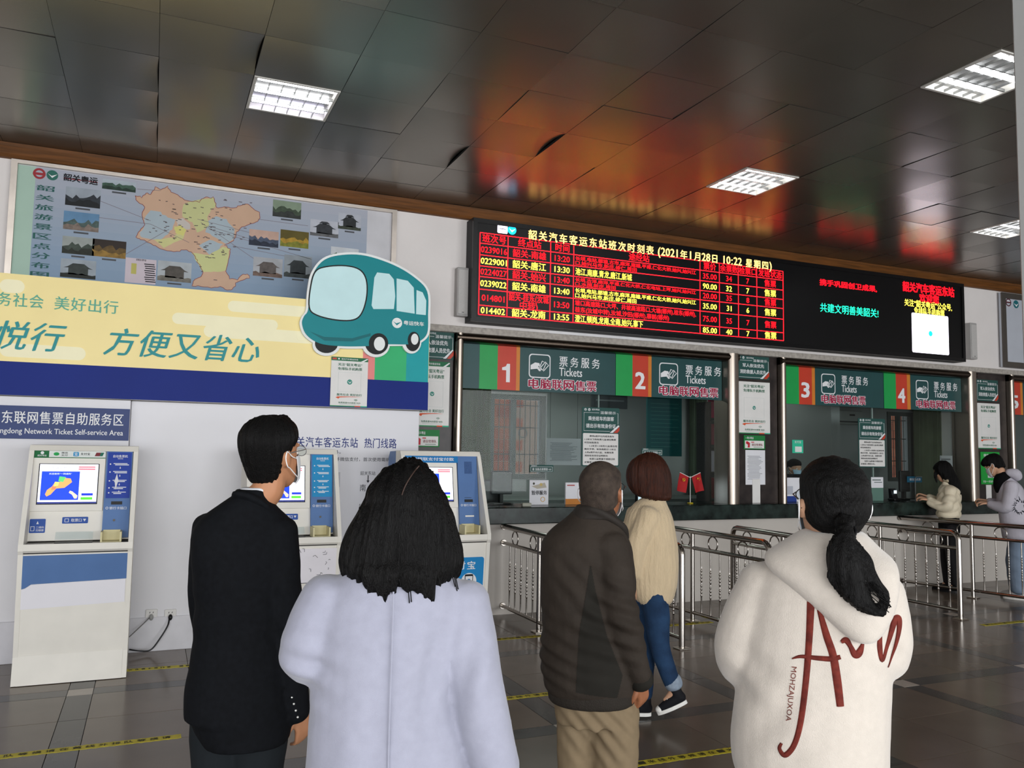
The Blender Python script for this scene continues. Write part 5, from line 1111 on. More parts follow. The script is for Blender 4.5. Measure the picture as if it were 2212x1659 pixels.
s.mb('teal_field', P('#1f5f68')).rrect(s.pl, .33*s.W, .8*s.W, .10*s.H, .22*s.H, .03, 0, .002); s.rect('blue_foot', P('#5f87b8'), .04, .93, .96, .96); s.end()

# ================================================================ PEOPLE
def cat(pts, n):
    P_ = [np.array(p, float) for p in pts]; o = []
    for i in range(len(P_)-1):
        p0, p1, p2, p3 = P_[max(i-1, 0)], P_[i], P_[i+1], P_[min(i+2, len(P_)-1)]
        for k in range(n): t = k/n; o.append(0.5*((2*p1)+(-p0+p2)*t+(2*p0-5*p1+4*p2-p3)*t*t+(-p0+3*p1-3*p2+p3)*t**3))
    o.append(P_[-1]); return o
def rings(mb, st, n=28, sub=4, pw=2.2):         # stations (x, y, z, rx, ry) from bottom to top
    S_ = cat(st, sub); vs = []
    for x, y, z, rx, ry in S_:
        for k in range(n):
            a = 2*PI*k/n; c, s = math.cos(a), math.sin(a)
            vs.append((x+max(rx, .004)*math.copysign(abs(c)**(2/pw), c), y+max(ry, .004)*math.copysign(abs(s)**(2/pw), s), z))
    m_ = len(S_); fs = [(i*n+k, i*n+(k+1) % n, (i+1)*n+(k+1) % n, (i+1)*n+k) for i in range(m_-1) for k in range(n)]
    fs += [tuple(range(n-1, -1, -1)), tuple(range((m_-1)*n, m_*n))]; return mb.add(vs, fs)
def limb(mb, st, n=16, sub=5, cap=True, flat=1.0):         # stations (x, y, z, r)
    S_ = cat(st, sub)
    if cap:
        def ext(a, b):
            d = (a[:3]-b[:3]); d /= max(np.linalg.norm(d), 1e-6); o = []
            for q in (.5, .87, .99): o.append(np.append(a[:3]+d*a[3]*q*.7, a[3]*math.sqrt(1-q*q)))
            return o
        S_ = ext(S_[0], S_[1])[::-1]+S_+ext(S_[-1], S_[-2])
    P_ = [Vector(s[:3]) for s in S_]; return mb.tube(P_, [float(s[3]) for s in S_], n)
TMPC = SC.collection
def remesh(mb, name, mat, parent, vox=.008, smooth=4, disp=None, kind=None, mat2=None):
    me = mb.mesh('tmp'); o = bpy.data.objects.new('tmp', me); TMPC.objects.link(o)
    m = o.modifiers.new('r', 'REMESH'); m.mode = 'VOXEL'; m.voxel_size = vox; m.use_smooth_shade = True
    s = o.modifiers.new('s', 'SMOOTH'); s.factor = .5; s.iterations = smooth
    bpy.context.view_layer.update(); dg = bpy.context.evaluated_depsgraph_get()
    nm = bpy.data.meshes.new_from_object(o.evaluated_get(dg)); bpy.data.objects.remove(o); bpy.data.meshes.remove(me)
    nm.name = name; n = len(nm.vertices); co = np.empty(n*3); nm.vertices.foreach_get('co', co); co = co.reshape(-1, 3)
    if disp:
        no = np.empty(n*3); nm.vertices.foreach_get('normal', no); no = no.reshape(-1, 3)
        co = co+no*disp(co, no)[:, None]; nm.vertices.foreach_set('co', co.ravel())
    nm.materials.clear(); nm.materials.append(mat)
    nm.polygons.foreach_set('use_smooth', [True]*len(nm.polygons)); nm.update()
    r_ = bpy.data.objects.new(name, nm); COL.objects.link(r_); r_.parent = parent
    return r_
def folds(amp=.004, fz=9., fa=3., seed=0.0, spots=()):
    def f(co, no):
        x, y, z = co[:, 0], co[:, 1], co[:, 2]; s = seed
        w1 = np.sin(fa*9*x+4*np.sin(fz*z*.7+s)+s)*np.sin(fz*z+5*x+s*2); w2 = np.sin(fz*1.9*z+fa*14*y+3*np.sin(13*x+s)); w3 = np.sin(38*x+22*z+s)*np.sin(31*z-17*y+s*3)
        d = amp*(.6*w1+.3*w2+.18*w3)
        for (cx, cy, cz, rad, a, dirx, dirz, fr) in spots:          # local bundles of creases
            g = np.exp(-((x-cx)**2+(y-cy)**2+(z-cz)**2)/(2*rad*rad)); d = d+a*g*np.sin(fr*(dirx*x+dirz*z)+s+2*np.sin(9*z))
        return d
    return f
def strands(amp=.002, fr=70, cx=0.0, cy=0.0, seed=0.):
    def f(co, no):
        a = np.arctan2(co[:, 1]-cy, co[:, 0]-cx); z = co[:, 2]
        return amp*(np.sin(fr*a+6*np.sin(7*z+seed)+seed)*.6+np.sin(fr*.37*a+4*z+seed*2)*.8+.3*np.sin(fr*2.1*a+9*z))
    return f
def rot(v, yaw, pitch=0.0, roll=0.0):            # head space (x right of the face seen from behind, y forward, z up) -> body space; yaw>0 turns to +x
    x, y, z = v; 
    y, z = y*math.cos(pitch)-z*math.sin(pitch), y*math.sin(pitch)+z*math.cos(pitch)
    x, z = x*math.cos(roll)-z*math.sin(roll), x*math.sin(roll)+z*math.cos(roll)
    return (x*math.cos(yaw)+y*math.sin(yaw), -x*math.sin(yaw)+y*math.cos(yaw), z)
class HX:            # a head frame: chin-level origin
    def __init__(s, c, yaw, pitch=0.0, k=1.0, roll=0.0): s.c = c; s.yaw = yaw; s.p = pitch; s.k = k; s.r = roll
    def __call__(s, v):
        a = (v[0]*s.k, v[1]*s.k, (v[2]-.11)*s.k); r_ = rot(a, s.yaw, s.p, s.r); return (s.c[0]+r_[0], s.c[1]+r_[1], s.c[2]+.11*s.k+r_[2])
    def add(s, mb, tmp): return mb.add([s(v) for v in tmp.v], tmp.f)
HEAD = [(0, .052, -.004, .014, .012), (0, .050, .012, .034, .030), (0, .036, .036, .050, .052), (0, .020, .062, .060, .070), (0, .006, .09, .068, .084), (0, 0, .12, .073, .091), (0, -.004, .15, .075, .094), (0, -.006, .18, .069, .088), (0, -.008, .205, .052, .068), (0, -.01, .222, .024, .03)]
def head_mesh(mb, h):
    t = MB(); rings(t, HEAD, 24, 3, 2.1)
    t.sphere((0, .102, .088), .013, 10, 8, (.9, 1.1, 1.2)); t.sphere((0, .094, .108), .009, 8, 6, (.8, 1.1, 2.2))      # nose
    t.sphere((0, .088, .052), .018, 10, 6, (1.3, .7, .35)); t.sphere((0, .086, .044), .016, 10, 6, (1.2, .7, .4))         # lips
    t.sphere((0, .084, .135), .03, 12, 6, (1.9, .5, .3))                                                        # brow
    t.sphere((0, .06, .012), .022, 10, 8, (1, .9, .8))                                                          # chin
    for s_ in (-1, 1):
        t.sphere((s_*.040, .062, .085), .022, 10, 6, (1, .8, .8))                                                # cheek
        t.sphere((s_*.076, -.004, .100), .014, 10, 8, (.5, 1.2, 1.9)); t.sphere((s_*.081, -.010, .108), .011, 10, 8, (.6, 1.3, 1.6)); t.sphere((s_*.076, 0, .080), .008, 8, 6, (.6, 1, 1.2))
    h.add(mb, t)
def hand(mb, w, d, side, curl=.5, k=1.0, up=(0, 1, 0)):
    """palm and five fingers from wrist w along d; up = back of the hand; side=+1 puts the thumb on +(d x up)"""
    w = Vector(w); d = Vector(d).normalized(); up = Vector(up); up = (up-d*up.dot(d)).normalized(); sd = d.cross(up)*side
    for t_, wd in ((.0, .020), (.02, .026), (.045, .031), (.07, .033), (.085, .031)):
        pass
    for q in (-.024, -.009, .007, .022): limb(mb, [(*(w+sd*q*.6*k), .0125*k), (*(w+d*.04*k+sd*q*.9*k), .0125*k), (*(w+d*.085*k+sd*q*k), .0105*k)], 8, 2)
    for q, L in ((.024, .068), (.008, .076), (-.008, .070), (-.023, .055)):
        p = w+d*.085*k+sd*q*k; st = [(*p, .0092*k)]; a = 0
        for j in range(3):
            a += curl*(.9 if j else .6); dd = d*math.cos(a)-up*math.sin(a); p = p+dd*L*k*(.42 if j == 0 else .30); st.append((*p, (.0085-.0008*j)*k))
        limb(mb, st, 8, 2)
    p = w+d*.02*k+sd*.022*k; a = d*.75+sd*.65; p2 = p+a.normalized()*.04*k; b = d*.95+sd*.25-up*curl*.6; p3 = p2+b.normalized()*.03*k
    limb(mb, [(*p, .012*k), (*p2, .0105*k), (*p3, .008*k), (*(p3+b.normalized()*.014*k), .006*k)], 8, 2)
SK1 = M('#b5805f', .5, var=.06, scale=12, name='skin_tan'); SK2 = M('#c79a7d', .5, var=.05, scale=12, name='skin_light'); SK3 = M('#9b6547', .5, var=.08, scale=12, name='skin_weathered')
HAIRB = M('#070606', .5, var=.3, scale=30, bump=.6, bscale=120, stretch=(6, 6, .6), name='black_hair', spec=.16); HAIRBR = M('#4a2416', .45, var=.35, scale=30, hex2='#241009', bump=.5, bscale=120, stretch=(6, 6, .6), name='brown_hair', spec=.2)
MASKW = M('#dcdfe2', .7, var=.02, name='mask_fabric'); EYEW = M('#e8e4de', .2, name='eye_white'); EYEB = M('#1a110c', .2, name='iris')
def eyes(h, t):
    for s_ in (-1, 1):
        e = MB(); tmp = MB(); tmp.sphere((s_*.031, .079, .112), .0125, 10, 8); h.add(e, tmp); o = e.obj('eye', EYEW, t, True)
        e = MB(); tmp = MB(); tmp.sphere((s_*.031, .0885, .112), .0055, 8, 6, (1, .8, 1)); h.add(e, tmp); e.obj('iris', EYEB, o, True)
def mask(h, t, mat=MASKW):
    tmp = MB(); n = 14; rows_ = [(.006, .040, .040, .050), (.02, .038, .050, .064), (.045, .025, .060, .083), (.07, .012, .067, .096), (.09, .006, .071, .0995), (.102, .003, .073, .097)]
    for off in (0.0045, 0.002):
        for z, cy, rx, ry in rows_:
            for k in range(n+1):
                a = math.radians(26)+math.radians(128)*k/n; nose = .012*math.exp(-((a-PI/2)/.28)**2)*(z/.1); tmp.v.append(((rx+off)*math.cos(a), cy+(ry+off+nose)*math.sin(a)*.97, z))
    K = n+1; Lr = len(rows_)*K
    for i in range(len(rows_)-1):
        for k in range(n): a = i*K+k; tmp.f += [(a, a+1, a+K+1, a+K), (Lr+a, Lr+a+K, Lr+a+K+1, Lr+a+1)]
    for k in range(n): tmp.f += [(k+1, k, Lr+k, Lr+k+1), ((len(rows_)-1)*K+k, (len(rows_)-1)*K+k+1, Lr+(len(rows_)-1)*K+k+1, Lr+(len(rows_)-1)*K+k)]
    for i in range(len(rows_)-1): a = i*K; tmp.f += [(a, a+K, Lr+a+K, Lr+a), (a+n+K, a+n, Lr+a+n, Lr+a+n+K)]
    m = MB(); h.add(m, tmp); o = m.obj('face_mask', mat, t, True)
    for s_ in (-1, 1):
        e = MB(); tmp = MB(); tmp.tube(cat([(s_*.066, .048, .095), (s_*.078, .018, .104), (s_*.081, .0, .118), (s_*.088, -.016, .126), (s_*.090, -.026, .105), (s_*.086, -.016, .078), (s_*.080, .0, .070), (s_*.072, .03, .045), (s_*.060, .055, .03)], 3), .0018, 6); h.add(e, tmp); e.obj('ear_loop', M('#f0f0f0', .6, name='white_elastic'), o, True)
def glasses(h, t, col='#26262a'):
    gm = M(col, .3, .4, name='spectacle_frame'); o = None; e = MB(); tmp = MB()
    for s_ in (-1, 1):
        tmp.tube([(s_*.033+.024*math.cos(a*PI/8), .106, .112+.017*math.sin(a*PI/8)) for a in range(16)], .0014, 6, closed=True)
        tmp.tube([(s_*.057, .104, .118), (s_*.076, .07, .120), (s_*.080, .0, .118), (s_*.082, -.02, .105)], .0016, 6)
    tmp.tube([(-.01, .107, .115), (.01, .107, .115)], .0014, 6); h.add(e, tmp); o = e.obj('glasses', gm, t, True)
    for s_ in (-1, 1): e = MB(); tmp = MB(); tmp.ppoly(Plane((s_*.033, .106, .112)), [(.023*math.cos(a*PI/8), .016*math.sin(a*PI/8)) for a in range(16)], -.0005, .0005); h.add(e, tmp); e.obj('lens', ACRYL, o)
def shoe(t, ankle, yaw, mat, sole, k=1.0, pitch=0.0, name='shoe'):      # ankle point, toe direction yaw from +y towards +x
    def X(v): r_ = rot((v[0]*k, v[1]*k, v[2]*k), yaw, pitch); return (ankle[0]+r_[0], ankle[1]+r_[1], ankle[2]+r_[2])
    m = MB(); tmp = MB(); limb(tmp, [(0, -.035, -.035, .034), (0, .02, -.035, .038), (0, .08, -.045, .036), (0, .15, -.058, .026)], 12, 3); limb(tmp, [(0, -.01, .03, .040), (0, -.012, -.03, .040)], 12, 2)
    m.add([X(v) for v in tmp.v], tmp.f); o = remesh(m, name, mat, t, .007, 3)
    m = MB(); tmp = MB(); pts = [(.034*math.cos(a)*(1.0 if math.sin(a) < 0 else 1.08), .055+(.118 if math.sin(a) > 0 else .105)*math.sin(a)) for a in [2*PI*i/20 for i in range(20)]]
    tmp.ppoly(Plane((0, 0, -.088), (1, 0, 0), (0, 1, 0)), pts, 0, .024); m.add([X(v) for v in tmp.v], tmp.f); m.obj('sole', sole, o)
    return o
def scalp(m, h, g=.007, low=.085):              # hair close to the skull, in head space
    tmp = MB(); rings(tmp, [(0, -.030, low-.02, .050, .050), (0, -.026, low+.005, .064+g, .066+g), (0, -.022, .125, .069+g, .074+g), (0, -.012, .155, .073+g, .088+g), (0, -.006, .18, .070+g, .091+g), (0, -.007, .205, .054+g, .071+g), (0, -.009, .222+g*.6, .030+g, .038+g), (0, -.01, .228+g, .012, .016)], 24, 3); h.add(m, tmp); return m

def body(t, h, j, skin, vox=.007, hands=True):
    """one continuous figure: head, neck, trunk, arms with hands, legs, feet"""
    m = MB(); head_mesh(m, h); hc = h((0, -.01, .06)); 
    limb(m, [(*hc, .052*h.k), (*h((0, -.022, .0)), .052*h.k), (*j['neck'], .056)], 14, 3)
    (nx, ny, nz) = j['neck']; px, py, pz = j['pelvis']
    tr = [(px, py, pz-.10, .10, .08), (px, py, pz, .13, .09), (px*.7+nx*.3, py*.7+ny*.3, pz+(nz-pz)*.35, .105, .08), (px*.3+nx*.7, py*.3+ny*.7, pz+(nz-pz)*.7, .125, .088), (nx, ny, nz-.06, .11, .07), (nx, ny, nz, .05, .05)]
    if j.get('side'): tr = [(a, b, c, e, d) for a, b, c, d, e in tr]
    rings(m, tr, 20, 3)
    for s_ in ('l', 'r'):
        S_, E_, W_ = j['sh'+s_], j['el'+s_], j['wr'+s_]; limb(m, [(*S_, .043), (*[(a+b)/2 for a, b in zip(S_, E_)], .038), (*E_, .033), (*[(a+b)/2 for a, b in zip(E_, W_)], .031), (*W_, .022)], 12, 3)
        limb(m, [(nx, ny, nz-.05, .045), (*S_, .045)], 12, 2)
        hd = j.get('hd'+s_); 
        if hd: hand(m, W_, hd[0], hd[1], hd[2], 1.0, hd[3])
        H_, K_, A_ = j['hip'+s_], j['kn'+s_], j['an'+s_]; limb(m, [(*H_, .078), (*[(a+b)/2 for a, b in zip(H_, K_)], .066), (*K_, .048), (*[a*.6+b*.4 for a, b in zip(K_, A_)], .050), (*A_, .032)], 14, 3)
        ft = j.get('ft'+s_, (0, .12)); limb(m, [(*A_, .03), (A_[0]+ft[0]*.5, A_[1]+ft[1]*.5, A_[2]-.042, .018), (A_[0]+ft[0]*.8, A_[1]+ft[1]*.8, A_[2]-.062, .012)], 10, 2)
    return remesh(m, 'body', skin, t, vox, 2)
def vloc(th, r): return (math.sin(th)*r, math.cos(th)*r, 0)

# ---- 1. man in the black coat
th = .103; r_ = 3.0; t = thing('person', 'person in a long black coat with short hair and a mask, leftmost of the people', 'person', vloc(th, r_), -th)
h = HX((.072, .01, 1.452), math.radians(46), math.radians(8), 1.06, math.radians(0))
j = dict(neck=(.02, 0, 1.40), pelvis=(0, 0, .88), shl=(-.11, .04, 1.32), ell=(-.12, .1, 1.06), wrl=(-.10, .22, .88), shr=(.12, -.03, 1.30), elr=(.165, -.05, 1.02), wrr=(.20, -.01, .71),
         hdr=((.15, .15, -1), 1, .55, (.6, -.8, 0)), hdl=((.1, .4, -.9), 1, .5, (-1, 0, 0)), hipl=(-.06, .02, .84), knl=(-.05, .03, .46), anl=(-.055, .02, .10), hipr=(.075, -.02, .84), knr=(.075, 0, .46), anr=(.075, -.02, .10))
body(t, h, j, SK1)
COATM = M('#0d0f13', .85, var=.25, scale=60, name='black_wool', spec=.15)
m = MB(); rings(m, [(.0, 0, .700, .172, .15), (-.004, 0, .80, .168, .145), (-.002, 0, .95, .155, .130), (.0, 0, 1.08, .158, .125), (-.002, 0, 1.20, .170, .122), (-.004, 0, 1.29, .174, .112), (-.004, 0, 1.345, .152, .095), (.003, 0, 1.395, .100, .078), (.012, 0, 1.43, .062, .062)])
rings(m, [(.03, -.005, .615, .135, .14), (.02, 0, .66, .155, .145), (.0, 0, .74, .172, .148)], 28, 3)
limb(m, [(-.115, .03, 1.325, .062), (-.130, .04, 1.2, .055), (-.128, .09, 1.06, .054), (-.11, .2, .90, .045)])
limb(m, [(.105, -.03, 1.315, .066), (.122, -.05, 1.2, .060), (.135, -.06, 1.05, .057), (.165, -.05, .86, .050), (.187, -.035, .70, .046)])
coat = remesh(m, 'coat', COATM, t, .0075, 5, folds(.0035, 8, 2.5, 1.3, ((.13, -.08, 1.03, .09, .005, 6, 14, 5), (-.13, -.08, 1.05, .09, .004, -4, 18, 4))))
m = MB(); limb(m, [(-.045, -.02, 1.435, .009), (-.035, -.056, 1.440, .011), (.01, -.070, 1.430, .012), (.058, -.060, 1.400, .012), (.090, -.03, 1.365, .011), (.105, .02, 1.335, .009)], 10, 4); rings(m, [(.012, .0, 1.40, .08, .07), (.014, -.0, 1.435, .064, .062), (.018, 0, 1.452, .055, .055)], 24, 3)
remesh(m, 'collar', COATM, t, .006, 3); 
m = MB(); rings(m, [(.03, .005, 1.405, .062, .06), (.03, .005, 1.452, .056, .056), (.032, .008, 1.458, .052, .052)], 22, 3); remesh(m, 'shirt_collar', M('#d9dbe0', .7, name='white_shirt'), t, .006, 2)['label'] = 'white shirt collar'
for i in range(4): m = MB(); m.sphere((.168+.007*i, -.086, .768-.022*i), .0042, 8, 6); m.obj('cuff_button', M('#e8e8e4', .2, .6, name='pearl_button'), t, True)
TRK = M('#171c20', .85, var=.15, name='dark_trousers')
m = MB(); limb(m, [(-.055, .01, .88, .10), (-.062, .015, .62, .092), (-.055, .025, .42, .078), (-.055, .02, .12, .068)]); limb(m, [(.065, -.01, .88, .10), (.068, -.01, .62, .095), (.068, 0, .42, .08), (.072, -.02, .12, .07)]); remesh(m, 'trousers', TRK, t, .009, 4, folds(.004, 10, 2, 2.))
for q in ('l', 'r'): shoe(t, (j['an'+q][0], j['an'+q][1], .088), math.radians(40), BLACKP, BLACKP)
m = MB(); tmp = MB(); rings(tmp, [(0, -.040, .028, .044, .030), (0, -.038, .045, .054, .040), (0, -.036, .07, .062, .052), (0, -.028, .10, .072, .069), (0, -.018, .13, .081, .085), (0, -.008, .16, .086, .099), (0, -.004, .19, .082, .098), (0, -.002, .215, .068, .086), (0, -.004, .235, .042, .055), (0, -.006, .243, .016, .022)], 26, 3)
limb(tmp, [(.0, .07, .175, .03), (0, .085, .198, .022), (0, .06, .222, .022)], 10, 2); h.add(m, tmp); hr = remesh(m, 'hair', HAIRB, t, .006, 3, strands(.0018, 60, .066, .01, .5))
mask(h, t); glasses(h, t, '#8a8a8c'); eyes(h, t)

# ---- 2. woman in the pale grey-lavender coat
th = .279; r_ = 1.9; t = thing('person', 'person seen from behind in a pale lavender-grey coat with shoulder-length black hair', 'person', vloc(th, r_), -th)
h = HX((.008, .02, 1.335), math.radians(12), math.radians(12), 1.0)
j = dict(neck=(.0, .01, 1.30), pelvis=(-.01, 0, .80), shl=(-.15, 0, 1.245), ell=(-.19, .03, 1.12), wrl=(-.10, .24, 1.13), shr=(.14, 0, 1.235), elr=(.185, -.05, 1.05), wrr=(.228, -.04, .87),
         hdr=((.1, .1, -1), 1, .5, (1, 0, 0)), hdl=((.5, .8, .2), -1, .8, (0, 0, 1)), hipl=(-.09, 0, .76), knl=(-.085, 0, .42), anl=(-.085, 0, .10), hipr=(.07, 0, .76), knr=(.07, 0, .42), anr=(.07, 0, .10))
body(t, h, j, SK2)
LAV = M('#9798a7', .9, var=.04, scale=40, bump=.12, bscale=500, sheen=.3, name='lavender_wool', spec=.1)
m = MB(); rings(m, [(-.01, 0, .50, .20, .15), (-.006, 0, .75, .194, .142), (-.018, 0, .95, .174, .132), (-.028, 0, 1.08, .158, .125), (-.018, 0, 1.18, .165, .120), (-.008, 0, 1.25, .170, .112), (-.004, 0, 1.305, .140, .095), (0, 0, 1.345, .095, .075), (0, 0, 1.365, .07, .065)])
limb(m, [(-.145, 0, 1.265, .072), (-.178, -.005, 1.20, .068), (-.192, 0, 1.145, .064), (-.165, .10, 1.13, .056), (-.11, .20, 1.135, .05)])
limb(m, [(.135, 0, 1.255, .072), (.162, -.035, 1.16, .062), (.180, -.06, 1.06, .057), (.203, -.055, .97, .054), (.223, -.045, .905, .052)], 18)
remesh(m, 'coat', LAV, t, .0075, 7, folds(.0028, 5, 1.6, .4, ((-.19, -.06, 1.12, .05, .006, 8, 30, 4), (.12, -.09, 1.13, .07, .006, -20, 8, 4), (-.0, -.1, .95, .12, .004, 14, 3, 4))))
m = MB(); m.tube(cat([(-.012, -.1175, 1.30), (-.012, -.126, 1.2), (-.013, -.132, 1.05), (-.012, -.139, .9), (-.01, -.148, .75), (-.01, -.156, .6)], 6), .0022, 6); m.obj('back_seam', LAV, t, True)
HR = [(.004, .0, 1.300, .105, .085), (.004, .0, 1.325, .128, .100), (.004, .002, 1.36, .137, .106), (.005, .003, 1.41, .124, .106), (.010, .005, 1.46, .103, .108), (.013, .008, 1.51, .075, .104), (.016, .008, 1.545, .053, .082), (.018, .01, 1.568, .030, .048), (.019, .01, 1.578, .012, .02)]
m = MB(); rings(m, HR, 32, 4); scalp(m, h, .006)
for x, y, zb, rr in ((-.115, -.03, 1.325, .024), (-.10, -.05, 1.318, .026), (-.082, -.07, 1.308, .024), (-.062, -.082, 1.298, .024), (-.045, -.09, 1.290, .022), (-.032, -.094, 1.282, .020), (-.012, -.097, 1.300, .024), (.012, -.097, 1.302, .024), (.034, -.094, 1.298, .022), (.050, -.09, 1.288, .020), (.064, -.085, 1.282, .018), (.082, -.07, 1.306, .024), (.10, -.05, 1.318, .026), (.118, -.02, 1.328, .022)):
    limb(m, [(x*.75, y*.7, 1.385, .02), (x*.97, y*.95, 1.335, rr), (x*1.02, y*1.04, zb+.012, rr*.5), (x*1.06+.004, y*1.05, zb-.008, .004)], 10, 3)
hr = remesh(m, 'hair', HAIRB, t, .006, 3, strands(.0035, 44, .005, .01, .2))
bv = BVHTree.FromPolygons([v.co for v in hr.data.vertices], [tuple(p.vertices) for p in hr.data.polygons])
pp = []
for x, z in cat([(.036, 1.562), (.022, 1.545), (.008, 1.522), (.000, 1.500)], 4):
    c_, n_, _, _ = bv.ray_cast(Vector((x, -1, z)), Vector((0, 1, 0))); 
    if c_ is not None: pp.append(c_+Vector((0, -.0008, .0004)))
if len(pp) > 2: MB().tube(pp, .0015, 6).obj('hair_parting', M('#3d2e28', .6, name='scalp'), hr, True)
for q in range(8):
    a = random.uniform(-1, 1)*.125; y0 = -.10*math.sqrt(max(.05, 1-(a/.135)**2)); MB().tube(cat([(a*.8, y0*1.03, 1.42), (a, y0*1.06, 1.34), (a*1.05+.006, y0*1.07, 1.30+random.uniform(-.03, .01))], 4), [.0012]*9, 5).obj('loose_strand', HAIRB, hr)
m = MB(); limb(m, [(-.085, 0, .62, .085), (-.085, 0, .3, .065), (-.085, 0, .12, .055)]); limb(m, [(.07, 0, .62, .085), (.07, 0, .3, .065), (.07, 0, .12, .055)]); remesh(m, 'trousers', TRK, t, .01, 3)
for q in ('l', 'r'): shoe(t, (j['an'+q][0], j['an'+q][1], .088), 0, BLACKP, BLACKP)

# ---- 3. shaven-headed man in the brown jacket
th = .512; r_ = 3.2; t = thing('person', 'person with shaven grey head in a dark brown padded jacket and beige trousers', 'person', vloc(th, r_), -th)
h = HX((.018, .0, 1.335), math.radians(20), math.radians(10), 1.0)
j = dict(neck=(-.005, 0, 1.30), pelvis=(-.01, 0, .80), shl=(-.15, .05, 1.24), ell=(-.17, .1, .99), wrl=(-.10, .2, .82), shr=(.07, -.06, 1.22), elr=(.12, -.09, .96), wrr=(.165, -.05, .775),
         hdr=((.15, .25, -1), 1, .95, (.8, -.6, 0)), hdl=((.2, .5, -.8), 1, .5, (-1, 0, 0)), hipl=(-.07, .02, .76), knl=(-.06, .02, .42), anl=(-.06, .02, .10), hipr=(.075, -.02, .76), knr=(.08, 0, .42), anr=(.08, -.03, .10))
body(t, h, j, SK3, .0065)
BRN = M('#352e28', .75, var=.12, scale=14, bump=.2, bscale=60, name='brown_padded_cloth', spec=.2); BRN2 = M('#262420', .8, var=.12, scale=14, name='dark_brown_panel', spec=.15)
m = MB(); rings(m, [(-.012, 0, .695, .158, .14), (-.018, 0, .73, .176, .155), (-.022, 0, .80, .182, .16), (-.026, 0, .95, .180, .158), (-.030, 0, 1.08, .180, .15), (-.034, 0, 1.18, .178, .14), (-.036, 0, 1.25, .170, .125), (-.032, 0, 1.31, .135, .10), (-.02, 0, 1.355, .092, .08), (-.012, 0, 1.385, .068, .066)])
limb(m, [(-.145, .04, 1.24, .066), (-.150, .06, 1.12, .062), (-.145, .1, .98, .058), (-.10, .19, .84, .05)])
limb(m, [(.045, -.05, 1.25, .078), (.066, -.08, 1.14, .075), (.088, -.10, 1.02, .070), (.125, -.095, .90, .060), (.160, -.07, .785, .046)], 18)
jk = remesh(m, 'jacket', BRN, t, .0075, 5, folds(.0045, 14, 2.0, 2.2, ((.08, -.16, 1.0, .10, .007, 6, 22, 5), (-.16, -.08, .85, .08, .007, 10, 26, 4), (-.05, -.15, 1.1, .1, .004, 14, 16, 5))))
bvj = BVHTree.FromPolygons([v.co for v in jk.data.vertices], [tuple(p.vertices) for p in jk.data.polygons])
def drape(bv, t, name, mat, poly, n=14, off=.0022, thick=.002):       # a panel laid on the back of a garment, outline given in (x, z)
    xs = [p[0] for p in poly]; zs = [p[1] for p in poly]
    def inside(x, z):
        c = False; L = len(poly); k = L-1
        for i in range(L):
            (x1, z1), (x2, z2) = poly[i], poly[k]
            if (z1 > z) != (z2 > z) and x < (x2-x1)*(z-z1)/(z2-z1)+x1: c = not c
            k = i
        return c
    m = MB(); step = (max(zs)-min(zs))/n/3; idx = {}; ni = int((max(xs)-min(xs))/step)+2; nj = int((max(zs)-min(zs))/step)+2
    for i in range(ni):
        for k in range(nj):
            x, z = min(xs)+i*step, min(zs)+k*step
            if inside(x, z):
                c_, n_, _, _ = bv.ray_cast(Vector((x, -1, z)), Vector((0, 1, 0)))
                if c_ is not None: idx[(i, k)] = len(m.v); m.v.append(tuple(c_+Vector((0, -off, 0))))
    for (i, k) in list(idx):
        if (i+1, k) in idx and (i+1, k+1) in idx and (i, k+1) in idx: m.f.append((idx[(i, k)], idx[(i+1, k)], idx[(i+1, k+1)], idx[(i, k+1)]))
    return m.obj(name, mat, t, True)
drape(bvj, jk, 'side_panel', BRN2, [(-.07, .74), (.08, .72), (.10, .80), (.04, .95), (.00, 1.10), (-.02, 1.20), (-.035, 1.10), (-.06, .95)], 70)
m = MB(); rings(m, [(-.012, 0, .668, .150, .135), (-.012, 0, .678, .162, .145), (-.013, 0, .70, .166, .149), (-.014, 0, .735, .168, .150)], 28, 3); remesh(m, 'hem_band', M('#2e2924', .8, var=.1, bump=.4, bscale=200, name='ribbed_hem'), t, .0075, 3)
m = MB(); rings(m, [(-.012, .0, 1.345, .095, .085), (-.010, -.002, 1.375, .080, .076), (-.006, -.002, 1.398, .070, .070)], 24, 3); limb(m, [(-.06, -.05, 1.385, .014), (-.01, -.073, 1.385, .016), (.05, -.06, 1.355, .017), (.10, -.02, 1.315, .017), (.112, .03, 1.27, .014)], 10, 4); remesh(m, 'collar', M('#2a2521', .7, var=.1, name='brown_collar'), t, .006, 3)
m = MB(); limb(m, [(.160, -.068, .788, .049), (.168, -.062, .765, .048)], 16, 2); remesh(m, 'cuff', BRN2, t, .006, 2)
BEI = M('#84735b', .85, var=.07, scale=20, name='beige_cotton', spec=.15)
m = MB(); rings(m, [(-.01, 0, .60, .14, .13), (-.01, 0, .72, .150, .135), (-.01, 0, .76, .145, .13)], 26, 3); limb(m, [(-.065, .01, .66, .088), (-.06, .02, .5, .082), (-.06, .03, .3, .072), (-.06, .02, .12, .066)]); limb(m, [(.068, -.01, .66, .096), (.075, -.015, .5, .090), (.078, 0, .3, .076), (.08, -.03, .12, .068)])
remesh(m, 'trousers', BEI, t, .008, 4, folds(.004, 9, 2.0, 5., ((.02, -.1, .6, .1, .007, 20, 16, 5),)))
for q in ('l', 'r'): shoe(t, (j['an'+q][0], j['an'+q][1], .088), math.radians(35), BLACKP, BLACKP)
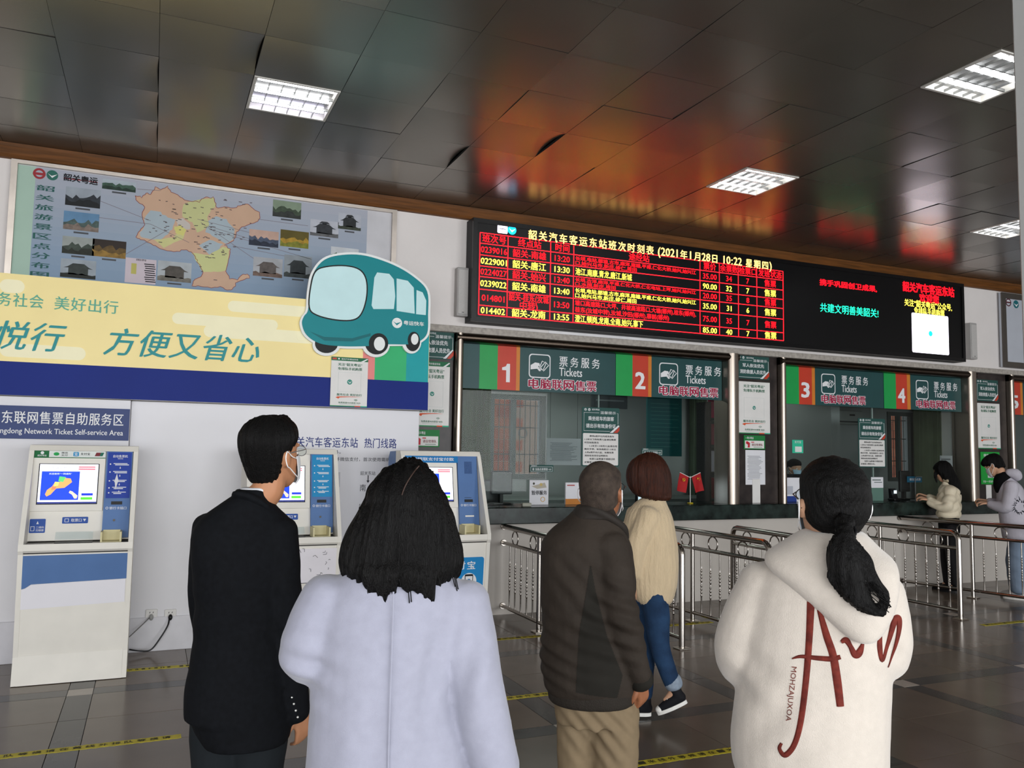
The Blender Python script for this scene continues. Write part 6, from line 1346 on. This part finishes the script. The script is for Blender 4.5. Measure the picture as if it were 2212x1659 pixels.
m = MB(); tmp = MB(); rings(tmp, [(0, -.050, .055, .056, .036), (0, -.036, .085, .069, .056), (0, -.02, .115, .0745, .075), (0, -.010, .145, .077, .088), (0, -.008, .175, .073, .088), (0, -.008, .20, .058, .073), (0, -.01, .218, .034, .042), (0, -.01, .225, .012, .016)], 26, 3)
h.add(m, tmp); scalp(m, h, .0045, .07); hr = remesh(m, 'cropped_hair', M('#4e433b', .8, var=.25, scale=35, hex2='#352d28', bump=.5, bscale=300, name='stubble_hair', spec=.2), t, .006, 3)
mask(h, t, M('#d9dde0', .7, name='white_mask')); glasses(h, t, '#1c1c1e'); eyes(h, t)

# ---- 4. walking woman in the cream sweater
th = .575; r_ = 5.17; t = thing('person', 'person walking left in a cream knitted sweater and jeans, brown bob hair', 'person', vloc(th, r_), -th)
h = HX((-.03, .02, 1.352), math.radians(-62), math.radians(0), 1.0)
j = dict(side=1, neck=(.02, 0, 1.30), pelvis=(.01, 0, .82), shl=(-.07, .04, 1.23), ell=(-.11, .1, 1.02), wrl=(-.13, .12, .82), shr=(.01, -.09, 1.22), elr=(-.085, -.125, 1.02), wrr=(-.105, -.11, .85),
         hdl=((0, .1, -1), 1, .4, (-1, 0, 0)), hdr=((0, .1, -1), -1, .5, (0, -1, 0)), hipl=(-.01, .05, .80), knl=(-.02, .05, .44), anl=(-.03, .05, .095), hipr=(.03, -.06, .80), knr=(.055, -.06, .46), anr=(.150, -.06, .205), ftl=(-.12, 0), ftr=(-.08, 0))
body(t, h, j, SK2, .0075)
KN = M('#d8c2a0', .9, var=.05, scale=30, bump=.6, bscale=90, stretch=(3, 3, .4), name='cream_knit', spec=.1, sheen=.2)
def rib(co, no): return folds(.005, 6, 1.2, 1.)(co, no)+.0012*np.sin(230*(np.arctan2(co[:, 1]+.02, co[:, 0]-.0)*.12))
m = MB(); rings(m, [(.03, -.01, .690, .085, .10), (.02, -.01, .735, .125, .125), (.012, -.01, .85, .158, .135), (.004, -.01, 1.0, .168, .138), (-.006, -.01, 1.12, .158, .135), (-.006, -.01, 1.22, .138, .12), (.005, 0, 1.29, .10, .09), (.025, 0, 1.335, .062, .06)])
limb(m, [(-.08, .03, 1.22, .07), (-.115, .06, 1.1, .062), (-.12, .1, 1.0, .056), (-.125, .11, .86, .048)]); limb(m, [(.0, -.085, 1.225, .075), (-.05, -.12, 1.12, .070), (-.085, -.125, 1.02, .064), (-.10, -.115, .88, .055)])
remesh(m, 'sweater', KN, t, .008, 4, rib)
JN = M('#2c4768', .85, var=.3, scale=9, hex2='#1d2f49', bump=.2, bscale=150, name='blue_denim', spec=.15)
m = MB(); rings(m, [(.01, 0, .70, .12, .10), (.01, 0, .82, .12, .10)], 22, 2); limb(m, [(-.01, .05, .76, .082), (-.015, .05, .58, .072), (-.02, .05, .42, .056), (-.03, .05, .18, .052), (-.032, .05, .135, .052)]); limb(m, [(.03, -.06, .76, .082), (.045, -.06, .6, .074), (.06, -.06, .45, .060), (.105, -.06, .32, .054), (.137, -.06, .243, .052)])
remesh(m, 'jeans', JN, t, .008, 3, folds(.004, 16, 3, 3.))
m = MB(); limb(m, [(.132, -.06, .262, .055), (.142, -.06, .236, .055)], 14, 2); remesh(m, 'turn_up', M('#8c99a8', .85, var=.2, scale=30, name='faded_denim'), t, .007, 2)
CV = M('#15151a', .8, var=.08, name='black_canvas'); RB = M('#e9e7e2', .5, name='white_rubber')
s1 = shoe(t, (-.032, .05, .088), math.radians(-90), CV, RB, .86); s2 = shoe(t, (.150, -.06, .185), math.radians(-90), CV, RB, .86, math.radians(-26))
for so, ax, az, pt in ((s1, -.032, .088, 0), (s2, .150, .185, -26)):
    def X(v, ax=ax, az=az, pt=pt, yy=(.05 if pt == 0 else -.06)): q = rot((v[0]*.86, v[1]*.86, v[2]*.86), math.radians(-90), math.radians(pt)); return (ax+q[0], yy+q[1], az+q[2])
    m = MB(); tmp = MB(); tmp.sphere((0, .145, -.055), .032, 10, 8, (1, .9, .8)); m.add([X(v) for v in tmp.v], tmp.f); m.obj('toe_cap', RB, so, True)
    for q in range(4): m = MB(); m.tube([X((-.02, .045+.02*q, .002-.012*q)), X((0, .05+.02*q, .008-.012*q)), X((.02, .045+.02*q, .002-.012*q))], .0028, 6); m.obj('lace', RB, so)
m = MB(); rings(m, [(.055, -.03, 1.315, .055, .06), (.03, -.02, 1.335, .098, .085), (.004, -.005, 1.37, .124, .098), (-.008, .0, 1.42, .134, .106), (-.012, .0, 1.47, .134, .108), (-.014, 0, 1.52, .120, .104), (-.01, 0, 1.56, .092, .085), (-.004, 0, 1.59, .05, .05), (.0, 0, 1.603, .015, .015)], 28, 4); scalp(m, h, .006)
hr = remesh(m, 'hair', HAIRBR, t, .007, 3, strands(.003, 40, 0, 0, .7)); mask(h, t, M('#a9c4cf', .7, name='blue_mask')); eyes(h, t)

# ---- 5. woman in the white hoodie
th = .779; r_ = 2.2; t = thing('person', 'person in a white fleece hoodie with dark red brush lettering and a black ponytail', 'person', vloc(th, r_), -th)
h = HX((-.004, .0, 1.372), math.radians(-20), math.radians(10), .98)
j = dict(neck=(-.01, 0, 1.33), pelvis=(-.06, 0, .80), shl=(-.17, .02, 1.26), ell=(-.225, .02, 1.08), wrl=(-.16, .24, 1.10), shr=(.10, 0, 1.25), elr=(.115, .04, 1.09), wrr=(.04, .24, 1.10),
         hdl=((.5, .8, .2), -1, .8, (0, 0, 1)), hdr=((-.5, .8, .2), 1, .8, (0, 0, 1)), hipl=(-.13, 0, .76), knl=(-.13, 0, .42), anl=(-.13, 0, .10), hipr=(.01, 0, .76), knr=(.01, 0, .42), anr=(.01, 0, .10))
body(t, h, j, SK2)
FL = M('#c2b9af', .95, var=.03, scale=60, bump=.22, bscale=420, sheen=.5, name='white_fleece', spec=.1)
m = MB(); rings(m, [(-.058, 0, .800, .165, .135), (-.062, 0, .83, .178, .145), (-.065, 0, .90, .184, .148), (-.058, 0, 1.0, .180, .142), (-.050, 0, 1.10, .178, .135), (-.040, 0, 1.20, .176, .128), (-.030, 0, 1.28, .168, .118), (-.022, 0, 1.335, .135, .10), (-.012, 0, 1.375, .09, .08), (-.005, 0, 1.40, .068, .068)])
limb(m, [(-.155, 0, 1.275, .076), (-.192, -.01, 1.20, .072), (-.217, -.005, 1.12, .072), (-.215, .03, 1.075, .068), (-.185, .13, 1.08, .058), (-.15, .22, 1.10, .05)], 18)
limb(m, [(.085, 0, 1.275, .072), (.103, -.005, 1.20, .066), (.105, .02, 1.13, .062), (.08, .12, 1.10, .055), (.05, .22, 1.10, .05)], 18)
hd = remesh(m, 'hoodie', FL, t, .0075, 6, folds(.003, 6, 1.6, .9, ((-.19, -.08, 1.06, .05, .005, 12, 26, 3), (-.15, -.12, 1.0, .07, .004, -16, 20, 3), (.12, -.08, 1.1, .05, .005, 14, 20, 4))))
m = MB(); rings(m, [(.062, -.128, 1.180, .016, .016), (.055, -.118, 1.20, .045, .032), (.040, -.105, 1.24, .082, .046), (.018, -.088, 1.285, .118, .058), (-.005, -.062, 1.325, .146, .074), (-.015, -.035, 1.355, .148, .082), (-.014, -.015, 1.38, .118, .088), (-.008, -.005, 1.405, .088, .082), (-.004, 0, 1.418, .07, .07)], 30, 4)
ho = remesh(m, 'hood', FL, t, .0075, 4, folds(.003, 6, 2, 3.))
bvh = BVHTree.FromPolygons([v.co for v in hd.data.vertices], [tuple(p.vertices) for p in hd.data.polygons])
RBR = M('#6f2a20', .85, var=.25, scale=60, hex2='#501a14', name='dark_red_flock')
def brush(pts, ws, nm='brush_stroke'):           # a flock stroke laid on the back of the hoodie
    S_ = cat([(*p, w_) for p, w_ in zip(pts, ws)], 8); m = MB(); L = []
    for i, s_ in enumerate(S_):
        a = S_[min(i+1, len(S_)-1)]-S_[max(i-1, 0)]; d = np.array([a[0], a[1]]); d /= max(1e-9, np.linalg.norm(d)); nn = np.array([-d[1], d[0]])
        for k in range(5):
            q = s_[:2]+nn*s_[2]*(k/4-.5); c_, n_, _, _ = bvh.ray_cast(Vector((q[0], -1, q[1])), Vector((0, 1, 0))); y = c_.y if c_ is not None else -.1; m.v.append((q[0], y-(.0035 if 0 < k < 4 else .0005), q[1]))
    for i in range(len(S_)-1):
        for k in range(4): a = i*5+k; m.f.append((a, a+1, a+6, a+5))
    return m.obj(nm, RBR, hd, True)
brush([(-.052, 1.275), (-.057, 1.18), (-.065, 1.084), (-.077, .994), (-.092, .94), (-.112, .914), (-.124, .926), (-.119, .940)], [.018, .015, .014, .013, .012, .012, .009, .006])
brush([(-.036, 1.25), (-.020, 1.19), (-.006, 1.145), (.002, 1.09), (.008, 1.034)], [.010, .016, .017, .018, .016])
brush([(-.095, 1.129), (-.075, 1.136), (-.04, 1.136), (-.01, 1.137), (.010, 1.143)], [.003, .008, .011, .012, .010])
brush([(.012, 1.176), (.022, 1.181), (.031, 1.168), (.041, 1.149), (.050, 1.155), (.059, 1.178)], [.008, .014, .011, .015, .016, .005])
brush([(.098, 1.205), (.094, 1.17), (.099, 1.135), (.112, 1.17), (.127, 1.222), (.136, 1.228), (.137, 1.205), (.127, 1.16), (.112, 1.118)], [.005, .012, .008, .009, .014, .014, .011, .007, .003])
m = MB(); vs_, fs_ = glyphs('MOHZAJUXOA', 0.0, 0.0); L0 = vs_[:, 0].min(); LW_ = vs_[:, 0].max()-L0
for x, y, e in vs_:
    u = (x-L0)/LW_; px_ = -.090-.014*u+.0165*(y-.35); pz_ = 1.112-.122*u; c_, n_, _, _ = bvh.ray_cast(Vector((px_, -1, pz_)), Vector((0, 1, 0))); m.v.append((px_, (c_.y if c_ is not None else -.12)-.003, pz_))
m.f = list(fs_); m.obj('lettering', RBR, hd)
m = MB(); limb(m, [(-.13, 0, .82, .10), (-.13, 0, .6, .088), (-.13, 0, .3, .065), (-.13, 0, .12, .055)]); limb(m, [(.01, 0, .82, .10), (.01, 0, .6, .088), (.01, 0, .3, .065), (.01, 0, .12, .055)]); remesh(m, 'trousers', M('#0c0c0e', .8, name='black_trousers', spec=.15), t, .009, 4)
for q in ('l', 'r'): shoe(t, (j['an'+q][0], j['an'+q][1], .088), 0, BLACKP, RB)
m = MB(); rings(m, [(.01, -.02, 1.412, .04, .05), (.006, -.015, 1.43, .058, .072), (.008, -.008, 1.455, .074, .09), (.006, -.004, 1.49, .082, .098), (.003, 0, 1.52, .081, .1), (.0, 0, 1.55, .072, .09), (0, 0, 1.58, .048, .062), (0, 0, 1.60, .014, .02)], 28, 4); scalp(m, h, .006, .075)
hr = remesh(m, 'hair', HAIRB, t, .006, 3, strands(.0016, 50, .02, -.1, .3))
m = MB(); limb(m, [(.022, -.095, 1.445, .024), (.026, -.125, 1.428, .017), (.020, -.135, 1.395, .034), (.022, -.14, 1.355, .040), (.032, -.145, 1.315, .036), (.052, -.15, 1.282, .026), (.076, -.15, 1.260, .015), (.096, -.15, 1.250, .007), (.108, -.148, 1.256, .003)], 16, 4); limb(m, [(.03, -.13, 1.40, .020), (.056, -.135, 1.365, .022), (.070, -.14, 1.335, .017), (.088, -.14, 1.312, .011), (.104, -.14, 1.296, .008), (.106, -.14, 1.28, .006), (.092, -.14, 1.272, .004)], 12, 4)
limb(m, [(.05, -.14, 1.36, .02), (.08, -.15, 1.32, .014), (.102, -.15, 1.285, .010), (.100, -.15, 1.262, .008), (.085, -.15, 1.262, .004)], 10, 4); limb(m, [(.03, -.15, 1.33, .02), (.035, -.17, 1.285, .012), (.065, -.17, 1.262, .008), (.09, -.165, 1.25, .004)], 10, 4); limb(m, [(.0, -.14, 1.36, .016), (-.008, -.16, 1.325, .008), (.005, -.165, 1.30, .004)], 8, 4)
pt = remesh(m, 'ponytail', HAIRB, hr, .005, 2, strands(.0022, 26, .03, -.14, 1.1))
m = MB(); m.tube([(.026+.021*math.cos(a*PI/6), -.118+.014*math.sin(a*PI/6)-.0, 1.428+.014*math.sin(a*PI/6)) for a in range(12)], .004, 8, closed=True); m.obj('hair_tie', BLACKP, hr, True)
for q in range(7):
    a = q*.9; MB().tube(cat([(.04+.02*math.sin(a), -.15, 1.35), (.075+.02*math.cos(a), -.165, 1.31), (.10+.012*math.sin(a*2), -.16, 1.285+.01*math.cos(a)), (.112+.004*math.cos(a*3), -.155, 1.268+.012*math.sin(a*1.7))], 4), .0011, 5).obj('loose_strand', HAIRB, hr)
mask(h, t, M('#b4c2cf', .7, name='pale_blue_mask')); glasses(h, t, '#2a2a2c'); eyes(h, t)

# ---- 6. woman in the cream puffer jacket at window 4
th = .890; r_ = 11.40; t = thing('person', 'person in a cream puffer jacket with long black hair at the counter', 'person', vloc(th, r_), -th)
h = HX((-.015, .0, 1.325), math.radians(-70), math.radians(-22), 1.0)
j = dict(side=1, neck=(.03, 0, 1.29), pelvis=(.03, 0, .84), shl=(-.0, .12, 1.22), ell=(-.02, .16, 1.04), wrl=(-.2, .13, 1.12), shr=(.05, -.11, 1.22), elr=(.02, -.15, 1.02), wrr=(-.19, -.08, 1.09),
         hdl=((-1, 0, .3), 1, .9, (0, .3, 1)), hdr=((-1, .1, .3), -1, .9, (0, -.3, 1)), hipl=(.02, .08, .80), knl=(-.01, .08, .44), anl=(.0, .08, .10), hipr=(.05, -.07, .80), knr=(.05, -.07, .44), anr=(.08, -.07, .10), ftl=(-.12, 0), ftr=(-.12, 0))
body(t, h, j, SK2, .009)
PF = M('#d9cdb4', .55, var=.08, scale=12, name='cream_nylon', spec=.3)
def puff(co, no): z = co[:, 2]; w_ = z*58+2.2*np.abs(((co[:, 1]*9+.5) % 1)-.5)*2; return .018*(np.abs(np.sin(w_*.5))-.5)+folds(.003, 11, 2, 1)(co, no)
m = MB(); rings(m, [(.03, 0, .885, .115, .15), (.03, 0, .92, .130, .165), (.035, 0, 1.0, .132, .168), (.04, 0, 1.12, .130, .165), (.045, 0, 1.2, .118, .15), (.04, 0, 1.26, .085, .11), (.03, 0, 1.31, .06, .065)])
limb(m, [(.03, .12, 1.21, .07), (-.0, .16, 1.1, .066), (-.04, .17, 1.03, .062), (-.12, .14, 1.07, .055), (-.18, .13, 1.105, .044)]); limb(m, [(.06, -.11, 1.21, .072), (.04, -.15, 1.1, .068), (-.0, -.15, 1.01, .064), (-.10, -.11, 1.04, .057), (-.175, -.08, 1.075, .044)])
remesh(m, 'puffer_jacket', PF, t, .009, 3, puff)
m = MB(); rings(m, [(.035, 0, .70, .115, .15), (.035, 0, .80, .12, .15), (.035, 0, .89, .11, .13)], 22, 3); remesh(m, 'shorts', M('#0d0d0f', .8, name='black_cloth', spec=.1), t, .01, 3)
m = MB(); limb(m, [(.02, .08, .78, .088), (.005, .08, .6, .078), (-.01, .08, .44, .062), (-.006, .08, .34, .063), (.0, .08, .10, .045)]); limb(m, [(.05, -.07, .78, .088), (.05, -.07, .6, .078), (.05, -.07, .44, .062), (.062, -.07, .34, .063), (.08, -.07, .10, .045)]); remesh(m, 'tights', M('#141214', .7, name='black_tights'), t, .008, 3)
for q in ('l', 'r'): shoe(t, (j['an'+q][0], j['an'+q][1], .088), math.radians(-80), BLACKP, BLACKP)
m = MB(); rings(m, [(.13, 0, 1.18, .035, .05), (.11, 0, 1.24, .07, .085), (.075, 0, 1.31, .088, .098), (.035, 0, 1.38, .098, .1), (.0, 0, 1.44, .105, .1), (-.012, 0, 1.49, .098, .098), (-.012, 0, 1.53, .075, .082), (-.01, 0, 1.565, .03, .04)], 26, 4); scalp(m, h, .008); limb(m, [(.08, -.06, 1.3, .04), (.135, -.05, 1.22, .025), (.165, -.04, 1.17, .006)], 10, 3); limb(m, [(-.085, -.02, 1.45, .02), (-.10, -.04, 1.38, .018), (-.085, -.06, 1.30, .010)], 10, 3)
remesh(m, 'hair', HAIRB, t, .008, 3, strands(.003, 34, .03, 0, .3))
m = MB(); limb(m, [(-.0, -.05, 1.335, .025), (.04, -.08, 1.325, .022)], 10, 2); m.obj('fur_trim', M('#b9aa90', .9, name='beige_fur'), t, True)

# ---- 7. person in the white hoodie with black print, far right
th = .950; r_ = 11.3; t = thing('person', 'person at the right edge in a white hoodie and pale jeans, looking down', 'person', vloc(th, r_), -th)
h = HX((-.155, .0, 1.405), math.radians(-70), math.radians(-30), 1.05)
j = dict(side=1, neck=(-.06, 0, 1.37), pelvis=(.05, 0, .86), shl=(-.05, .15, 1.30), ell=(-.10, .18, 1.08), wrl=(-.25, .13, 1.10), shr=(.0, -.13, 1.30), elr=(-.03, -.18, 1.07), wrr=(-.23, -.10, 1.08),
         hdl=((-1, 0, .1), 1, .9, (0, .3, 1)), hdr=((-1, .1, .1), -1, .9, (0, -.3, 1)), hipl=(.04, .09, .84), knl=(.0, .09, .46), anl=(.03, .10, .10), hipr=(.06, -.08, .84), knr=(.02, -.08, .46), anr=(.06, -.08, .10), ftl=(-.12, 0), ftr=(-.12, 0))
body(t, h, j, SK2, .009)
HW = M('#b9b5be', .9, var=.04, bump=.2, bscale=120, name='white_sweatshirt', spec=.1)
m = MB(); rings(m, [(.05, 0, .665, .135, .165), (.045, 0, .72, .150, .18), (.03, 0, .9, .155, .182), (.015, 0, 1.08, .155, .182), (-.0, 0, 1.2, .145, .178), (-.015, 0, 1.29, .125, .155), (-.04, 0, 1.36, .085, .10), (-.055, 0, 1.40, .065, .07)])
limb(m, [(-.02, .14, 1.29, .076), (-.05, .18, 1.18, .07), (-.09, .19, 1.08, .066), (-.16, .16, 1.07, .06), (-.225, .13, 1.09, .046)]); limb(m, [(.01, -.14, 1.29, .078), (-.01, -.19, 1.17, .074), (-.04, -.19, 1.06, .070), (-.13, -.14, 1.05, .062), (-.21, -.10, 1.07, .046)])
hd2 = remesh(m, 'hoodie', HW, t, .009, 4, folds(.005, 9, 2, 2.))
m = MB(); rings(m, [(-.10, 0, 1.20, .05, .10), (-.10, 0, 1.28, .075, .13), (-.08, 0, 1.36, .09, .12), (-.06, 0, 1.42, .085, .10), (-.05, 0, 1.45, .06, .08)], 24, 3); remesh(m, 'black_neck_lining', M('#0e0e10', .9, name='black_lining', spec=.1), t, .009, 3)
m = MB(); limb(m, [(-.02, -.06, 1.44, .045), (.05, -.05, 1.43, .062), (.075, -.02, 1.39, .05)], 14, 3); limb(m, [(.02, .06, 1.42, .05), (.07, 0, 1.40, .06)], 14, 3); remesh(m, 'hood', HW, t, .009, 4)
bv2 = BVHTree.FromPolygons([v.co for v in hd2.data.vertices], [tuple(p.vertices) for p in hd2.data.polygons]); rnd = random.Random(4); BKP = M('#20222a', .8, name='black_print')
for i in range(22):
    a = i*2*PI/22+rnd.uniform(-.1, .1); r0 = .055+rnd.uniform(-.012, .012); r1 = r0+rnd.uniform(.02, .05); m = MB(); n_ = 5; q_ = []
    for k in range(n_+1):
        rr = r0+(r1-r0)*k/n_; x, z = .085+rr*math.cos(a+.15*k/n_)*.85, 1.06+rr*math.sin(a+.15*k/n_)*1.1; wd = .014*(1-k/n_*.8)
        for s_ in (-1, 1):
            X_, Z_ = x-s_*math.sin(a)*wd*.5, z+s_*math.cos(a)*wd*.5; c_, _, _, _ = bv2.ray_cast(Vector((X_, -1, Z_)), Vector((0, 1, 0)))
            if c_ is None: break
            m.v.append((X_, c_.y-.003, Z_))
    K = len(m.v)//2; m.v = m.v[:2*K]; m.f = [(2*k, 2*k+1, 2*k+3, 2*k+2) for k in range(K-1)]
    if K > 1: m.obj('splash_print', BKP, hd2)
LJ = M('#7f8fa3', .85, var=.15, scale=8, name='pale_denim', spec=.1)
m = MB(); limb(m, [(.05, .06, .70, .085), (.03, .09, .5, .1), (.03, .1, .3, .098), (.04, .10, .12, .092)]); limb(m, [(.06, -.06, .70, .085), (.05, -.08, .5, .1), (.05, -.08, .3, .1), (.06, -.08, .12, .095)]); remesh(m, 'jeans', LJ, t, .01, 4, folds(.006, 14, 2, 1.))
for q in ('l', 'r'): shoe(t, (j['an'+q][0], j['an'+q][1], .088), math.radians(-80), M('#d9d7d4', .6, name='white_trainer'), RB)
m = MB(); tmp = MB(); rings(tmp, [(0, -.058, .05, .055, .032), (0, -.04, .08, .07, .056), (0, -.022, .11, .082, .078), (0, -.008, .14, .09, .098), (0, .004, .17, .092, .108), (0, .004, .2, .08, .098), (0, -.002, .225, .055, .07), (0, -.006, .24, .02, .025)], 24, 3); h.add(m, tmp); remesh(m, 'hair', HAIRB, t, .008, 3, strands(.003, 30, -.155, 0, .3)); mask(h, t); eyes(h, t)

# ---- 8. clerk behind window 3
cx, cz = at(1712, 1013, 8.75); t = thing('person', 'clerk with a pale blue mask seated behind the glass of window 3', 'person', (cx+.06, 8.78, 0), math.radians(180))
h = HX((0, 0, 1.315), 0, math.radians(-8), 1.0)
j = dict(neck=(0, 0, 1.28), pelvis=(0, -.05, .56), shl=(-.16, 0, 1.20), ell=(-.2, .08, .95), wrl=(-.12, .28, .80), shr=(.16, 0, 1.20), elr=(.2, .08, .95), wrr=(.12, .28, .80), hdl=((.2, 1, 0), -1, .4, (0, 0, 1)), hdr=((-.2, 1, 0), 1, .4, (0, 0, 1)),
         hipl=(-.09, 0, .54), knl=(-.1, .42, .52), anl=(-.1, .42, .10), hipr=(.09, 0, .54), knr=(.1, .42, .52), anr=(.1, .42, .10))
body(t, h, j, SK2, .009); m = MB(); rings(m, [(0, -.02, .56, .16, .13), (0, -.02, .8, .15, .12), (0, 0, 1.05, .165, .12), (0, 0, 1.18, .165, .11), (0, 0, 1.25, .10, .08), (0, 0, 1.30, .06, .06)]); limb(m, [(-.155, 0, 1.20, .06), (-.2, .08, .95, .052), (-.13, .26, .81, .042)]); limb(m, [(.155, 0, 1.20, .06), (.2, .08, .95, .052), (.13, .26, .81, .042)]); remesh(m, 'uniform_jacket', M('#2b3442', .8, name='navy_uniform'), t, .01, 3, folds(.004, 10, 2, 1.))
m = MB(); limb(m, [(-.09, 0, .54, .09), (-.1, .42, .52, .065), (-.1, .43, .14, .05)]); limb(m, [(.09, 0, .54, .09), (.1, .42, .52, .065), (.1, .43, .14, .05)]); remesh(m, 'trousers', TRK, t, .012, 2)
for q in ('l', 'r'): shoe(t, (j['an'+q][0], j['an'+q][1], .088), 0, BLACKP, BLACKP)
m = MB(); tmp = MB(); rings(tmp, [(0, -.055, .06, .055, .035), (0, -.035, .10, .078, .066), (0, -.02, .135, .084, .084), (0, -.006, .17, .083, .095), (0, -.002, .2, .073, .088), (0, -.004, .225, .048, .06), (0, -.006, .237, .018, .02)], 24, 3); tmp.sphere((0, -.10, .16), .04, 12, 8); h.add(m, tmp); scalp(m, h, .01); remesh(m, 'hair', HAIRB, t, .008, 3); mask(h, t, M('#a9cbe0', .7, name='light_blue_mask')); eyes(h, t)
t2 = thing('office_chair', 'dark office chair under the seated clerk behind window 3', 'chair', (cx+.06, 8.84, 0)); MB().bbox(-.23, .23, -.22, .22, .40, .455, .02).obj('seat', BLACKP, t2); MB().bbox(-.2, .2, .2, .25, .5, .95, .02).obj('backrest', BLACKP, t2)
MB().tube([(0, 0, .08), (0, 0, .40)], .03, 10).obj('column', STEELD, t2); MB().box(-.02, .02, .19, .24, .42, .55).obj('back_bar', STEELD, t2)
for i in range(5): a = i*2*PI/5; MB().tube([(0, 0, .09), (.26*math.cos(a), .26*math.sin(a), .055)], .018, 8).obj('leg', BLACKP, t2); MB().sphere((.26*math.cos(a), .26*math.sin(a), .028), .027, 8, 6).obj('castor', BLACKP, t2)
